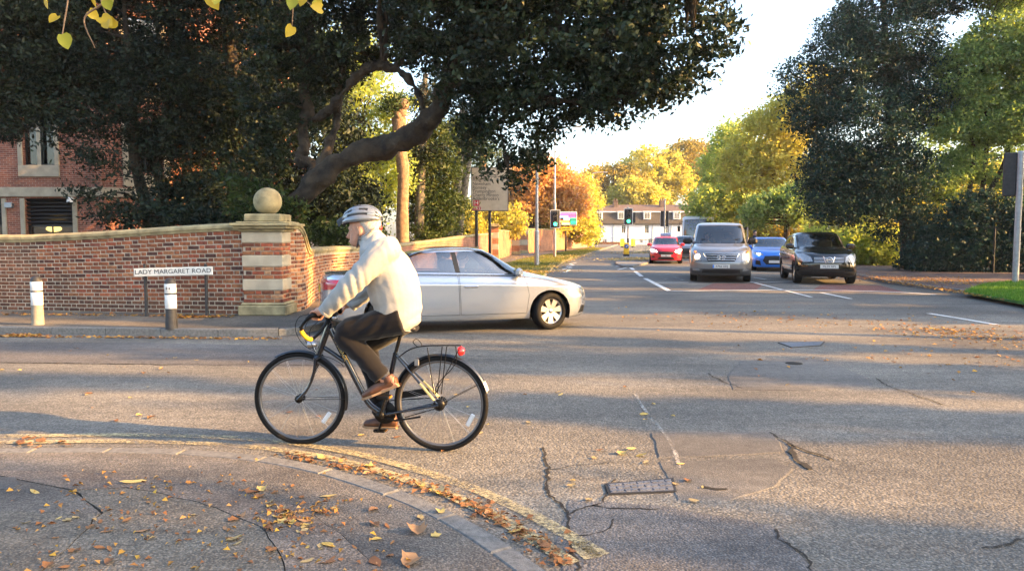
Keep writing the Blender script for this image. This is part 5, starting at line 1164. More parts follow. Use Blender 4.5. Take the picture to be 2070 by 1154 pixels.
# ---- silver saloon turning out of the side road
def saloon():
    t = thing('saloon_car', 'silver four-door saloon car turning behind the cyclist', 'car')
    flat = lambda z: [(2.6, z), (-2.6, z)]
    c = Car([
        dict(xf=2.02, xr=-2.20, w=.70, lf=.5, lr=.5, z=flat(.20)),
        dict(xf=2.18, xr=-2.34, w=.83, lf=.62, lr=.45, z=[(2.3, .20), (1.2, .20), (-1.2, .21), (-2.4, .26)]),
        dict(xf=2.25, xr=-2.41, w=.885, lf=.70, lr=.48, z=flat(.33)),
        dict(xf=2.27, xr=-2.44, w=.905, lf=.74, lr=.50, z=flat(.50)),
        dict(xf=2.25, xr=-2.43, w=.912, lf=.78, lr=.50, z=[(2.3, .64), (1.0, .68), (-1, .71), (-2.4, .74)]), dict(xf=2.215, xr=-2.42, w=.915, lf=.81, lr=.50, z=[(2.3, .682), (1.6, .752), (.8, .792), (-1, .832), (-2.4, .872)]),
        dict(xf=2.195, xr=-2.405, w=.900, lf=.84, lr=.50, z=[(2.3, .70), (1.6, .77), (.8, .81), (-1, .85), (-2.4, .89)]),
        dict(xf=2.12, xr=-2.38, w=.862, lf=.95, lr=.46, z=[(2.3, .725), (1.6, .83), (.8, .895), (-1, .945), (-2.4, .965)], nf=2.3),
        dict(xf=1.95, xr=-2.34, w=.838, lf=1.05, lr=.42, z=[(2.0, .785), (1.6, .86), (.8, .925), (-1, .97), (-2.4, 1.0)], nf=2.3),
        dict(xf=1.18, xr=-1.74, w=.788, lf=.62, lr=.62, z=[(1.3, .99), (.8, .955), (-1, .992), (-1.75, 1.045)], nf=2.5, nr=2.5),
        dict(xf=1.10, xr=-1.66, w=.775, lf=.62, lr=.62, z=[(1.3, 1.02), (.8, .975), (-1, 1.01), (-1.75, 1.07)], nf=2.5, nr=2.5),
        dict(xf=.36, xr=-.95, w=.605, lf=.40, lr=.42, z=[(.4, 1.375), (0, 1.372), (-.5, 1.36), (-1, 1.335)], nf=2.8, nr=2.8),
        dict(xf=.22, xr=-.80, w=.53, lf=.36, lr=.40, z=[(.4, 1.40), (-.2, 1.412), (-.8, 1.375)], nf=2.8, nr=2.8),
        dict(xf=.0, xr=-.55, w=.22, lf=.2, lr=.2, z=[(.4, 1.42), (-.2, 1.43), (-.8, 1.415)])], ns=40)
    wx, wz, wr = 1.405, .322, .372
    up = lambda c_, n: c_.y > .3 and c_.z > .93 and n.y > .2
    fwin = [(.86, .972), (-.155, 1.0), (-.215, 1.345), (.02, 1.352), (.28, 1.325), (.62, 1.16)]
    rwin = [(-.235, 1.002), (-1.12, 1.03), (-1.22, 1.10), (-1.06, 1.235), (-.82, 1.315), (-.5, 1.345), (-.30, 1.347)]
    big = [(1.0, .955), (-1.30, 1.01), (-1.30, 1.11), (-1.08, 1.26), (-.8, 1.345), (0.0, 1.372), (.3, 1.348), (.66, 1.175)]
    c.region('chrome_trim', big, 'xz', up); c.region('pillar', inset(big, .016), 'xz', up)
    c.region('front_window', fwin, 'xz', up); c.region('rear_side_window', rwin, 'xz', up)
    c.region('windscreen', [(-.1, 1.01), (.66, 1.01), (.53, 1.34), (-.1, 1.365)], 'yz', lambda q, n: q.x > .25 and q.z > .99 and n.x > .3)
    c.region('rear_window', [(-.1, 1.10), (.62, 1.08), (.50, 1.31), (-.1, 1.335)], 'yz', lambda q, n: q.x < -.8 and q.z > 1.06 and n.x < -.2)
    arches(c, (wx, -wx), wz, wr)
    doors(c, [('front_door', [(.98, .30), (1.02, .62), (.95, .94), (-.20, .975), (-.17, .30)]), ('rear_door', [(-.185, .30), (-.215, .975), (-1.22, 1.0), (-1.20, .78), (-1.02, .55), (-.90, .33), (-.86, .30)])])
    c.region('headlamp', [(1.66, .70), (2.02, .60), (2.18, .575), (2.2, .66), (2.05, .735), (1.72, .80)], 'xz', lambda q, n: q.x > 1.6 and q.y > .42 and q.z > .56, over=['body'])
    c.region('grille', [(-.1, .36), (.30, .36), (.36, .50), (.34, .69), (-.1, .70)], 'yz', lambda q, n: q.x > 2.0 and n.x > .3, over=['body'])
    c.region('lower_intake', [(.50, .27), (.78, .27), (.76, .40), (.46, .38)], 'yz', lambda q, n: q.x > 1.7 and n.x > .2, over=['body'])
    c.region('tail_lamp', [(-2.5, .72), (-2.08, .80), (-2.02, .91), (-2.5, .93)], 'xz', lambda q, n: q.x < -1.9 and q.y > .38 and .7 < q.z < .94, over=['body'])
    c.framed('plate_recess', [(-.1, .66), (.32, .66), (.32, .82), (-.1, .82)], 'yz', lambda q, n: q.x < -2.3, .01, over=['body'])
    c.region('sill', [(1.0, .18), (1.0, .29), (-1.0, .29), (-1.0, .18)], 'xz', SIDE, over=['body'])
    c.emit(t, dict(body=('body', 'silver', 'merge', 0, None), chrome_trim=('window_trim', 'chrome', 'pair', .002, None), pillar=('pillar_trim', 'plastic', 'pair', 0, None), front_window=('front_side_window', 'car_glass', 'pair', -.004, None), rear_side_window=('rear_side_window', 'car_glass', 'pair', -.004, None),
        windscreen=('windscreen', 'screen_glass', 'merge', -.003, None), rear_window=('rear_window', 'screen_glass', 'merge', -.003, None), front_door=('front_door', 'silver', 'pair', 0, None), rear_door=('rear_door', 'silver', 'pair', 0, None), panel_gap=('panel_gap', 'plastic', 'merge', -.006, None),
        headlamp=('headlight', 'lamp_lens', 'pair', .002, None), grille=('grille', 'plastic', 'merge', -.004, None), lower_intake=('air_intake', 'plastic', 'pair', -.004, None), tail_lamp=('tail_light', 'tail_red', 'pair', .003, None), plate_recess=('plate_recess', 'silver', 'merge', -.01, None), sill=('sill', 'silver', 'pair', .004, None)))
    for x, st in ((wx, 0), (-wx, 0)):
        for sg in (1, -1): wheel(t, (x, sg*.79, wz), wz, .225, .222, 'seven', R(14) if x > 0 else 0, sg)
        liner(t, x, wz, wr - .004, .45, .875)
    for x, z in ((.10, .775), (-.93, .83)):
        for sg in (1, -1):
            k = MB(); k.box((x - .1, sg*.925, z), (.24, .035, .035), bev=.012); k.box((x - .1, sg*.905, z), (.16, .02, .075), bev=.008); k.build('door_handle', M['chrome'], t)
    mirror_parts(t, .82, .80, .985, 'silver'); cabin_set(t, (.05, -.85), .30, .72, None, .78, .98)
    plate(t, 'LD', (-2.435, 0, .74), (0, 0, R(-90)), mt='plate_yellow', band=False)
    for sg in (.07, -.07, .02, -.02): pass
    k = MB(); k.box((0, 0, .22), (3.9, 1.3, .06)); k.build('underbody', M['plastic'], t)
    for sg in (1, -1): k = MB(); k.sphere((2.0, sg*.60, .655), (.06, .07, .05), 12, 8); k.build('headlight_bulb', M['lamp_lens'], t)
    return t
sal = saloon(); yaw = R(16); fw_ = G(1109, 665); sc = .955; sal.scale = (sc,)*3
d = Vector((math.cos(yaw), math.sin(yaw), 0)); left = Vector((-d.y, d.x, 0)); sal.location = fw_ - d*1.405*sc + left*.80*sc; sal.rotation_euler = (0, 0, yaw); bpy.context.view_layer.update()
driver('driver in dark clothes at the wheel of the silver saloon', sal.matrix_world.copy(), .0, -.33, .50)

# ---- grey van, front on
def van():
    t = thing('minivan', 'silver grey minivan with lit headlights waiting at the stop line', 'van')
    flat = lambda z: [(2.7, z), (-2.8, z)]
    c = Car([
        dict(xf=2.30, xr=-2.45, w=.76, lf=.4, lr=.3, z=flat(.22)), dict(xf=2.44, xr=-2.52, w=.90, lf=.55, lr=.3, z=flat(.24)),
        dict(xf=2.52, xr=-2.56, w=.945, lf=.62, lr=.32, z=flat(.42), nf=2.9), dict(xf=2.53, xr=-2.57, w=.958, lf=.64, lr=.32, z=flat(.60), nf=2.9),
        dict(xf=2.47, xr=-2.56, w=.958, lf=.70, lr=.32, z=[(2.6, .80), (1.5, .82), (-2.6, .85)], nf=2.8), dict(xf=2.36, xr=-2.55, w=.945, lf=.80, lr=.32, z=[(2.5, .98), (1.5, 1.02), (-2.6, 1.0)], nf=2.6),
        dict(xf=2.10, xr=-2.53, w=.915, lf=.80, lr=.30, z=[(2.2, 1.09), (1.5, 1.12), (-2.6, 1.12)], nf=2.6), dict(xf=1.62, xr=-2.50, w=.875, lf=.55, lr=.30, z=[(1.7, 1.21), (1.1, 1.17), (-2.6, 1.17)], nf=2.9),
        dict(xf=1.56, xr=-2.49, w=.865, lf=.52, lr=.30, z=[(1.7, 1.24), (1.1, 1.19), (-2.6, 1.19)], nf=2.9), dict(xf=.86, xr=-2.36, w=.745, lf=.42, lr=.30, z=[(.9, 1.80), (0, 1.81), (-2.5, 1.80)], nf=3.2),
        dict(xf=.66, xr=-2.25, w=.66, lf=.38, lr=.3, z=[(.9, 1.865), (0, 1.885), (-2.4, 1.87)], nf=3.2), dict(xf=.30, xr=-2.0, w=.35, lf=.3, lr=.3, z=[(.9, 1.90), (0, 1.92), (-2.4, 1.90)])], ns=36)
    up = lambda q, n: q.y > .4 and q.z > 1.14 and n.y > .2
    c.region('front_window', [(1.15, 1.20), (.10, 1.20), (.06, 1.72), (.62, 1.74)], 'xz', up); c.region('rear_side_window', [(-.02, 1.20), (-2.25, 1.20), (-2.15, 1.72), (-.06, 1.74)], 'xz', up)
    c.region('screen_surround', [(-.1, 1.21), (.80, 1.215), (.672, 1.80), (-.1, 1.815)], 'yz', lambda q, n: q.x > .7 and q.z > 1.18 and n.x > .25)
    c.region('windscreen', [(-.1, 1.225), (.775, 1.23), (.652, 1.78), (-.1, 1.795)], 'yz', lambda q, n: q.x > .7 and q.z > 1.18 and n.x > .25)
    arches(c, (1.60, -1.60), .335, .375)
    doors(c, [('front_door', [(1.28, .36), (1.25, 1.16), (.06, 1.17), (.06, .36)])])
    F = FRONT(1.7)
    c.region('bumper', [(-.1, .16), (1, .16), (1, .44), (-.1, .44)], 'yz', lambda q, n: q.x > 1.95, over=['body'])
    c.region('lower_grille', [(-.1, .30), (.58, .30), (.56, .41), (-.1, .42)], 'yz', F, over=['bumper'])
    c.region('grille', [(-.1, .665), (.40, .665), (.52, .90), (-.1, .925)], 'yz', F, over=['body'])
    c.framed('headlamp', [(.60, .66), (.86, .70), (.90, .97), (.80, 1.04), (.62, .93)], 'yz', FRONT(1.6), .006, over=['body'])
    c.region('fog_lamp', [(.64, .37), (.86, .38), (.86, .45), (.66, .45)], 'yz', FRONT(1.6))
    c.emit(t, dict(body=('body', 'van_silver', 'merge', 0, None), front_window=('front_side_window', 'car_glass', 'pair', -.003, None), rear_side_window=('rear_side_window', 'car_glass', 'pair', -.003, None), screen_surround=('screen_surround', 'plastic', 'merge', 0, None), windscreen=('windscreen', 'screen_glass', 'merge', .001, None),
        front_door=('front_door', 'van_silver', 'pair', 0, None), bumper=('bumper', 'plastic_grey', 'merge', .004, None), lower_grille=('lower_grille', 'plastic', 'merge', 0, None), grille=('grille', 'plastic', 'merge', -.006, None), headlamp=('headlight', 'lamp_lens', 'pair', .003, None), fog_lamp=('fog_light', 'lamp_lens', 'pair', .008, None), panel_gap=('panel_gap', 'plastic', 'merge', -.004, None)))
    for z, w in ((.72, .41), (.79, .45), (.86, .49), (.915, .52)):
        k = MB(); k.tube([(2.545 - .32*abs(y)**2.4 - (z - .6)*.17, y, z) for y in np.linspace(-w, w, 13)], .016, 6); k.build('grille_bar', M['chrome'], t)
    for sg in (1, -1):
        k = MB(); k.tube([(2.45, sg*.40, .66), (2.42, sg*.47, .80), (2.36, sg*.53, .92)], .022, 6); k.build('grille_surround', M['chrome'], t)
        k = MB(); k.sphere((2.325, sg*.715, .80), (.075, .085, .085), 16, 10); k.build('headlight_bulb', M['head_on'], t)
        k = MB(); k.sphere((2.19, sg*.80, .965), (.05, .04, .04), 10, 8); k.build('indicator', M['amber'], t)
        k = MB(); k.tube([(1.5 - .04, sg*.1, 1.262), (1.36, sg*.45, 1.34), (1.33, sg*.62, 1.37)], .01, 5); k.build('wiper', M['plastic'], t)
    k = MB(); k.tube([(2.50, .13*math.cos(a), .79 + .065*math.sin(a)) for a in np.linspace(0, 2*math.pi, 25)], .011, 6, caps=False); k.tube([(2.505, -.05, .74), (2.505, -.035, .79), (2.505, -.055, .84)], .012, 6); k.tube([(2.505, .05, .74), (2.505, .035, .79), (2.505, .055, .84)], .012, 6); k.tube([(2.505, -.045, .80), (2.505, .045, .78)], .012, 6); k.build('emblem', M['chrome'], t)['kind'] = 'stuff'
    plate(t, 'KP66 HHJ', (2.545, 0, .515), (0, 0, R(90)))
    for x in (1.6, -1.6):
        for sg in (1, -1): wheel(t, (x, sg*.83, .335), .335, .215, .21, 'six' if 0 else 'steel', 0, sg)
        liner(t, x, .335, .372, .45, .92)
    mirror_parts(t, 1.02, .89, 1.27, 'plastic', 1.35); cabin_set(t, (.35, -.9), .45, .80, None, 1.22, 1.2)
    k = MB(); k.box((0, 0, .25), (4.6, 1.4, .08)); k.build('underbody', M['plastic'], t)
    k = MB(); k.box((.95, 0, 1.68), (.02, .22, .06), bev=.008); k.build('rear_view_mirror', M['plastic'], t)
    return t
v = van(); v.scale = (1.04,)*3; mw = place(v, G(1457, 571.5), R(-90 - 13.5), 2.45*1.04)
driver('driver seated behind the windscreen of the grey minivan', mw, .30, -.40, .72)

# ---- black crossover
def crossover():
    t = thing('crossover_car', 'black crossover car with chrome grille nearest the right kerb', 'car')
    flat = lambda z: [(2.4, z), (-2.4, z)]
    c = Car([
        dict(xf=1.95, xr=-1.98, w=.70, lf=.4, lr=.3, z=flat(.24)), dict(xf=2.07, xr=-2.05, w=.83, lf=.55, lr=.35, z=flat(.27)), dict(xf=2.15, xr=-2.12, w=.885, lf=.66, lr=.40, z=flat(.48), nf=2.7),
        dict(xf=2.15, xr=-2.14, w=.893, lf=.70, lr=.42, z=flat(.64), nf=2.7), dict(xf=2.09, xr=-2.13, w=.893, lf=.74, lr=.42, z=[(2.3, .80), (1, .84), (-2.2, .90)], nf=2.6), dict(xf=2.02, xr=-2.10, w=.875, lf=.82, lr=.40, z=[(2.1, .90), (1.2, .97), (-2.2, 1.02)], nf=2.4),
        dict(xf=1.85, xr=-2.07, w=.85, lf=.85, lr=.40, z=[(2.0, .96), (1.2, 1.04), (-2.2, 1.09)], nf=2.4), dict(xf=1.12, xr=-2.0, w=.785, lf=.60, lr=.42, z=[(1.2, 1.13), (.7, 1.08), (-1, 1.12), (-2.1, 1.16)], nf=2.6), dict(xf=1.06, xr=-1.97, w=.775, lf=.60, lr=.42, z=[(1.2, 1.155), (.7, 1.10), (-1, 1.14), (-2.1, 1.18)], nf=2.6),
        dict(xf=.28, xr=-1.62, w=.635, lf=.42, lr=.42, z=[(.4, 1.53), (-.4, 1.545), (-1.7, 1.49)], nf=3), dict(xf=.10, xr=-1.45, w=.55, lf=.38, lr=.4, z=[(.4, 1.57), (-.4, 1.595), (-1.6, 1.54)], nf=3), dict(xf=-.2, xr=-1.2, w=.25, lf=.3, lr=.3, z=[(.4, 1.59), (-.5, 1.61), (-1.6, 1.57)])], ns=36)
    up = lambda q, n: q.y > .35 and q.z > 1.06 and n.y > .2
    c.region('window_trim', [(.92, 1.075), (-1.72, 1.13), (-1.55, 1.42), (-.4, 1.51), (.18, 1.50)], 'xz', up)
    c.region('front_window', [(.76, 1.105), (-.22, 1.12), (-.24, 1.485), (.12, 1.475)], 'xz', up); c.region('rear_side_window', [(-.30, 1.12), (-1.30, 1.145), (-1.22, 1.40), (-.32, 1.485)], 'xz', up)
    c.region('windscreen', [(-.1, 1.15), (.69, 1.15), (.565, 1.50), (-.1, 1.53)], 'yz', lambda q, n: q.x > .15 and q.z > 1.12 and n.x > .25)
    c.region('rear_window', [(-.1, 1.2), (.6, 1.2), (.52, 1.46), (-.1, 1.48)], 'yz', lambda q, n: q.x < -1.5 and q.z > 1.16 and n.x < -.25)
    arches(c, (1.315, -1.315), .345, .39)
    doors(c, [('front_door', [(.88, .38), (.90, .72), (.84, 1.06), (-.27, 1.10), (-.27, .38)]), ('rear_door', [(-.285, .38), (-.285, 1.10), (-1.30, 1.13), (-1.28, .9), (-1.05, .62), (-.9, .38)])])
    F = FRONT(1.5)
    c.region('lower_cladding', [(-2.3, .2), (2.3, .2), (2.3, .40), (-2.3, .40)], 'xz', lambda q, n: q.z < .41 and n.z < .7, over=['body'])
    c.region('lower_grille', [(-.1, .29), (.42, .29), (.46, .45), (-.1, .46)], 'yz', F)
    c.region('headlamp', [(.46, .70), (.70, .68), (.86, .76), (.88, .92), (.70, .95), (.50, .84)], 'yz', FRONT(1.35), over=['body'])
    c.region('grille', [(-.1, .665), (.40, .665), (.45, .80), (-.1, .845)], 'yz', F, over=['body'])
    c.emit(t, dict(body=('body', 'black_paint', 'merge', 0, None), window_trim=('window_trim', 'plastic', 'pair', .001, None), front_window=('front_side_window', 'car_glass', 'pair', -.001, None), rear_side_window=('rear_side_window', 'car_glass', 'pair', -.001, None), windscreen=('windscreen', 'screen_glass', 'merge', -.003, None), rear_window=('rear_window', 'screen_glass', 'merge', -.003, None),
        front_door=('front_door', 'black_paint', 'pair', 0, None), rear_door=('rear_door', 'black_paint', 'pair', 0, None), panel_gap=('panel_gap', 'plastic', 'merge', -.005, None), lower_cladding=('lower_cladding', 'plastic', 'merge', .003, None), lower_grille=('lower_grille', 'plastic', 'merge', -.003, None), headlamp=('headlight', 'lamp_lens', 'pair', .003, None), grille=('grille', 'plastic', 'merge', -.004, None)))
    for z in (.69, .735, .78, .82):
        k = MB(); k.tube([(2.165 - .30*abs(y)**2.2 - (z - .64)*.30, y, z) for y in np.linspace(-.42, .42, 13)], .011, 6); k.build('grille_bar', M['chrome'], t)
    for sg in (1, -1): k = MB(); k.bar((2.17, sg*.09, .665), (2.10, sg*.16, .86), .03, .02, bev=.005); k.build('grille_surround', M['chrome'], t)
    k = MB(); k.tube([(2.165, .075*math.cos(a), .76 + .075*math.sin(a)) for a in np.linspace(0, 2*math.pi, 21)], .014, 6, caps=False); k.box((2.17, 0, .76), (.015, .20, .035), bev=.004); k.build('emblem', M['chrome'], t)['kind'] = 'stuff'
    plate(t, 'ML59 XPS', (2.185, 0, .555), (0, 0, R(90)), band=False)
    for sg in (1, -1):
        k = MB(); k.lathe([(0, .02), (.045, .015), (.06, -.03)], (1.93, sg*.66, .46), 14, 'x'); k.build('fog_light', M['lamp_lens'], t)
        k = MB(); k.box((-.1, sg*.905, .47), (1.9, .014, .05), bev=.004); k.build('side_moulding', M['chrome'], t)
        for x, z in ((.0, .93), (-.98, .97)): k = MB(); k.box((x, sg*.895, z), (.22, .03, .035), bev=.01); k.build('door_handle', M['black_paint'], t)
    for x in (1.315, -1.315):
        for sg in (1, -1): wheel(t, (x, sg*.78, .345), .345, .215, .225, 'five', 0, sg)
        liner(t, x, .345, .386, .42, .86)
    mirror_parts(t, .66, .79, 1.13, 'black_paint', 1.15); cabin_set(t, (.0, -.85), .42, .72, None, .72, 1.12)
    k = MB(); k.box((0, 0, .27), (3.7, 1.3, .08)); k.build('underbody', M['plastic'], t)
    k = MB(); k.box((.42, 0, 1.43), (.02, .22, .06), bev=.008); k.build('rear_view_mirror', M['plastic'], t)
    return t
x_ = crossover(); x_.scale = (1.03,)*3; mw = place(x_, G(1673, 575.5), R(-90 - 12), 2.0*1.03)
driver('driver inside the black crossover car', mw, .0, -.35, .62)

# ---- hatchbacks: blue and red
def hatch(name, label, pt, w=.90, L0=2.10, L1=-2.10, h=1.46, face='blue'):
    t = thing(name, label, 'car'); s_ = h / 1.46; flat = lambda z: [(2.5, z), (-2.5, z)]; hw = w
    c = Car([
        dict(xf=L0 - .18, xr=L1 + .15, w=hw*.80, lf=.4, lr=.3, z=flat(.17)), dict(xf=L0 - .04, xr=L1 + .07, w=hw*.93, lf=.55, lr=.35, z=flat(.19)), dict(xf=L0, xr=L1 + .02, w=hw*.985, lf=.68, lr=.40, z=flat(.36), nf=2.6), dict(xf=L0, xr=L1, w=hw, lf=.72, lr=.42, z=flat(.54), nf=2.6),
        dict(xf=L0 - .06, xr=L1 + .01, w=hw*.995, lf=.8, lr=.42, z=[(2.3, .68), (1, .74), (-2.2, .82)], nf=2.4), dict(xf=L0 - .14, xr=L1 + .04, w=hw*.97, lf=.9, lr=.40, z=[(2.1, .76), (1.2, .87), (-2.2, .95)], nf=2.3), dict(xf=L0 - .32, xr=L1 + .06, w=hw*.935, lf=.9, lr=.40, z=[(2.0, .84), (1.2, .93), (-2.2, 1.02)], nf=2.3),
        dict(xf=1.10, xr=L1 + .16, w=hw*.87, lf=.60, lr=.42, z=[(1.2, 1.00), (.7, .97), (-1, 1.02), (-2.1, 1.06)], nf=2.5), dict(xf=1.04, xr=L1 + .18, w=hw*.86, lf=.60, lr=.42, z=[(1.2, 1.02), (.7, .985), (-1, 1.035), (-2.1, 1.08)], nf=2.5),
        dict(xf=.25, xr=L1 + .55, w=hw*.69, lf=.40, lr=.4, z=[(.4, h - .075), (-.3, h - .055), (-1.6, h - .13)], nf=3), dict(xf=.08, xr=L1 + .7, w=hw*.60, lf=.36, lr=.4, z=[(.4, h - .035), (-.4, h - .015), (-1.6, h - .09)], nf=3), dict(xf=-.2, xr=-1.1, w=hw*.28, lf=.3, lr=.3, z=[(.4, h - .015), (-.5, h), (-1.6, h - .05)])], ns=32)
    up = lambda q, n: q.y > .3 and q.z > .95 and n.y > .2
    c.region('front_window', [(.76, .995), (-.22, 1.015), (-.24, h - .13), (.12, h - .125)], 'xz', up); c.region('rear_side_window', [(-.30, 1.02), (-1.25, 1.05), (-1.1, h - .22), (-.32, h - .13)], 'xz', up)
    c.region('windscreen', [(-.1, 1.015), (hw*.765, 1.02), (hw*.635, h - .10), (-.1, h - .075)], 'yz', lambda q, n: q.x > .15 and q.z > .99 and n.x > .25)
    arches(c, (1.30, -1.30), .32, .365); doors(c, [('front_door', [(.88, .28), (.84, .95), (-.27, .99), (-.27, .28)])])
    F = FRONT(1.4)
    if face == 'blue':
        c.region('grille', [(-.1, .30), (.36, .30), (.50, .46), (.42, .66), (-.1, .68)], 'yz', F, over=['body']); c.region('air_intake', [(.56, .26), (.78, .30), (.76, .48), (.60, .46)], 'yz', F, over=['body'])
        c.region('headlamp', [(.46, .69), (.80, .70), (.86, .80), (.78, .83), (.50, .75)], 'yz', FRONT(1.2), over=['body'])
    else:
        c.region('grille', [(-.1, .50), (.34, .50), (.42, .57), (.36, .66), (-.1, .67)], 'yz', F, over=['body']); c.region('lower_grille', [(-.1, .24), (.46, .24), (.36, .36), (-.1, .37)], 'yz', F, over=['body']); c.region('air_intake', [(.58, .33), (.76, .34), (.74, .42), (.60, .42)], 'yz', F, over=['body'])
        c.region('headlamp', [(.46, .62), (.76, .64), (.84, .76), (.74, .80), (.50, .71)], 'yz', FRONT(1.2), over=['body'])
    c.emit(t, dict(body=('body', pt, 'merge', 0, None), front_window=('front_side_window', 'car_glass', 'pair', -.003, None), rear_side_window=('rear_side_window', 'car_glass', 'pair', -.003, None), windscreen=('windscreen', 'screen_glass', 'merge', -.003, None), front_door=('front_door', pt, 'pair', 0, None), panel_gap=('panel_gap', 'plastic', 'merge', -.005, None),
        grille=('grille', 'plastic', 'merge', -.006, None), lower_grille=('lower_grille', 'plastic', 'merge', -.006, None), air_intake=('air_intake', 'plastic', 'pair', -.006, None), headlamp=('headlight', 'lamp_lens' if face == 'blue' else 'head_dim', 'pair', .003, None)))
    for x in (1.30, -1.30):
        for sg in (1, -1): wheel(t, (x, sg*(hw - .11), .32), .32, .215, .22, 'ten' if face == 'red' else 'five', 0, sg)
        liner(t, x, .32, .362, .4, hw - .03)
    mirror_parts(t, .62, hw*.90, 1.0, pt, 1.05); cabin_set(t, (.0, -.85), .30, .72, None, .7, 1.0)
    k = MB(); k.box((0, 0, .21), (3.6, 1.3, .06)); k.build('underbody', M['plastic'], t)
    return t
bl_ = hatch('hatchback_car', 'bright blue hatchback half hidden between the minivan and the black car', 'blue_paint', .91, 2.15, -2.2, 1.47, 'blue')
mw = place(bl_, G(1566, 549), R(-90 - 13), 2.0); plate(bl_, '', (2.165, 0, .42), (0, 0, R(90)), band=False)
for sg in (1, -1): k = MB(); k.sphere((1.93, sg*.66, .745), (.04, .08, .04), 10, 8); k.build('headlight_bulb', M['head_dim'], bl_)
rd = hatch('hatchback_car', 'red learner hatchback with blue roof sign and bright headlights', 'red_paint', .87, 2.02, -2.02, 1.47, 'red')
mw = place(rd, G(1346, 533.5), R(-90 - 11), 1.9); plate(rd, 'W', (2.025, 0, .44), (0, 0, R(90)), band=False)
driver('driver of the red learner hatchback', mw, .0, -.33, .50)
k = MB(); k.box((-.3, 0, 1.56), (.2, .62, .17), bev=.03); M['sign_blue'] = mat('pale_blue_sign', (.16, .36, .66), .4); k.build('roof_sign', M['sign_blue'], rd)
for y in (-.3, .3):
    k = MB(); k.box((1.55, y, .865), (.13, .16, .008), Matrix.Rotation(R(16), 3, 'Y'), bev=.002); lp = k.build('learner_plate', M['white'], rd)
    k = MB(); k.box((1.55, y - .02, .871), (.09, .025, .006), Matrix.Rotation(R(16), 3, 'Y')); k.box((1.51, y + .012, .881), (.02, .06, .006), Matrix.Rotation(R(16), 3, 'Y')); k.build('learner_letter', M['red_paint'], lp)['kind'] = 'stuff'

# ---- bus far behind the van
bus = thing('bus', 'white and blue single-deck bus rising behind the grey minivan', 'bus')
M['bus_white'] = paint('bus_white', (.62, .64, .66), 0, .35); M['bus_blue'] = paint('bus_blue', (.10, .22, .42), 0, .35)
c = Car([dict(xf=5.0, xr=-5.4, w=1.15, lf=.3, lr=.2, z=[(6, .30), (-6, .30)], nf=4), dict(xf=5.2, xr=-5.5, w=1.25, lf=.5, lr=.25, z=[(6, .45), (-6, .45)], nf=4), dict(xf=5.22, xr=-5.5, w=1.27, lf=.5, lr=.25, z=[(6, 1.2), (-6, 1.2)], nf=4), dict(xf=5.05, xr=-5.5, w=1.26, lf=.5, lr=.25, z=[(6, 2.4), (-6, 2.4)], nf=4), dict(xf=4.9, xr=-5.45, w=1.22, lf=.5, lr=.3, z=[(6, 2.85), (-6, 2.85)], nf=4), dict(xf=4.6, xr=-5.2, w=1.0, lf=.4, lr=.3, z=[(6, 3.02), (-6, 3.02)], nf=4), dict(xf=4.0, xr=-5, w=.4, lf=.3, lr=.3, z=[(6, 3.06), (-6, 3.06)])], ns=30)
c.region('windscreen', [(-.1, 1.15), (1.12, 1.15), (1.08, 2.75), (-.1, 2.8)], 'yz', FRONT(4.3)); c.region('side_window', [(4.2, 1.3), (-5.2, 1.3), (-5.2, 2.5), (4.2, 2.5)], 'xz', SIDE); c.region('lower_band', [(-6, .2), (6, .2), (6, .9), (-6, .9)], 'xz', lambda q, n: q.z < .92)
c.emit(bus, dict(body=('body', 'bus_white', 'merge', 0, None), windscreen=('windscreen', 'screen_glass', 'merge', 0, None), side_window=('side_window', 'car_glass', 'pair', 0, None), lower_band=('lower_panel', 'bus_blue', 'merge', 0, None)))
k = MB(); k.box((0, 0, 1.0), (9.5, 2.2, .9)); k.box((4.3, 0, 1.3), (.4, 2.2, .4)); k.build('cabin_floor', M['cabin'], bus)
for x in (3.0, -3.0):
    for sg in (1, -1): wheel(bus, (x, sg*1.12, .47), .47, .28, .3, 'steel', 0, sg)
for sg in (1, -1): k = MB(); k.tube([(4.9, sg*1.2, 2.6), (5.4, sg*1.45, 2.5), (5.4, sg*1.5, 2.2)], .03, 6); k.box((5.4, sg*1.5, 2.0), (.08, .22, .42), bev=.03); k.build('wing_mirror', M['plastic'], bus)
place(bus, A(1411, 500, 59), R(-90 - 13), 5.0)
gc = hatch('estate_car', 'small grey car mostly hidden between the red hatchback and minivan', 'van_silver', .88, 2.1, -2.1, 1.5, 'blue')
place(gc, A(1388, 500, 48), R(-90 - 12), 2.0)
# ------------------------------------------------------------------ street furniture
M['sign_white'] = mat('sign_white', (.66, .65, .60), .5, var=.1, scale=7); M['sign_cream'] = mat('weathered_sign_face', (.46, .38, .27), .6, var=.10, scale=5)
M['sign_ink'] = mat('sign_ink', (.03, .03, .03), .6); M['sign_red'] = mat('sign_red', (.45, .03, .04), .5); M['sign_blue2'] = mat('sign_blue', (.03, .10, .42), .45); M['sign_yellow'] = mat('sign_yellow', (.75, .48, .02), .45)
M['bollard_white'] = mat('bollard_white', (.70, .69, .66), .5, var=.12, scale=14); M['concrete'] = mat('concrete', (.28, .25, .19), .9, var=.3, scale=9, bump=.4)
M['green_on'] = emit('lit_green_lens', (.03, 1.0, .42), 3.2); M['lens_off'] = mat('dark_lens', (.03, .012, .01), .25, coat=.6); M['cabinet'] = mat('green_cabinet', (.10, .13, .10), .6, var=.15)
M['dusty_black'] = mat('weathered_black', (.03, .03, .031), .65, var=.3, scale=15); M['yellow_lit'] = emit('lit_yellow_box', (1.0, .55, .02), .5)

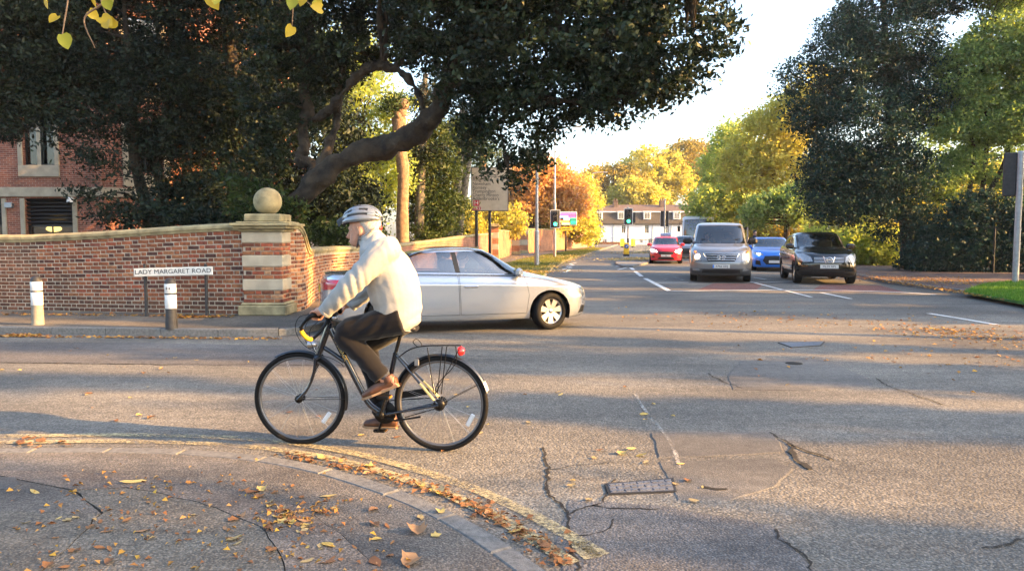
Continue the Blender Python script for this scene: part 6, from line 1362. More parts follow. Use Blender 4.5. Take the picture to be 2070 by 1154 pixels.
def bollard(px, py, label, lower):
    p = G(px, py, LZ); t = thing('bollard', label, 'bollard', p, group='black and white bollards on the far footway'); r = .082
    k = MB(); k.lathe([(r*1.12, 0), (r*1.1, .05), (r, .30), (r, .31)], n=20); k.build('base_sleeve', M[lower], t)
    k = MB(); k.lathe([(r, .31), (r, .74), (r*.7, .775), (r*.3, .79), (.0, .79)], n=20); k.build('post', M['dusty_black'], t)
    for z0, z1 in ((.315, .53), (.555, .70)):
        k = MB(); k.lathe([(r + .001, z0), (r + .004, z0 + .004), (r + .004, z1 - .004), (r + .001, z1)], n=20); k.build('white_band', M['bollard_white'], t)
    return t
bollard(77, 656, 'bollard with a bare concrete foot, farther from the street name sign', 'concrete')
b2 = bollard(347, 664, 'bollard with a black foot standing before the street name sign', 'dusty_black')
k = MB(); k.lathe([(0, 0), (.03, .004), (.034, 0)], (0, -.086, .63), 14, 'y'); k.build('emblem', M['dusty_black'], b2)

t = thing('street_sign', 'white street name sign on two black posts before the brick wall', 'sign', G(350, 640, LZ)); o_ = t.location.copy(); dS = o_.y
a, b_ = A(271, 551, dS) - o_, A(430, 547, dS - .12) - o_; c_ = (a + b_) / 2; rz_ = math.atan2(b_.y - a.y, b_.x - a.x); ry_ = -math.atan2(b_.z - a.z, (b_ - a).length); Ls = (b_ - a).length
k = MB(); k.box((0, 0, 0), (Ls, .02, .142), bev=.006); bd = k.build('name_board', M['sign_white'], t); bd.location = c_; bd.rotation_euler = (0, ry_, rz_)
text_obj('lettering', 'LADY MARGARET ROAD', .112, M['sign_ink'], bd, (0, -.0115, .002), (R(90), 0, 0), .0015, sx=1.14)
for px in (291, 414):
    q = A(px, 560, dS) - o_; k = MB(); k.box((q.x, .05, .45), (.045, .05, .98), bev=.006); k.build('post', M['dusty_black'], t)

# direction sign
dd = 37.0; p = A(990, 520, dd); t = thing('direction_sign', 'tall weathered direction sign with red hospital symbol on two black posts', 'sign', (p.x, dd, LZ)); O_ = t.location.copy()
def rel(px, py, d=None): return A(px, py, d or dd) - O_
tl, br = rel(952, 338), rel(1028, 427); cx, cz = (tl.x + br.x)/2, (tl.z + br.z)/2; w_, h_ = br.x - tl.x, tl.z - br.z
k = MB(); k.box((cx, 0, cz), (w_, .05, h_), bev=.02); k.build('board', M['sign_cream'], t)
k = MB()
for (x, z, sx, sz) in ((cx, tl.z - .02, w_, .035), (cx, br.z + .02, w_, .035), (tl.x + .02, cz, .035, h_ - .08), (br.x - .02, cz, .035, h_ - .08), (cx, rel(0, 357).z, w_ - .08, .02)): k.box((x, -.028, z), (sx, .008, sz))
k.build('border', M['sign_ink'], t)['kind'] = 'stuff'
for i, (tx, py) in enumerate((('Ring road', 363), ('Newnham', 372), ('Romsey', 379.5), ('Trumpington', 387), ('Cherry Hinton', 394.5), ("Addenbrooke's", 402))):
    text_obj('lettering', tx, .27 if i == 0 else .235, M['sign_ink'], t, (rel(955, py).x, -.028, rel(955, py).z), (R(90), 0, 0), .003, 'LEFT', .92)
for (x0, y0, x1, y1, tx, s_) in ((957, 405, 969, 416.5, 'H', .3), (955.5, 418.5, 972, 424.5, 'A & E', .15)):
    a, b_ = rel(x0, y0), rel(x1, y1); k = MB(); k.box(((a.x + b_.x)/2, -.03, (a.z + b_.z)/2), (b_.x - a.x, .008, a.z - b_.z)); o = k.build('red_panel', M['sign_red'], t); text_obj('symbol', tx, s_, M['sign_white'], o, ((a.x + b_.x)/2, -.036, (a.z + b_.z)/2), (R(90), 0, 0), .002)
for px in (963, 990):
    q = rel(px, 430); k = MB(); k.cyl((q.x, .06, -.1), (q.x, .06, tl.z - .1), .075, 12); k.build('post', M['black'], t)

# lamp columns
M['lamp_glass'] = mat('lamp_glass', (.5, .5, .48), .2, coat=.5)
def lamp(base, h, label, r=.07, arm=1.2, ang=0.0):
    t = thing('street_lamp', label, 'street lamp', base, ang)
    k = MB(); k.cyl((0, 0, 0), (0, 0, 1.6), r*1.5, 14); k.tube([(0, 0, 1.6), (0, 0, 1.66)], [r*1.5, r], 14); k.build('base_column', M['galv'], t)
    k = MB(); k.tube([(0, 0, 1.6), (0, 0, h*.6), (0, 0, h)], [r, r*.85, r*.6], 12); k.tube([(0, 0, h - .02), (arm*.4, 0, h + .12), (arm, 0, h + .15)], [r*.6, r*.5, r*.45], 8); k.build('column', M['galv'], t)
    k = MB(); k.box((arm + .25, 0, h + .15), (.6, .22, .10), bev=.04); hd = k.build('lantern', M['galv'], t); k = MB(); k.box((arm + .28, 0, h + .095), (.4, .17, .03), bev=.01); k.build('lamp_cover', M['lamp_glass'], hd); return t
lamp(G(1085, 538, LZ), 6.6, 'grey street lamp column on the verge beside the direction sign', .075); lamp(G(1121, 519, LZ), 8.3, 'tall slim street lamp column rising behind the left green signal', .07); p = A(1197, 480, 88); lamp(Vector((p.x, 88, LZ)), 8.6, 'farthest street lamp column at the left end of the white house', .1)

# traffic signals
def signal(base, zc, label, face=-90, lit='green', side=0, h=1.0, w=.34, pole_h=None, r=.057, ang=None, board=True):
    """three-lens head; face = heading the lenses look to, in degrees"""
    t = thing('traffic_light', label, 'traffic light', base, R(face)); zc -= base.z; ph = pole_h or zc + h*.62
    k = MB(); k.cyl((0, 0, -.05), (0, 0, ph), r, 14); k.lathe([(r, 0), (r*.9, .03), (0, .04)], (0, 0, ph), 14); k.build('pole', M['galv'], t)
    x0 = .13 if side == 0 else .02; y0 = side
    if board:
        k = MB(); k.box((x0 + .02, y0, zc), (.012, w*1.75, h*1.16), bev=.004); k.build('backing_board', M['dusty_black'], t); k = MB()
        for yy in (-1, 1): k.box((x0 + .028, y0 + yy*w*.86, zc), (.012, .035, h*1.16))
        for zz_ in (-1, 1): k.box((x0 + .028, y0, zc + zz_*h*.56), (.012, w*1.75, .035))
        k.build('white_border', M['white'], t)['kind'] = 'stuff'
    k = MB(); k.box((x0 + .10, y0, zc), (.18, w, h), bev=.03); k.build('signal_head', M['dusty_black'], t)
    for i, nm in enumerate(('red_lens', 'amber_lens', 'green_lens')):
        z = zc + h*(.32 - .32*i); rr = h*.105
        k = MB(); k.sphere((x0 + .185, y0, z), (.035, rr, rr), 16, 10); k.build(nm, M['green_on'] if (lit == 'green' and i == 2) else M['lens_off'], t)
        k = MB(); rows = []
        for q in np.linspace(R(-20), R(200), 13): rows.append([(x0 + .18, y0 + rr*1.18*math.cos(q), z + rr*1.18*math.sin(q)), (x0 + .36 - .1*abs(math.cos(q)), y0 + rr*1.18*math.cos(q), z + rr*1.18*math.sin(q) - .01)])
        k.grid(rows); k.build('visor', M['dusty_black'], t)
    return t
bs = G(1122, 521, LZ); signal(bs, A(1118, 443, bs.y).z, 'green traffic light on the left verge beside the parking display', -92, pole_h=3.4)
bs = Vector((A(1269, 500, 52).x, 52, .1)); s2 = signal(bs, A(1269, 438, 52).z, 'green traffic light on the island behind the keep-left bollard', -92, pole_h=3.35)
k = MB(); k.box((-.02, .36, A(0, 440, 52).z - .1), (.2, .3, .75), bev=.03); k.build('side_signal', M['dusty_black'], s2); k = MB(); k.box((.08, 0, 1.05), (.12, .14, .3), bev=.02); k.build('push_button_box', M['dusty_black'], s2)
bs = Vector((A(1343, 500, 56).x, 56, .1)); signal(bs, A(1343, 442, 56).z, 'traffic light seen from behind above the red hatchback', 84, None, pole_h=4.1)
bs = Vector((A(1511, 500, 46).x, 46, RZ)); signal(bs, A(1511, 446, 46).z, 'dark traffic light seen from behind above the blue hatchback', 70, None, pole_h=2.9)
bs = G(2052, 574, RZ); s5 = signal(bs, A(2040, 352, bs.y).z, 'tall grey signal pole with its dark head turned away at the right edge', 62, None, side=.24, h=1.28, w=.34, board=False, pole_h=A(2060, 308, bs.y).z - RZ, r=.085)

# parking display
dd = 62; p = A(1146, 510, dd); t = thing('parking_display', 'lit multicoloured parking display board on a black post', 'sign', (p.x, dd, LZ)); O_ = t.location.copy()
tl, br = rel(1128, 428), rel(1166, 456); cx, cz, w_, h_ = (tl.x + br.x)/2, (tl.z + br.z)/2, br.x - tl.x, tl.z - br.z
k = MB(); k.box((cx, 0, cz), (w_, .18, h_), bev=.03); k.build('casing', M['white'], t); k = MB(); k.box((cx, -.085, cz), (w_ - .12, .03, h_ - .12)); k.build('display_panel', M['sign_ink'], t)
for (u0, u1, v0, v1, col, e, nm) in ((.06, .94, .76, .93, (.45, .12, .25), .5, 'header_strip'), (.06, .55, .56, .72, (.15, .18, .95), 1.3, 'blue_row'), (.58, .94, .56, .72, (.9, .06, .15), 1.0, 'red_cell'), (.30, .62, .42, .55, (.2, .8, .85), 1.6, 'cyan_row'), (.66, .94, .42, .55, (.02, .3, .12), .8, 'green_cell'), (.06, .60, .22, .37, (1.0, .12, .03), 1.6, 'orange_row'), (.20, .62, .08, .20, (1.0, .62, .1), 1.8, 'amber_row'), (.66, .94, .10, .36, (.02, .35, .15), .8, 'green_cell')):
    k = MB(); k.box((tl.x + w_*(u0+u1)/2, -.104, br.z + h_*(v0+v1)/2), (w_*(u1-u0), .01, h_*(v1-v0))); m_ = emit('display_' + nm, col, e); k.build(nm, m_, t)
q = rel(1144, 460); k = MB(); k.cyl((q.x, .05, -.1), (q.x, .05, br.z + .1), .06, 12); k.build('post', M['black'], t)
a, b_ = rel(1134, 459), rel(1157, 466.5); k = MB(); k.box(((a.x+b_.x)/2, -.03, (a.z+b_.z)/2), (b_.x - a.x, .03, a.z - b_.z), bev=.006); yp = k.build('yellow_panel', M['sign_yellow'], t)
k = MB(); k.box(((a.x+b_.x)/2 - .05, -.05, (a.z+b_.z)/2), ((b_.x - a.x)*.7, .006, .06)); k.build('dark_strip', M['sign_ink'], yp)

# roundabout sign
dd = 92; p = A(1207, 500, dd); t = thing('round_sign', 'small blue round sign on a grey post before the white house', 'sign', (p.x, dd, LZ)); zc = A(0, 457, dd).z - LZ
k = MB(); k.cyl((0, 0, -.05), (0, 0, zc), .045, 10); k.build('post', M['galv'], t); k = MB(); k.lathe([(0, -.07), (.29, -.07), (.29, -.05), (0, -.05)], (0, 0, zc), 24, 'y'); dsk = k.build('blue_disc', M['sign_blue2'], t)
k = MB()
for i in range(3):
    a0 = i*2.094 + .3; pts = [(.17*math.cos(a0 + u), -.078, zc + .17*math.sin(a0 + u)) for u in np.linspace(0, 1.4, 6)]; k.tube(pts, [.02, .02, .02, .02, .035, .004], 6)
k.build('arrow_ring', M['white'], dsk)['kind'] = 'stuff'
# traffic island with keep-left bollard, guard rail and lit boxes
isl = [G(x, y, .1) for x, y in ((1243, 531), (1256, 521), (1272, 514), (1300, 509), (1345, 506), (1352, 512), (1330, 523), (1306, 531), (1280, 537), (1258, 537))]
k = MB(); k.prism([(p.x, p.y) for p in isl], -.02, .10); tag(k.build('traffic_island', M['kerb']), kind='structure')
bs = Vector((A(1266, 519, 50.5).x, 50.5, .1)); t = thing('keep_left_bollard', 'orange-yellow keep-left bollard with a blue arrow disc on the island', 'bollard', bs)
k = MB(); k.box((0, 0, .06), (.4, .3, .12), bev=.02); k.build('base', M['dusty_black'], t); k = MB(); k.box((0, 0, .50), (.36, .22, .80), bev=.05); k.build('shell', M['sign_yellow'], t)
k = MB(); k.lathe([(0, -.125), (.14, -.125), (.145, -.11), (0, -.11)], (0, 0, .66), 22, 'y'); dsk = k.build('blue_disc', M['sign_blue2'], t); k = MB(); k.bar((.06, -.128, .72), (-.05, -.128, .61), .006, .03, up=(0, 0, 1)); k.bar((-.07, -.128, .60), (.0, -.128, .60), .006, .028); k.bar((-.06, -.128, .59), (-.06, -.128, .67), .006, .028, up=(1, 0, 0)); k.build('arrow', M['white'], dsk)['kind'] = 'stuff'
for px, lab in ((1258, 'left of the two lit yellow crossing boxes beyond the island signal'), (1279.5, 'right of the two lit yellow crossing boxes beyond the island signal')):
    bs = Vector((A(px, 500, 90).x, 90, 0)); t = thing('lit_bollard', lab, 'bollard', bs, group='lit yellow boxes'); k = MB(); k.box((0, 0, .10), (.34, .3, .2), bev=.02); k.build('base', M['dusty_black'], t); k = MB(); k.box((0, 0, .62), (.52, .3, .86), bev=.06); k.build('lit_box', M['yellow_lit'], t)
M['rail_paint'] = mat('pale_rail_paint', (.50, .47, .34), .5, var=.15)
t = thing('guard_rail', 'pale pedestrian guard rail on the island left of the red hatchback', 'railing'); pa, pb = A(1281, 515, 58), A(1328, 513, 62); pa.z = pb.z = .1; u = (pb - pa)
for z in (.15, 1.05): k = MB(); k.bar(pa + Vector((0, 0, z)), pb + Vector((0, 0, z)), .04, .05); k.build('rail', M['rail_paint'], t)
for i in range(17):
    q = pa + u*(i/16); rr = .025 if i % 8 == 0 else .009; k = MB(); k.cyl(q, q + Vector((0, 0, 1.12 if i % 8 == 0 else 1.05)), rr, 8); k.build('post' if i % 8 == 0 else 'rail_bar', M['rail_paint'], t)
# cabinet
bs = Vector((A(951, 510, 30).x, 30, LZ)); t = thing('utility_cabinet', 'low green-grey utility cabinet behind the silver saloon roof', 'cabinet', bs)
k = MB(); k.box((0, 0, .45), (.62, .36, .9), bev=.015); k.build('housing', M['cabinet'], t); k = MB(); k.box((0, 0, .925), (.68, .42, .05), bev=.012); k.build('lid', M['cabinet'], t); k = MB(); k.lathe([(0, -.19), (.03, -.188), (.03, -.18)], (-.18, 0, .8), 10, 'y'); k.build('lock', M['white'], t)
# wire fence on the right
t = thing('wire_fence', 'dark wire fence with slim posts along the ivy hedge', 'fence'); fp = [(1832, 33.0), (1905, 30.4), (1978, 29.2), (2046, 28.2), (2115, 27.2), (2190, 26.3)]; P = [Vector((A(x, 500, d_).x, d_ - .95, RZ)) for x, d_ in fp]
for q in P: k = MB(); k.cyl(q, q + Vector((0, 0, 1.75)), .035, 8); k.build('post', M['black'], t)
for z in (1.72, 1.2, .7, .2):
    for a, b_ in zip(P[:-1], P[1:]): k = MB(); k.cyl(a + Vector((0, 0, z)), b_ + Vector((0, 0, z)), .012 if z > 1.5 else .004, 6); k.build('wire', M['black'], t)
# person behind the blue car
M['coat_blue'] = mat('navy_coat', (.02, .025, .04), .9, var=.2)
bs = Vector((A(1525, 520, 35).x, 35, 0))
k = MB(); k.tube([(0, 0, .86), (0, 0, 1.05), (0, 0, 1.3), (0, 0, 1.44), (0, 0, 1.5)], [(.15, .11), (.145, .1), (.19, .11), (.12, .08), (.06, .06)], 14); k.tube([(0, 0, 1.45), (0, 0, 1.56)], .055, 10); k.sphere((0, 0, 1.64), (.075, .095, .12), 16, 12); k.sphere((0, -.095, 1.63), (.015, .02, .02), 8, 6)
for sg in (1, -1): k.tube([(sg*.18, 0, 1.42), (sg*.23, -.02, 1.15), (sg*.21, -.12, .92)], [.055, .045, .03], 10); k.sphere((sg*.21, -.14, .88), .045, 8, 6); k.tube([(sg*.09, 0, .9), (sg*.10, -.02, .48), (sg*.10, 0, .07)], [.085, .06, .04], 10); k.tube([(sg*.10, .04, .04), (sg*.10, -.18, .04)], [.04, .04], 8)
pr = remesh(k, 'person', M['skin'], None, .02, 1); pr.location = bs; tag(pr, 'dark-haired pedestrian whose head shows above the blue hatchback', 'person')
k = MB(); k.sphere((0, .015, 1.67), (.088, .10, .115), 14, 10); k.build('hair', M['hair_dark'], pr)
k = MB(); k.tube([(0, 0, .72), (0, 0, 1.05), (0, 0, 1.3), (0, 0, 1.45), (0, 0, 1.53)], [(.2, .15), (.17, .125), (.21, .135), (.14, .1), (.075, .075)], 14)
for sg in (1, -1): k.tube([(sg*.18, 0, 1.42), (sg*.235, -.02, 1.15), (sg*.215, -.1, .95)], [.075, .06, .05], 10)
remesh(k, 'coat', M['coat_blue'], pr, .025, 1)
k = MB()
for sg in (1, -1): k.tube([(sg*.09, 0, .92), (sg*.10, -.02, .48), (sg*.10, 0, .09)], [.105, .08, .06], 10)
remesh(k, 'trousers', M['coat_blue'], pr, .025, 1)
# lime tree beside the photographer, its yellow twigs hang into the picture
M['lime_leaf'] = leaf_mat('lime_leaf', [(.42, .31, .04), (.34, .33, .06), (.48, .33, .04), (.24, .29, .06)], .4, .5)
base = Vector((-3.7, .7, .05)); t = thing('lime_tree', 'lime tree overhead whose yellow leaves hang in at the top', 'tree', base); k = MB()
k.tube([p_ - base for p_ in spline([base, (-3.6, .8, 1.6), (-3.4, 1.1, 3.2), (-2.9, 1.9, 4.0)], 14)], list(np.linspace(.2, .1, 14)), 12); k.build('trunk', M['bark'], t)
k = MB(); br_ = [[(-2.9, 1.9, 4.0), tuple(A(150, -160, 3.1)), tuple(A(205, 10, 3.0)), tuple(A(238, 45, 3.0))], [tuple(A(150, -160, 3.1)), tuple(A(140, -20, 3.05)), tuple(A(125, 80, 3.0)), tuple(A(133, 100, 3.0))], [(-2.9, 1.9, 4.0), tuple(A(380, -170, 3.1)), tuple(A(430, -40, 3.0)), tuple(A(440, 4, 3.0))], [tuple(A(380, -170, 3.1)), tuple(A(560, -120, 3.1)), tuple(A(600, -20, 3.05)), tuple(A(645, 25, 3.0))], [tuple(A(560, -120, 3.1)), tuple(A(590, -10, 3.0)), tuple(A(590, 60, 3.0))], [tuple(A(205, 10, 3.0)), tuple(A(170, 40, 3.0)), tuple(A(192, 98, 3.0))]]
for b_ in br_: k.tube([p_ - base for p_ in spline(b_, 12)], list(np.linspace(.005, .0016, 12)), 6)
k.build('twig', M['bark_warm'], t)['kind'] = 'stuff'
def lime_leaf_mesh(s):
    pts = [(0, 0), (.28, -.12), (.46, .1), (.46, .42), (.30, .74), (0, 1.08), (-.30, .74), (-.46, .42), (-.46, .1), (-.28, -.12)]
    q = MB(); q.add([(0, .4, -.02)] + [(x*s, y*s, -abs(x)*s*.35 - (y*.25)**2*s) for x, y in pts], [(0, i + 1, (i + 1) % 10 + 1) for i in range(10)], True); q.v[0] = (0, .4*s, 0); me = q.mesh('leaf', M['lime_leaf']); return me
lms = []
for i in range(4):
    me = lime_leaf_mesh(.05); me.attributes.new('rnd', 'FLOAT', 'FACE').data.foreach_set('value', [i / 3.2] * 10); lms.append(me)
rl = random.Random(4); spots = [(190, 5, 0), (212, 12, 3), (232, 2, 3), (180, 35, 2), (205, 48, 0), (215, 58, 0), (232, 52, 2), (126, 82, 1), (116, 45, 0), (95, 3, 0), (80, -8, 2), (440, 2, 1), (425, 5, 2), (592, 3, 3), (615, 6, 0), (635, 12, 1), (650, 30, 0), (640, 2, 2), (590, 66, 2), (160, -20, 0), (610, -20, 2), (250, -20, 1), (60, -15, 0)]
for px, py, m_ in spots:
    o = D.objects.new('leaf', lms[m_]); link(o, t); o.location = A(px, py - 12, 3.0 + rl.uniform(-.1, .1)) - base; o.rotation_euler = (R(-90) + rl.gauss(0, .5), rl.gauss(0, .6), rl.uniform(-.9, .9)); o.scale = (rl.uniform(.8, 1.2),) * 3
rg = np.random.default_rng(8); C = in_blobs([((-2.6, 2.2, 4.4), (1.6, 1.4, .6))], 60, rg, .1); o = D.objects.new('crown', leaves_mesh('crown', C - np.array(base), 14, (.2, .2, .12), .09, .07, 'lime_leaf', rg, droop=.6)); link(o, t)
# ------------------------------------------------------------------ bicycle
HEAD = R(180 - 9); bd_ = Vector((math.cos(HEAD), math.sin(HEAD), 0)); bl_v = Vector((-bd_.y, bd_.x, 0)); BO = G(892, 911)
def B(px, py, yl=0.0):
    """photograph pixel -> bicycle coordinates on the plane at lateral offset yl (left positive)"""
    d = ray(px, py); c = Vector((0, 0, CAM_H)); n = bl_v; t = (BO + n*yl - c).dot(n) / d.dot(n); p = c + d*t - BO; return Vector((p.dot(bd_), yl, p.z))
M['frame_blue'] = paint('navy_frame_paint', (.004, .009, .018), .1, .2); M['gold'] = mat('gold_lettering', (.55, .42, .12), .4, .3); M['cream_band'] = mat('cream_reflective_band', (.75, .58, .22), .5)
M['yellow_tape'] = mat('yellow_tape', (.72, .42, .01), .6, var=.15, scale=60, bump=.4, bscale=150); M['bike_black'] = mat('satin_black', (.005, .005, .0055), .4, var=.2, spec=.25); M['alu'] = mat('brushed_aluminium', (.5, .5, .5), .3, .9, var=.1); M['mudguard'] = mat('grey_mudguard', (.014, .018, .024), .3, .2, coat=.6)
M['rim_grey'] = mat('dark_alloy_rim', (.14, .14, .145), .4, .7, var=.1); M['reflector'] = mat('clear_reflector', (.62, .66, .70), .25, .2); M['rear_red'] = mat('red_reflector', (.75, .02, .02), .25, coat=1.0); M['leather'] = mat('black_saddle', (.014, .013, .013), .5)
bike = thing('bicycle', 'dark blue step-through touring bicycle with rear rack ridden by the man', 'bicycle', BO, HEAD)
WR = .35; RH = Vector((0, 0, WR)); FH = B(607, 812); FH.z = WR
def bike_wheel(c, steer, name):
    e = empty(name, c, steer, bike); k = MB(); k.tube([((WR - .02)*math.cos(a), 0, (WR - .02)*math.sin(a)) for a in np.linspace(0, 2*math.pi, 65)], [(.0205, .0205)]*65, 12, caps=False); k.build('tyre', M['rubber'], e)
    k = MB(); k.lathe([(.318, -.012), (.322, -.013), (.305, -.011), (.298, -.006), (.298, .006), (.305, .011), (.322, .013), (.318, .012)], n=60, axis='y'); k.build('rim', M['rim_grey'], e)
    k = MB(); k.lathe([(.0, -.055), (.012, -.055), (.012, -.035), (.03, -.033), (.03, -.028), (.016, -.024), (.016, .024), (.03, .028), (.03, .033), (.012, .035), (.012, .055), (0, .055)], n=18, axis='y'); k.build('hub', M['bike_black'], e)
    s = MB(); s.cyl((.028, .028, 0), (.30, 0, .03), .0008, 4); sm = s.mesh('spoke', M['alu']); s2 = MB(); s2.cyl((.028, -.028, 0), (.30, 0, -.03), .0008, 4); sm2 = s2.mesh('spoke', M['alu'])
    for i in range(28): o = D.objects.new('spoke', sm if i % 2 else sm2); link(o, e); o.rotation_euler = (0, 2*math.pi*i/28, 0)
    return e
rw = bike_wheel(RH, 0, 'rear_wheel'); fwh = bike_wheel(FH, R(5), 'front_wheel')
def spoke_reflector(e, ang):
    k = MB(); c = Vector((math.cos(ang), 0, math.sin(ang)))*.245; t_ = Vector((-math.sin(ang), 0, math.cos(ang))); k.bar(c - t_*.05, c + t_*.05, .012, .032, up=tuple(c.normalized()), bev=.006); k.build('reflector', M['reflector'], e)
spoke_reflector(fwh, R(216)); spoke_reflector(fwh, R(16)) if 0 else None
# in bicycle coordinates +x is forward (left in the picture)
spoke_reflector(rw, R(180 + 28))
def tb(pts, r, n=10): return ([p for p in pts], r, n)
BBp = B(773, 836); HT, HB_ = B(668, 650), B(646, 712); ST = B(800, 712)
k = MB(); main = [B(668, 665), B(700, 728), B(733, 792), B(748, 817), BBp]; k.tube(spline(main, 22), [.0235]*15 + [.024]*7, 14); k.tube([B(656, 703), B(676, 716), B(696, 730)], .017, 12); k.tube([HT, HB_], .0235, 14); k.tube([ST, BBp], .018, 12)
for sg in (1, -1):
    k.tube(spline([BBp + Vector((-.03, sg*.03, 0)), B(820, 830, sg*.05), RH + Vector((.0, sg*.065, 0))], 8), .010, 8); k.tube([ST + Vector((-.01, sg*.018, -.02)), RH + Vector((.012, sg*.065, .01))], .0085, 8)
k.tube([BBp + Vector((0, -.036, 0)), BBp + Vector((0, .036, 0))], .024, 14); k.build('frame', M['frame_blue'], bike)
for sg in (1, -1):
    a, b_ = ST + Vector((-.01, sg*.018, -.02)), RH + Vector((.012, sg*.065, .01)); k = MB(); k.tube([a.lerp(b_, .58), a.lerp(b_, .93)], .0094, 8); k.build('cream_band', M['cream_band'], bike)
dv = (B(716, 757) - B(676, 679)); c_ = B(690, 704); ang = math.atan2(-dv.z, -dv.x)
tx = text_obj('frame_lettering', 'RIDGEBACK', .036, M['gold'], bike, (0, 0, 0), (0, 0, 0), .0008)
xa = dv.normalized(); ya = Vector((0, 1, 0)).cross(xa) ; tx.matrix_local = Matrix.Translation(c_ + Vector((0, .0242, 0))) @ Matrix((xa, Vector((0, 1, 0)).cross(xa) if 0 else (Vector((0, 1, 0))).cross(xa), Vector((0, 1, 0)))).transposed().to_4x4()
# fork
cr = B(644, 722); k = MB(); k.tube([HB_, cr], .017, 12); k.box(cr, (.05, .11, .035), bev=.012)
for sg in (1, -1): k.tube(spline([cr + Vector((0, sg*.05, 0)), B(634, 755, sg*.052), B(622, 785, sg*.052), FH + Vector((0, sg*.052, 0))], 12), list(np.linspace(.014, .008, 12)), 9)
k.build('fork', M['frame_blue'], bike)
def mudguard(c, a0, a1, name, steer=0.0):
    k = MB(); rows = []
    for a in np.linspace(a0, a1, 30): rows.append([(( WR + .016 - q)*math.cos(a), y, (WR + .016 - q)*math.sin(a)) for y, q in ((-.026, .014), (-.02, .004), (0, 0), (.02, .004), (.026, .014))])
    k.grid(rows); o = k.build(name, M['mudguard'], bike); o.location = c; o.rotation_euler = (0, 0, steer); return o
mudguard(FH, R(60), R(193), 'front_mudguard', R(5)); mg = mudguard(RH, R(15), R(165), 'rear_mudguard')
k = MB(); rows = []
for a in np.linspace(R(152), R(163), 6): rows.append([((WR + .021 - q)*math.cos(a), y, (WR + .021 - q)*math.sin(a)) for y, q in ((-.028, .014), (0, 0), (.028, .014))])
k.grid(rows); o = k.build('mud_flap', M['reflector'], bike); o.location = RH
for c, a0 in ((RH, 152), (FH, 178)):
    for sg in (1, -1): k = MB(); k.cyl(c + Vector((0, sg*.05, 0)), c + Vector(((WR + .01)*math.cos(R(a0)), sg*.026, (WR + .01)*math.sin(R(a0)))), .002, 6); k.build('mudguard_stay', M['bike_black'], bike)
# handlebar, stem, levers, cables
k = MB(); k.tube([HT, HT + Vector((.01, 0, .05)), B(664, 640)], .015, 10); k.box(B(664, 642), (.05, .05, .04), bev=.012); k.build('stem', M['bike_black'], bike)
barp = [B(664, 643), B(655, 660, .06), B(640, 678, .13), B(627, 686, .19), B(613, 676, .235), B(609, 662, .25), B(618, 648, .25), B(632, 637, .24), B(650, 640, .17)]
for sg in (1, -1):
    pts = [Vector((p.x, p.y*sg, p.z)) for p in barp]; sp = spline(pts, 41); k = MB(); k.tube(sp, .0115, 10); k.build('handlebar', M['bike_black'], bike)
    k = MB(); k.tube(sp[14:24], .0155, 10); k.build('yellow_wrap', M['yellow_tape'], bike); k = MB(); k.tube(sp[31:41], .0165, 10); k.build('grip', M['bike_black'], bike)
    k = MB(); k.tube(spline([sp[33] + Vector((.01, 0, -.012)), sp[30] + Vector((.02, 0, -.03)), sp[27] + Vector((.025, -.0*sg, -.02))], 8), .006, 6); k.build('brake_lever', M['bike_black'], bike)
for pts in ([B(636, 634, .2), B(606, 640, .2), B(597, 665, .15), B(612, 695, .05), B(640, 712, .03)], [B(650, 634, -.1), B(622, 650, -.1), B(615, 680, -.05), B(625, 700, 0), B(640, 706, 0)], [B(654, 640, .1), B(628, 665, .05), B(628, 690, .03), B(640, 715, .02), B(648, 722, .02)], [B(650, 718, .02), B(672, 725, .03), B(690, 735, .03), B(694, 742, .02)]):
    k = MB(); k.tube(spline(pts, 18), .0022, 6); k.build('cable', M['rubber'], bike)
k = MB(); k.box(B(668, 643) + Vector((-.02, 0, .03)), (.07, .06, .035), bev=.015); k.build('handlebar_bag_clip', M['bike_black'], bike); k = MB(); k.lathe([(0, .03), (.022, .02), (.026, 0), (.0, -.004)], B(677, 645), 16, 'z'); k.build('bell', M['alu'], bike)
k = MB(); k.tube([B(640, 718, 0), B(634, 700, 0)], .006, 6); k.lathe([(0, -.03), (.018, -.02), (.028, .02), (.03, .04)], B(634, 696), 16, 'x'); hl_ = k.build('front_lamp', M['alu'], bike)
for sg in (1, -1):
    k = MB(); k.box(B(636, 742, sg*.034), (.02, .012, .06), bev=.004); k.build('brake_arm', M['alu'], bike); k = MB(); k.box(RH + Vector((.17, sg*.03, .30)), (.035, .014, .05), bev=.004); k.build('brake_arm', M['alu'], bike)
# saddle, seat post, rack
k = MB(); k.cyl(ST, B(812, 668), .0135, 12); k.build('seat_post', M['bike_black'], bike)
SD = B(814, 663); k = MB(); k.tube(spline([SD + Vector((-.11, 0, .0)), SD + Vector((-.05, 0, .005)), SD + Vector((.05, 0, .0)), SD + Vector((.17, 0, -.005))], 12), [(.055, .02)] + [(.075, .026)]*2 + [(.07, .026)]*2 + [(.05, .024)]*2 + [(.03, .022)]*3 + [(.024, .02), (.016, .012)], 12); k.build('saddle', M['leather'], bike)
k = MB()
for sg in (1, -1):
    k.tube(spline([B(806, 722, sg*.04), B(825, 708, sg*.06), B(850, 700, sg*.07), B(890, 698, sg*.07), B(931, 698, sg*.05)], 16), .0045, 7)
    for a, b_ in (((864, 702), (877, 796)), ((894, 700), (884, 796)), ((903, 700), (892, 796)), ((930, 702), (880, 796))): k.tube([B(*a, sg*.07), B(*b_, sg*.068)], .0035, 6)
    k.tube(spline([B(921, 700, sg*.06), B(921, 735, sg*.06), B(885, 775, sg*.066), B(880, 796, sg*.068)], 10), .0035, 6)
for px in (865, 885, 905, 931): k.tube([B(px, 699, -.065), B(px, 699, .065)], .0035, 6)
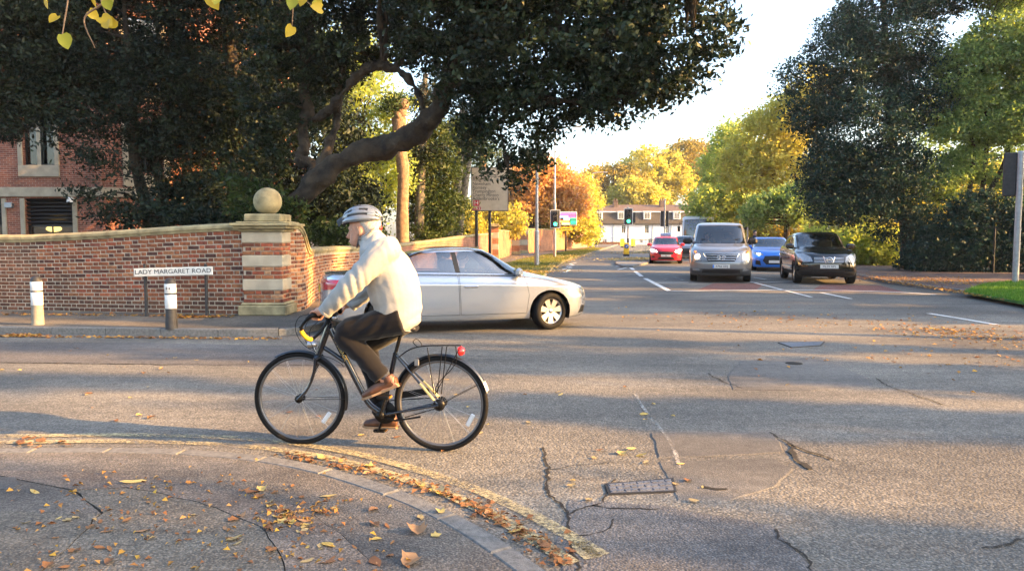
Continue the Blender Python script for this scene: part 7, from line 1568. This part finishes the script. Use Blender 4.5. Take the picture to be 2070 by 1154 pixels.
k.tube(spline([B(846, 702, .04), B(835, 692, .04), B(842, 685, 0), B(851, 693, -.04), B(853, 700, -.04)], 14), .003, 6); k.build('rack', M['bike_black'], bike)['kind'] = 'stuff'
k = MB(); c_ = B(933, 710); k.tube([c_ + Vector((.02, 0, 0)), c_ + Vector((-.0, 0, .002)), c_ + Vector((-.02, 0, 0))], [(.035, .032), (.038, .036), (.018, .02)], 16); k.build('rear_light', M['rear_red'], bike)
# cranks, pedals, chain
k = MB(); k.lathe([(.0, .0), (.085, .0), (.088, .003), (.085, .006), (.0, .006)], BBp + Vector((0, -.055, 0)), 32, 'y'); k.lathe([(0.0, 0), (.03, 0), (.03, .02), (0, .02)], BBp + Vector((0, .04, 0)), 16, 'y'); k.build('chainring', M['bike_black'], bike)
PU, PL = B(776, 803, .12), B(768, 872, -.12); PU = BBp + (Vector((PU.x, .12, PU.z)) - Vector((BBp.x, .12, BBp.z))).normalized()*.165 + Vector((0, .12, 0)); PL = BBp + (Vector((PL.x, 0, PL.z)) - Vector((BBp.x, 0, BBp.z))).normalized()*.165 + Vector((0, -.12, 0))
for p_, sg in ((PU, 1), (PL, -1)):
    k = MB(); k.bar(BBp + Vector((0, sg*.065, 0)), Vector((p_.x, sg*.07, p_.z)), .014, .024, up=(0, 1, 0), bev=.004); k.build('crank', M['bike_black'], bike)
    k = MB(); k.box(p_, (.09, .085, .022), bev=.006); k.cyl(p_ + Vector((0, -sg*.06, 0)), p_, .006, 8); pd = k.build('pedal', M['bike_black'], bike); k = MB(); k.box(p_ + Vector((-.048, 0, 0)), (.006, .05, .014)); k.build('pedal_reflector', M['amber'], pd)
k = MB(); k.tube([BBp + Vector((.0, -.055, .083)), RH + Vector((0, -.055, .035))], .004, 6); k.tube([BBp + Vector((0, -.055, -.083)), RH + Vector((0, -.055, -.035))], .004, 6); k.build('chain', M['rubber'], bike)['kind'] = 'stuff'
k = MB(); k.lathe([(0, 0), (.036, 0), (.036, .01), (0, .01)], RH + Vector((0, -.055, 0)), 18, 'y'); k.lathe([(0, 0), (.04, 0), (.043, .02), (.02, .03), (0, .03)], RH + Vector((0, .035, 0)), 18, 'y'); k.build('sprocket', M['bike_black'], bike)['kind'] = 'stuff'
k = MB(); k.bar(B(800, 800, -.03), B(868, 790, -.05), .012, .05, up=(0, 0, 1), bev=.005); k.build('chain_guard', M['bike_black'], bike)
k = MB(); k.tube([BBp + Vector((-.03, .03, -.02)), B(800, 850, .06), B(850, 842, .07)], .007, 8); k.build('kickstand', M['bike_black'], bike)
# ------------------------------------------------------------------ the rider
M['rider_skin'] = mat('ruddy_skin', (.48, .24, .155), .55, var=.16, scale=40); M['grey_hair'] = mat('grey_hair', (.42, .38, .33), .8, var=.25, scale=120, bump=.5, bscale=160)
def cloth(name, col, var, scale, bump, bscale, dist, weave=380.0):
    m = mat(name, col, .78, 0, var, scale, bump, bscale, dist=dist, spec=.25); m.node_tree.nodes['Principled BSDF'].inputs['Sheen Weight'].default_value = .15; return m
M['jacket'] = cloth('beige_jacket_cloth', (.315, .315, .30), .05, 5, .35, 34, .006); M['trouser'] = cloth('charcoal_trouser_cloth', (.008, .0075, .009), .08, 6, .25, 40, .004); M['trouser'].node_tree.nodes['Principled BSDF'].inputs['Specular IOR Level'].default_value = .1; M['shoe'] = mat('brown_leather', (.095, .040, .020), .5, var=.25, scale=25); M['sole'] = mat('tan_sole', (.30, .20, .12), .8)
M['helmet_silver'] = mat('silver_helmet', (.20, .225, .25), .22, .4, var=.08, coat=.8); M['helmet_dark'] = mat('dark_helmet_foam', (.02, .021, .023), .6); M['strap'] = mat('grey_strap', (.08, .08, .085), .8)
def ring_loft(mb, secs, n=22, pw=2.2):
    """secs: (front point, back point, half width) in bicycle coordinates, closed tube"""
    rows = []
    for f, b, w in secs:
        c = (f + b)/2; e = (f - b)/2; r_ = []
        for i in range(n):
            t = 2*math.pi*i/n; cs, sn = math.cos(t), math.sin(t); r_.append(c + e*(math.copysign(abs(cs)**(2/pw), cs)) + Vector((0, w*math.copysign(abs(sn)**(2/pw), sn), 0)))
        rows.append(r_ + [r_[0]])
    mb.grid(rows); mb.add(rows[0][:-1], [tuple(range(n))]); mb.add(rows[-1][:-1], [tuple(range(n))[::-1]]); return mb
def sec(f, b, w): return (B(*f), B(*b), w)
def wrinkle(o, amp, f1, f2, seed, dirs=None):
    me = o.data; me.update(); co = np.zeros(len(me.vertices)*3); me.vertices.foreach_get('co', co); co = co.reshape(-1, 3); nr = np.zeros_like(co).ravel(); me.vertices.foreach_get('normal', nr); nr = nr.reshape(-1, 3)
    for i in range(len(co)):
        p = Vector(co[i]); q = Vector((p.x*f1 + p.z*f1*.7 + .5*noise.noise(p*6), p.y*f1*.6, (p.z - p.x*.6)*f1*.35 + seed)); a = abs(noise.noise(q)) * -1 + .25; b = noise.noise(p*f2 + Vector((seed, 0, 0)))
        co[i] += nr[i] * amp * (a*1.5 + b*.5)
    me.vertices.foreach_set('co', co.ravel()); me.update()
# joints
SH, EL, WR_ = (772, 512), (707, 578), (657, 630); HIP, KN, AN = (806, 645), (697, 676), (772, 764); KF, AF = (742, 702), (772, 838)
def arm(mb, sg, r, fat):
    a, b, c = B(*SH, .185), B(*EL, .265), B(*WR_, .245)
    if sg < 0: a = a + Vector((.12, 0, -.05))
    mb.tube(spline([Vector((a.x - .02, sg*.10, a.z + .02)), Vector((a.x, sg*.185, a.z)), Vector((b.x, sg*.265, b.z)), Vector((c.x, sg*.245, c.z))], 16), list(np.interp(np.linspace(0, 1, 16), [0, .3, .65, .9, 1], r)), 16)
def leg(mb, sg, kn, an, r, y=.10):
    a, b, c = B(*HIP, sg*.085), B(*kn, sg*.12), B(*an, sg*.12); mb.tube(spline([Vector((a.x - .03, sg*.085, a.z + .01)), Vector(((a.x + b.x)/2, sg*.105, (a.z + b.z)/2 + .01)), Vector((b.x, sg*.12, b.z)), Vector(((b.x + c.x)/2 - .01, sg*.12, (b.z + c.z)/2)), Vector((c.x, sg*.12, c.z))], 20), list(np.interp(np.linspace(0, 1, 20), [0, .25, .5, .75, 1], r)), 16)
# body: one continuous surface (head, neck, trunk, limbs, hands, feet)
k = MB()
ring_loft(k, [sec((714, 498), (727, 500), .026), sec((709, 494), (737, 495), .045), sec((708.5, 487), (750, 486), .057), sec((709, 480), (758, 479), .066), sec((710, 471), (763, 469), .073), sec((707.5, 463), (766, 459), .076), sec((708, 450), (766, 447), .076), sec((716, 436), (760, 433), .064), sec((730, 427), (748, 426), .03)], 24)
k.tube([B(709, 466), B(705.5, 474), B(702.5, 479.5), B(707, 482)], [.009, .011, .015, .008], 8); k.tube([B(708.5, 462, -.04), B(706, 461), B(708.5, 462, .04)], [.008, .011, .008], 8); k.tube([B(708, 488.5, -.018), B(706.2, 488), B(708, 488.5, .018)], [.005, .008, .005], 6)
for sg in (1, -1): k.sphere(B(735, 468) + Vector((0, sg*.076, 0)), (.020, .010, .032), 10, 8)
k.tube([B(742, 478), B(752, 505), B(770, 520)], [.056, .06, .08], 14)
ring_loft(k, [sec((775, 632), (838, 655), .15), sec((762, 600), (838, 610), .155), sec((752, 560), (832, 562), .165), sec((748, 528), (815, 524), .17), sec((745, 508), (788, 498), .11), sec((742, 495), (765, 488), .06)])
for sg in (1, -1): arm(k, sg, [.06, .055, .045, .032, .026], 0)
leg(k, 1, KN, AN, [.085, .075, .055, .05, .038]); leg(k, -1, KF, AF, [.085, .075, .055, .05, .038])
ah, fh_ = B(*AN, .12), B(*AF, -.12)
def hand(mb, sg):
    g0, g1 = barp[7], barp[8]; g0 = Vector((g0.x, g0.y*sg, g0.z)); g1 = Vector((g1.x, g1.y*sg, g1.z)); w = B(*WR_, .245); w = Vector((w.x, sg*.245, w.z)); ax = (g1 - g0).normalized(); pc_ = g0.lerp(g1, .45) + Vector((-.005, 0, .028))
    mb.tube([w + Vector((-.03, 0, .0)), w + Vector((.02, 0, .008)), pc_], [(.024, .03), (.022, .03), (.02, .034)], 10)
    fw_ = ax.cross(Vector((0, 0, 1))).normalized(); fw_ = fw_ if fw_.x > 0 else -fw_; L_ = (g1 - g0).length
    for i in range(4):
        b0 = g0 + ax*(L_*(.02 + .24*i)) ; rr = (.0085, .0092, .009, .0078)[i]; R_ = .026 + (.002, .003, .002, 0)[i]; pts = [b0 + Vector((0, 0, 1))*(R_*math.sin(a)) + fw_*(R_*math.cos(a)) for a in np.linspace(R(115), R(-95 - 8*(i in (1, 2))), 8)]
        mb.tube([pc_.lerp(pts[0], .5)] + pts, [rr*1.2] + [rr*1.05]*4 + [rr*.95]*3 + [rr*.8], 8)
    tb0 = w.lerp(pc_, .6) + ax*.02; mb.tube([tb0, tb0 + ax*.02 + Vector((.01, 0, -.015)), g0.lerp(g1, .75) + Vector((-.01, 0, -.022)), g0.lerp(g1, .7) + Vector((.012, 0, -.027))], [.012, .011, .0095, .008], 8)
hand(k, 1); hand(k, -1)
for (hl, to, sg) in (((806, 776), (738, 803), 1), ((800, 860), (738, 858), -1)):
    a, b_ = B(*hl, sg*.12), B(*to, sg*.12); k.tube([Vector((a.x + .01, sg*.12, a.z + .015)), Vector(((a.x + b_.x)/2, sg*.12, (a.z + b_.z)/2 + .02)), Vector((b_.x - .02, sg*.125, b_.z + .01))], [.03, .034, .022], 10); c = ah if sg > 0 else fh_; k.tube([Vector((c.x, sg*.12, c.z)), Vector((a.x + .03, sg*.12, a.z + .02))], [.038, .035], 10)
rider = remesh(k, 'person', M['rider_skin'], None, .0066, 2); rider.location = BO; rider.rotation_euler = (0, 0, HEAD)
tag(rider, 'cyclist in beige jacket, dark trousers and silver helmet riding past', 'person')
# jacket
k = MB()
ring_loft(k, [sec((770, 634), (836, 669), .172), sec((762, 622), (846, 652), .190), sec((752, 603), (850.5, 625), .195), sec((744, 575), (848, 590), .198), sec((738, 545), (838, 552), .205), sec((734, 522), (822, 522), .212), sec((733, 505), (800, 498), .195), sec((731, 496), (782, 480), .12), sec((727, 493), (768, 470), .078), sec((724.5, 489), (764, 462), .072)], 26, 2.3)
for sg in (1, -1): arm(k, sg, [.10, .098, .078, .060, .052], 0)
jk = remesh(k, 'jacket', M['jacket'], rider, .009, 3); wrinkle(jk, .0065, 8.5, 9, 1)
k = MB()
for sg in (1, -1):
    w = B(*WR_, .245); b_ = B(*EL, .265); p0 = Vector((w.x, sg*.245, w.z)); d_ = (p0 - Vector((b_.x, sg*.265, b_.z))).normalized(); q = MB(); q.tube([p0 - d_*.012, p0 + d_*.006], [.055, .053], 16); q.build('cuff', M['jacket'], jk)
q = MB(); c0 = [B(771, 633), B(836, 668)]
hem = [];
for i in range(27):
    t_ = 2*math.pi*i/26; cc = (c0[0] + c0[1])/2; e = (c0[0] - c0[1])/2; hem.append(cc + e*1.02*math.cos(t_) + Vector((0, .178*math.sin(t_), 0)))
q.tube(hem, .0055, 6, caps=False); q.build('hem', M['jacket'], jk)
q = MB(); sm_ = [];
q.tube(spline([B(766, 496, .175), B(756, 520, .205), B(752, 548, .213), B(757, 572, .21)], 14), .0022, 5); q.build('armhole_seam', M['trouser'], jk) if 0 else None
def folds(o, u, freq, amp, mask, seed):
    me = o.data; me.update(); nrs = [v.normal.copy() for v in me.vertices]
    for v, vn in zip(me.vertices, nrs):
        p = v.co.copy(); m_ = mask(p)
        if m_ <= 0: continue
        q = p.dot(u)*freq + 2.6*noise.noise(p*5 + Vector((seed, 0, 0))); g_ = max(0.0, noise.noise(p*3.5 + Vector((0, seed, 0))) + .35); s_ = math.sin(q); v.co = p + vn*(amp*m_*g_*(s_ if s_ > 0 else s_*abs(s_)*1.3))
sa, sb = B(*SH, .185), B(*WR_, .245); ax_ = (sb - sa).normalized()
folds(jk, (ax_ + Vector((0, .25, .45))).normalized(), 95, .0075, lambda p: min(1, max(0, (abs(p.y) - .17)*14)), 3)
folds(jk, Vector((.35, .1, .93)).normalized(), 75, .0065, lambda p: max(0, min(1, (1.28 - p.z)*5)) * (1 if abs(p.y) < .22 else .3), 7)
folds(jk, Vector((.8, .1, .6)).normalized(), 55, .005, lambda p: max(0, min(1, (p.z - 1.2)*5)), 11)
k = MB(); rows = []
for f, b, w in (sec((729.5, 498), (780, 479), .105), sec((726, 495), (771, 471), .088), sec((722.5, 489.5), (767, 461.5), .081), sec((722.5, 488), (766.5, 460), .078)):
    c = (f + b)/2; e = (f - b)/2; rows.append([c + e*math.cos(t_) + Vector((0, w*math.sin(t_), 0)) for t_ in np.linspace(0, 2*math.pi, 29)])
k.grid(rows); k.build('collar', M['jacket'], jk)
# trousers
k = MB(); leg(k, 1, KN, AN, [.118, .105, .085, .075, .066]); leg(k, -1, KF, AF, [.118, .105, .085, .075, .064]); ring_loft(k, [sec((775, 655), (836, 668), .155), sec((770, 640), (840, 652), .165), sec((768, 622), (838, 630), .165)])
trs = remesh(k, 'trousers', M['trouser'], rider, .009, 3); wrinkle(trs, .006, 9, 12, 5); folds(trs, Vector((.5, .2, .85)).normalized(), 70, .008, lambda p: 1.0, 5)
# shoes
for nm, hl, to, sg, c in (('shoe', (807, 779), (735, 807), 1, AN), ('shoe', (803, 864), (736, 862), -1, AF)):
    a, b_ = B(*hl, sg*.12), B(*to, sg*.12); a.y = b_.y = 0; d_ = (b_ - a); n_ = Vector((0, 1, 0)).cross(d_).normalized(); n_ = n_ if n_.z > 0 else -n_; k = MB(); y = Vector((0, sg*.12, 0)); an_ = B(*c, sg*.12); an_.y = sg*.12
    pts = [a + y + n_*.035, a + y + d_*.15 + n_*.042, a + y + d_*.4 + n_*.042, a + y + d_*.7 + n_*.034, a + y + d_*.92 + n_*.026, a + y + d_*1.0 + n_*.02]; k.tube(pts, [(.028, .034), (.035, .044), (.036, .044), (.042, .034), (.036, .024), (.018, .014)], 16)
    k.tube([a + y + d_*.18 + n_*.05, (a + y + d_*.2 + n_*.095)], [.044, .043], 14); sh = remesh(k, nm, M['shoe'], rider, .006, 2)
    q = MB(); q.grid([[a + y + d_*u + n_*(-.004 + .010*(u < .28)*0) + Vector((0, s_*w_, 0)) for s_ in (-1, 1)] for u, w_ in ((-.04, .02), (.0, .034), (.2, .036), (.45, .034), (.7, .044), (.9, .036), (1.03, .014))], False); q.grid([[a + y + d_*u + n_*.012 + Vector((0, s_*(w_ + .003), 0)) for s_ in (1, -1)] for u, w_ in ((-.04, .02), (.0, .034), (.2, .036), (.45, .034), (.7, .044), (.9, .036), (1.03, .014))], False)
    for s_ in (-1, 1): q.grid([[a + y + d_*u + n_*z_ + Vector((0, s_*(w_ + (.003 if z_ > 0 else 0)), 0)) for z_ in (-.004, .012)] for u, w_ in ((-.04, .02), (.0, .034), (.2, .036), (.45, .034), (.7, .044), (.9, .036), (1.03, .014))], False)
    q.build('sole', M['sole'], sh)
    q = MB(); q.tube([an_ + Vector((0, 0, .02)), a + y + d_*.2 + n_*.085], [.042, .04], 12); q.build('sock', M['jumper'], rider)
# hair, eye
k = MB(); ring_loft(k, [sec((742, 482), (762, 482), .062), sec((738, 474), (766, 472), .074), sec((733, 464), (769, 460), .079), sec((716, 452), (769, 448), .0795), sec((718, 438), (762, 434), .068)], 24); hr = remesh(k, 'hair', M['grey_hair'], rider, .006, 1)
k = MB(); k.sphere(B(712, 468.5, .042), (.008, .008, .005), 10, 8); k.sphere(B(712, 468.5, -.042), (.008, .008, .005), 10, 8); k.build('eyes', M['hair_dark'], rider)['kind'] = 'stuff'
k = MB(); k.tube([B(709, 464.5, .018), B(708.5, 463, .036), B(711, 464.5, .055)], .0042, 6); k.build('eyebrow', M['grey_hair'], rider)
# helmet
hl = empty('helmet', (0, 0, 0), 0, rider); Cc = B(733, 450); HL, HW_, HH = .148, .106, .128; tilt = R(6)
def dome(u, v, s=1.0):
    """u: 0 front .. 1 back, v: -1 .. 1 across"""
    a = math.pi*u; b_ = v*R(82); x = HL*s*math.cos(a); up_ = math.sin(a)**.75 if a > 0 else 0; y = HW_*s*up_*math.sin(b_) ; z = HH*s*up_*math.cos(b_); r_ = Vector((x, y, z)); r_.rotate(Matrix.Rotation(tilt, 3, 'Y')); return Cc + r_
k = MB(); k.grid([[dome(u, v, .93) for v in np.linspace(-1.05, 1.05, 25)] for u in np.linspace(.03, .97, 25)]); k.build('liner', M['helmet_dark'], hl)
def strip(v0, v1, u0, u1, wob=0.0, nm='shell_rib', mt='helmet_silver', s0=1.0):
    k = MB(); U = np.linspace(u0, u1, 22); rows = []
    for u in U:
        sq = .55 + .45*math.sin(math.pi*(u*.92 + .04)); c = (v0 + v1)/2; h_ = (v1 - v0)/2*(1 + wob*math.cos(u*math.pi*4)); rows.append([dome(u, c - h_, s0*.94), dome(u, c - h_*.9, s0*1.0), dome(u, c, s0*1.015), dome(u, c + h_*.9, s0*1.0), dome(u, c + h_, s0*.94)])
    k.grid(rows); return k.build(nm, M[mt], hl)
for v0, v1 in ((-.09, .09), (.25, .41), (-.41, -.25), (.57, .71), (-.71, -.57)): strip(v0, v1, .05, .95, .16)
for v0, v1 in ((.80, 1.06), (-1.06, -.80)): strip(v0, v1, .06, .96, .08, 'rim_band')
for u0, u1, v0, v1 in ((.40, .52, .10, .62), (.40, .52, -.62, -.10), (.66, .80, .30, .85), (.66, .80, -.85, -.30), (.22, .32, .40, .86), (.22, .32, -.86, -.40)): strip(v0, v1, u0, u1, 0, 'cross_rib', s0=.995)
k = MB(); rows = []
for v in np.linspace(-.95, .95, 15):
    p_ = dome(.13, v*1.05, .98); q_ = dome(.13, v*1.05, .98) + Vector((.052*(1 - .55*v*v), 0, -.030)); rows.append([p_, p_.lerp(q_, .5) + Vector((0, 0, .004)), q_])
k.grid(rows); k.build('visor', M['helmet_dark'], hl)
for sg in (1, -1):
    for pts in ([B(722, 458, sg*.083), B(727, 474, sg*.082), B(725, 484, sg*.070)], [B(757, 460, sg*.078), B(745, 472, sg*.082), B(725, 484, sg*.070)], [B(725, 484, sg*.070), B(723, 495, sg*.045), B(722, 501, sg*.0)]):
        k = MB(); k.tube(spline(pts, 8), [(.006, .002)]*8, 6); k.build('strap', M['strap'], hl)
k = MB(); k.box(B(727, 482, .076), (.02, .012, .03), bev=.004); k.build('strap_adjuster', M['strap'], hl)
k = MB(); k.sphere(B(768, 461), (.016, .022, .018), 12, 8); k.build('red_rear_lamp', M['rear_red'], hl)
# ------------------------------------------------------------------ fallen leaves
M['litter_yellow'] = leaf_mat('fallen_yellow', [(.48, .33, .09), (.52, .40, .15), (.40, .26, .10), (.46, .37, .20)], .15, .7)
M['litter_brown'] = leaf_mat('fallen_brown', [(.22, .10, .045), (.30, .15, .06), (.16, .075, .04), (.36, .21, .11)], .1, .75)
M['litter_mix'] = leaf_mat('fallen_mix', [(.55, .34, .05), (.34, .14, .05), (.20, .095, .045), (.50, .26, .05), (.42, .28, .13)], .12, .72)
def fallen_mesh(kind, s, seed, mt):
    rr = random.Random(seed)
    if kind == 'oval': pts = [(0, -.55), (.2, -.4), (.34, -.1), (.32, .2), (.16, .48), (0, .62), (-.18, .45), (-.33, .15), (-.3, -.15), (-.18, -.42)]
    elif kind == 'maple': pts = [(x*rr.uniform(.8, 1.15), y*rr.uniform(.85, 1.15)) for x, y in [(0, -.5), (.2, -.4), (.42, -.3), (.38, -.08), (.5, .18), (.32, .24), (.2, .42), (0, .6), (-.15, .44), (-.34, .26), (-.46, .2), (-.38, -.02), (-.44, -.24), (-.2, -.38)]]
    else: pts = [(0, -.6), (.14, -.35), (.2, 0), (.13, .4), (0, .66), (-.14, .4), (-.2, .02), (-.13, -.35)]
    cx, cy = rr.uniform(.3, 1.1), rr.uniform(-.5, .5); n_ = len(pts); k = MB(); vs = [(0, 0, .02*s)]
    for x, y in pts: vs.append((x*s, y*s, max(.002, s*(cx*x*x*.9 + cy*x*y + .35*rr.random()*abs(y)*.6)) + .003))
    k.add(vs, [(0, i + 1, (i + 1) % n_ + 1) for i in range(n_)], True); me = k.mesh('fallen_leaf', M[mt]); me.attributes.new('rnd', 'FLOAT', 'FACE').data.foreach_set('value', [rr.random()]*n_); return me
pool = {}
for ci, mt in (('y', 'litter_yellow'), ('b', 'litter_brown')): pool[ci] = [fallen_mesh(kd, 1.0, i*7 + ord(ci), mt) for i, kd in enumerate(('oval', 'maple', 'slim', 'oval', 'maple', 'oval', 'slim', 'oval', 'slim', 'oval', 'maple', 'oval', 'slim', 'oval'))]
rl = random.Random(12)
def leaf_at(px, py, s, ci, z, label, group, which=None):
    o = D.objects.new('fallen_leaf', pool[ci][which if which is not None else rl.randrange(14)]); link(o); p = G(px, py, z); o.location = (p.x, p.y, z + .004); o.rotation_euler = (rl.gauss(0, .10), rl.gauss(0, .10), rl.uniform(0, 6.28)); s *= rl.uniform(.55, .95); o.scale = (s, s, s*rl.uniform(.6, 2.2)); cw = {'y': 'yellow ', 'b': 'brown '}[ci]; return tag(o, label if group is None else label.replace('autumn ', cw) if 'brown' not in label else label, 'leaf', group and cw + group)
# leaves one can pick out
for px, py, s, ci, z, lab, wh in [(70, 995, .13, 'y', PZ, 'large curled pale yellow leaf on the pavement nearest the left edge', 2), (268, 976, .15, 'y', PZ, 'long pale yellow leaf lying across the middle of the pavement', 2), (136, 1052, .09, 'y', PZ, 'bright yellow leaf alone on the pavement below the curled pale leaf', 0), (288, 1075, .13, 'b', PZ, 'flat tan leaf near the bottom of the pavement', 2),
    (880, 1083, .10, 'y', PZ, 'large ragged tan leaf on the pavement beside the kerb joint', 1), (845, 1075, .11, 'b', PZ, 'curled dark brown leaf lying against the ragged tan leaf', 1), (890, 1035, .09, 'y', PZ, 'whitish leaf on the kerb stone edge', 1), (850, 1048, .09, 'y', PZ, 'clear yellow leaf on the pavement above the ragged tan leaf', 0), (758, 1137, .11, 'b', PZ, 'pinkish brown leaf at the bottom of the pavement', 0), (832, 1137, .11, 'b', PZ, 'clump-like crumpled brown leaf at the bottom edge', 1),
    (1402, 1012, .07, 'y', .008, 'small greenish leaf alone on the road right of the drain cover', 0), (1258, 917, .10, 'y', .004, 'yellow maple-shaped leaf on the sunlit road above the drain cover', 1), (1190, 1010, .08, 'y', .006, 'yellow leaf on the road left of the drain cover', 0), (745, 943, .12, 'y', .004, 'pale leaf by the kerb behind the rear bicycle wheel', 1), (650, 925, .11, 'y', .004, 'golden leaf on the double yellow lines under the bicycle', 1), (1420, 985, .06, 'y', .008, 'tiny yellow leaf beside the pothole', 2)]:
    leaf_at(px, py, s, ci, z, lab, None, wh)
def path_pt(pts, t):
    u = t*(len(pts) - 1); i = min(int(u), len(pts) - 2); f = u - i; return pts[i][0] + (pts[i+1][0] - pts[i][0])*f, pts[i][1] + (pts[i+1][1] - pts[i][1])*f
gut = [(540, 922), (640, 938), (730, 956), (830, 985), (900, 1010), (960, 1040), (1020, 1075), (1070, 1105), (1120, 1140)]
for i in range(62):
    t_ = rl.random()**.7; x, y = path_pt(gut, t_); off = abs(rl.gauss(0, .5)); leaf_at(x + 14 + off*40*t_, y - 2 + off*4 - off*6*t_, rl.uniform(.045, .095), rl.choice('ybbb'), .005, 'autumn leaf in the drift along the near gutter', 'leaves in the near gutter')
for i in range(66):
    x, y = rl.uniform(20, 900), rl.uniform(965, 1150)
    if y > 1000 + .0 or x < 700: leaf_at(x, y, rl.uniform(.04, .085), rl.choice('ybbbb'), PZ, 'small autumn leaf scattered on the near pavement', 'leaves on the near pavement')
for i in range(26):
    x, y = rl.gauss(590, 45), rl.gauss(1045, 22); leaf_at(x, y, rl.uniform(.05, .10), rl.choice('yb'), PZ, 'autumn leaf in the loose heap at the middle of the pavement', 'leaf heap on the pavement')
for i in range(50):
    x, y = rl.uniform(560, 1420), rl.uniform(760, 1000)
    if y < 880 + max(0, (x - 700))*.3: leaf_at(x, y, rl.uniform(.05, .10), rl.choice('yyb'), .005, 'autumn leaf lying on the road round the bicycle', 'leaves on the road')
for i in range(26): leaf_at(rl.uniform(0, 560), rl.uniform(700, 860), rl.uniform(.05, .09), rl.choice('yb'), .005, 'autumn leaf lying on the side road', 'leaves on the side road')
for i in range(14): leaf_at(rl.gauss(55, 35), rl.gauss(896, 4), rl.uniform(.06, .11), 'b', .01, 'brown leaf in the small pile on the double yellow lines', 'pile on the yellow lines')
# drifts nobody could count
def litter(name, label, polys, n, s, z, seed, mt='litter_mix', lift=.012):
    rg = np.random.default_rng(seed); Cs = []
    for (a, b, sp, wgt) in polys:
        m = int(n*wgt); t_ = rg.random(m)[:, None]; A0, B0 = np.array(a), np.array(b); p = A0 + (B0 - A0)*t_ + rg.normal(0, 1, (m, 2))*sp; Cs.append(p)
    C = np.concatenate(Cs); m = len(C); ang = rg.uniform(0, 6.28, m); P = np.c_[C, z + rg.random(m)*lift]; a = np.c_[np.cos(ang), np.sin(ang), rg.normal(0, .22, m)]; b = np.c_[-np.sin(ang), np.cos(ang), rg.normal(0, .3, m)]; l = (s*rg.uniform(.5, 1.2, m)*.5)[:, None]
    zl = np.array([0, 0, 1.0])*.01
    v = np.stack([P - a*l, P + b*l*.62 - a*l*.1 + zl, P + a*l, P - b*l*.62 - a*l*.1 + zl], 1).reshape(-1, 3); v[:, 2] = np.maximum(v[:, 2], z + .002)
    o = D.objects.new(name, np_mesh(name, v, np.arange(m*4).reshape(m, 4), M[mt], rg.random(m))); link(o); return tag(o, label, 'leaves', kind='stuff')
g2 = lambda x, y, z=0.0: tuple(G(x, y, z)[:2])
gl = [(a, b) for a, b in zip(gut[:-1], gut[1:])]
litter('gutter_leaves', 'crumbled leaf litter along the near gutter', [(g2(a[0] + 22, a[1] - 1), g2(b[0] + 26, b[1] - 3), .06, 1/len(gl)) for a, b in gl], 260, .045, .004, 1, 'litter_brown')
litter('pavement_leaves', 'small leaf fragments on the near pavement', [(g2(100, 1000, PZ), g2(500, 1000, PZ), .25, .3), (g2(560, 1050, PZ), g2(640, 1030, PZ), .10, .3), (g2(100, 1100, PZ), g2(700, 1120, PZ), .3, .4)], 420, .035, PZ + .003, 2)
litter('kerb_leaves', 'leaves gathered along the far kerb of the side road', [(g2(-200, 680), g2(60, 681), .05, .35), (g2(60, 681), g2(560, 686), .06, .4), (g2(20, 678), g2(70, 679), .05, .25)], 700, .075, .004, 3)
litter('footway_leaves', 'leaves at the foot of the brick wall', [(g2(-100, 634, LZ), g2(480, 640, LZ), .10, .6), (g2(350, 642, LZ), g2(440, 641, LZ), .06, .4)], 520, .075, LZ + .003, 4)
litter('verge_leaves', 'yellow leaves over the left verge and its kerb', [(g2(1000, 555, LZ), g2(1090, 550, LZ), .9, .3), (g2(1080, 525, LZ), g2(1160, 518, LZ), 1.2, .25), (g2(1100, 560), g2(1150, 529), .25, .2), (g2(1150, 527), g2(1225, 504), .5, .25)], 2600, .10, LZ + .05, 5, 'litter_yellow', .05)
litter('island_leaves', 'golden leaves heaped on the traffic island and its edges', [(g2(1255, 530), g2(1320, 525), .9, .6), (g2(1280, 515), g2(1330, 512), 1.2, .4)], 2200, .14, .105, 6, 'litter_yellow', .03)
litter('right_leaves', 'brown leaves across the right footway and kerb', [(g2(1760, 560, RZ), g2(2000, 575, RZ), .9, .6), (g2(1800, 577), g2(2070, 620), .15, .4)], 1300, .085, RZ + .004, 7, 'litter_mix', .02)
litter('road_leaves', 'leaf scraps on the road before the right footway', [(g2(1850, 665), g2(2070, 690), .5, .55), (g2(1300, 640), g2(1900, 650), .8, .3), (g2(1600, 720), g2(2070, 720), .9, .15)], 650, .07, .004, 8, 'litter_mix', .01)
# ------------------------------------------------------------------ thin autumn haze down the street
k = MB(); k.box((0, 0, 12.5), (1810, 1810, 28)); hz_ = k.build('haze', None); hm = D.materials.new('haze_air'); hm.use_nodes = True; hn = hm.node_tree; hn.nodes.remove(hn.nodes['Principled BSDF'])
pv = hn.nodes.new('ShaderNodeVolumePrincipled'); pv.inputs['Color'].default_value = (.92, .95, 1.0, 1); pv.inputs['Density'].default_value = .0003; pv.inputs['Anisotropy'].default_value = .3
hn.links.new(pv.outputs[0], hn.nodes['Material Output'].inputs['Volume']); hz_.data.materials.append(hm); tag(hz_, 'thin pale haze hanging down the street', 'haze', kind='stuff')
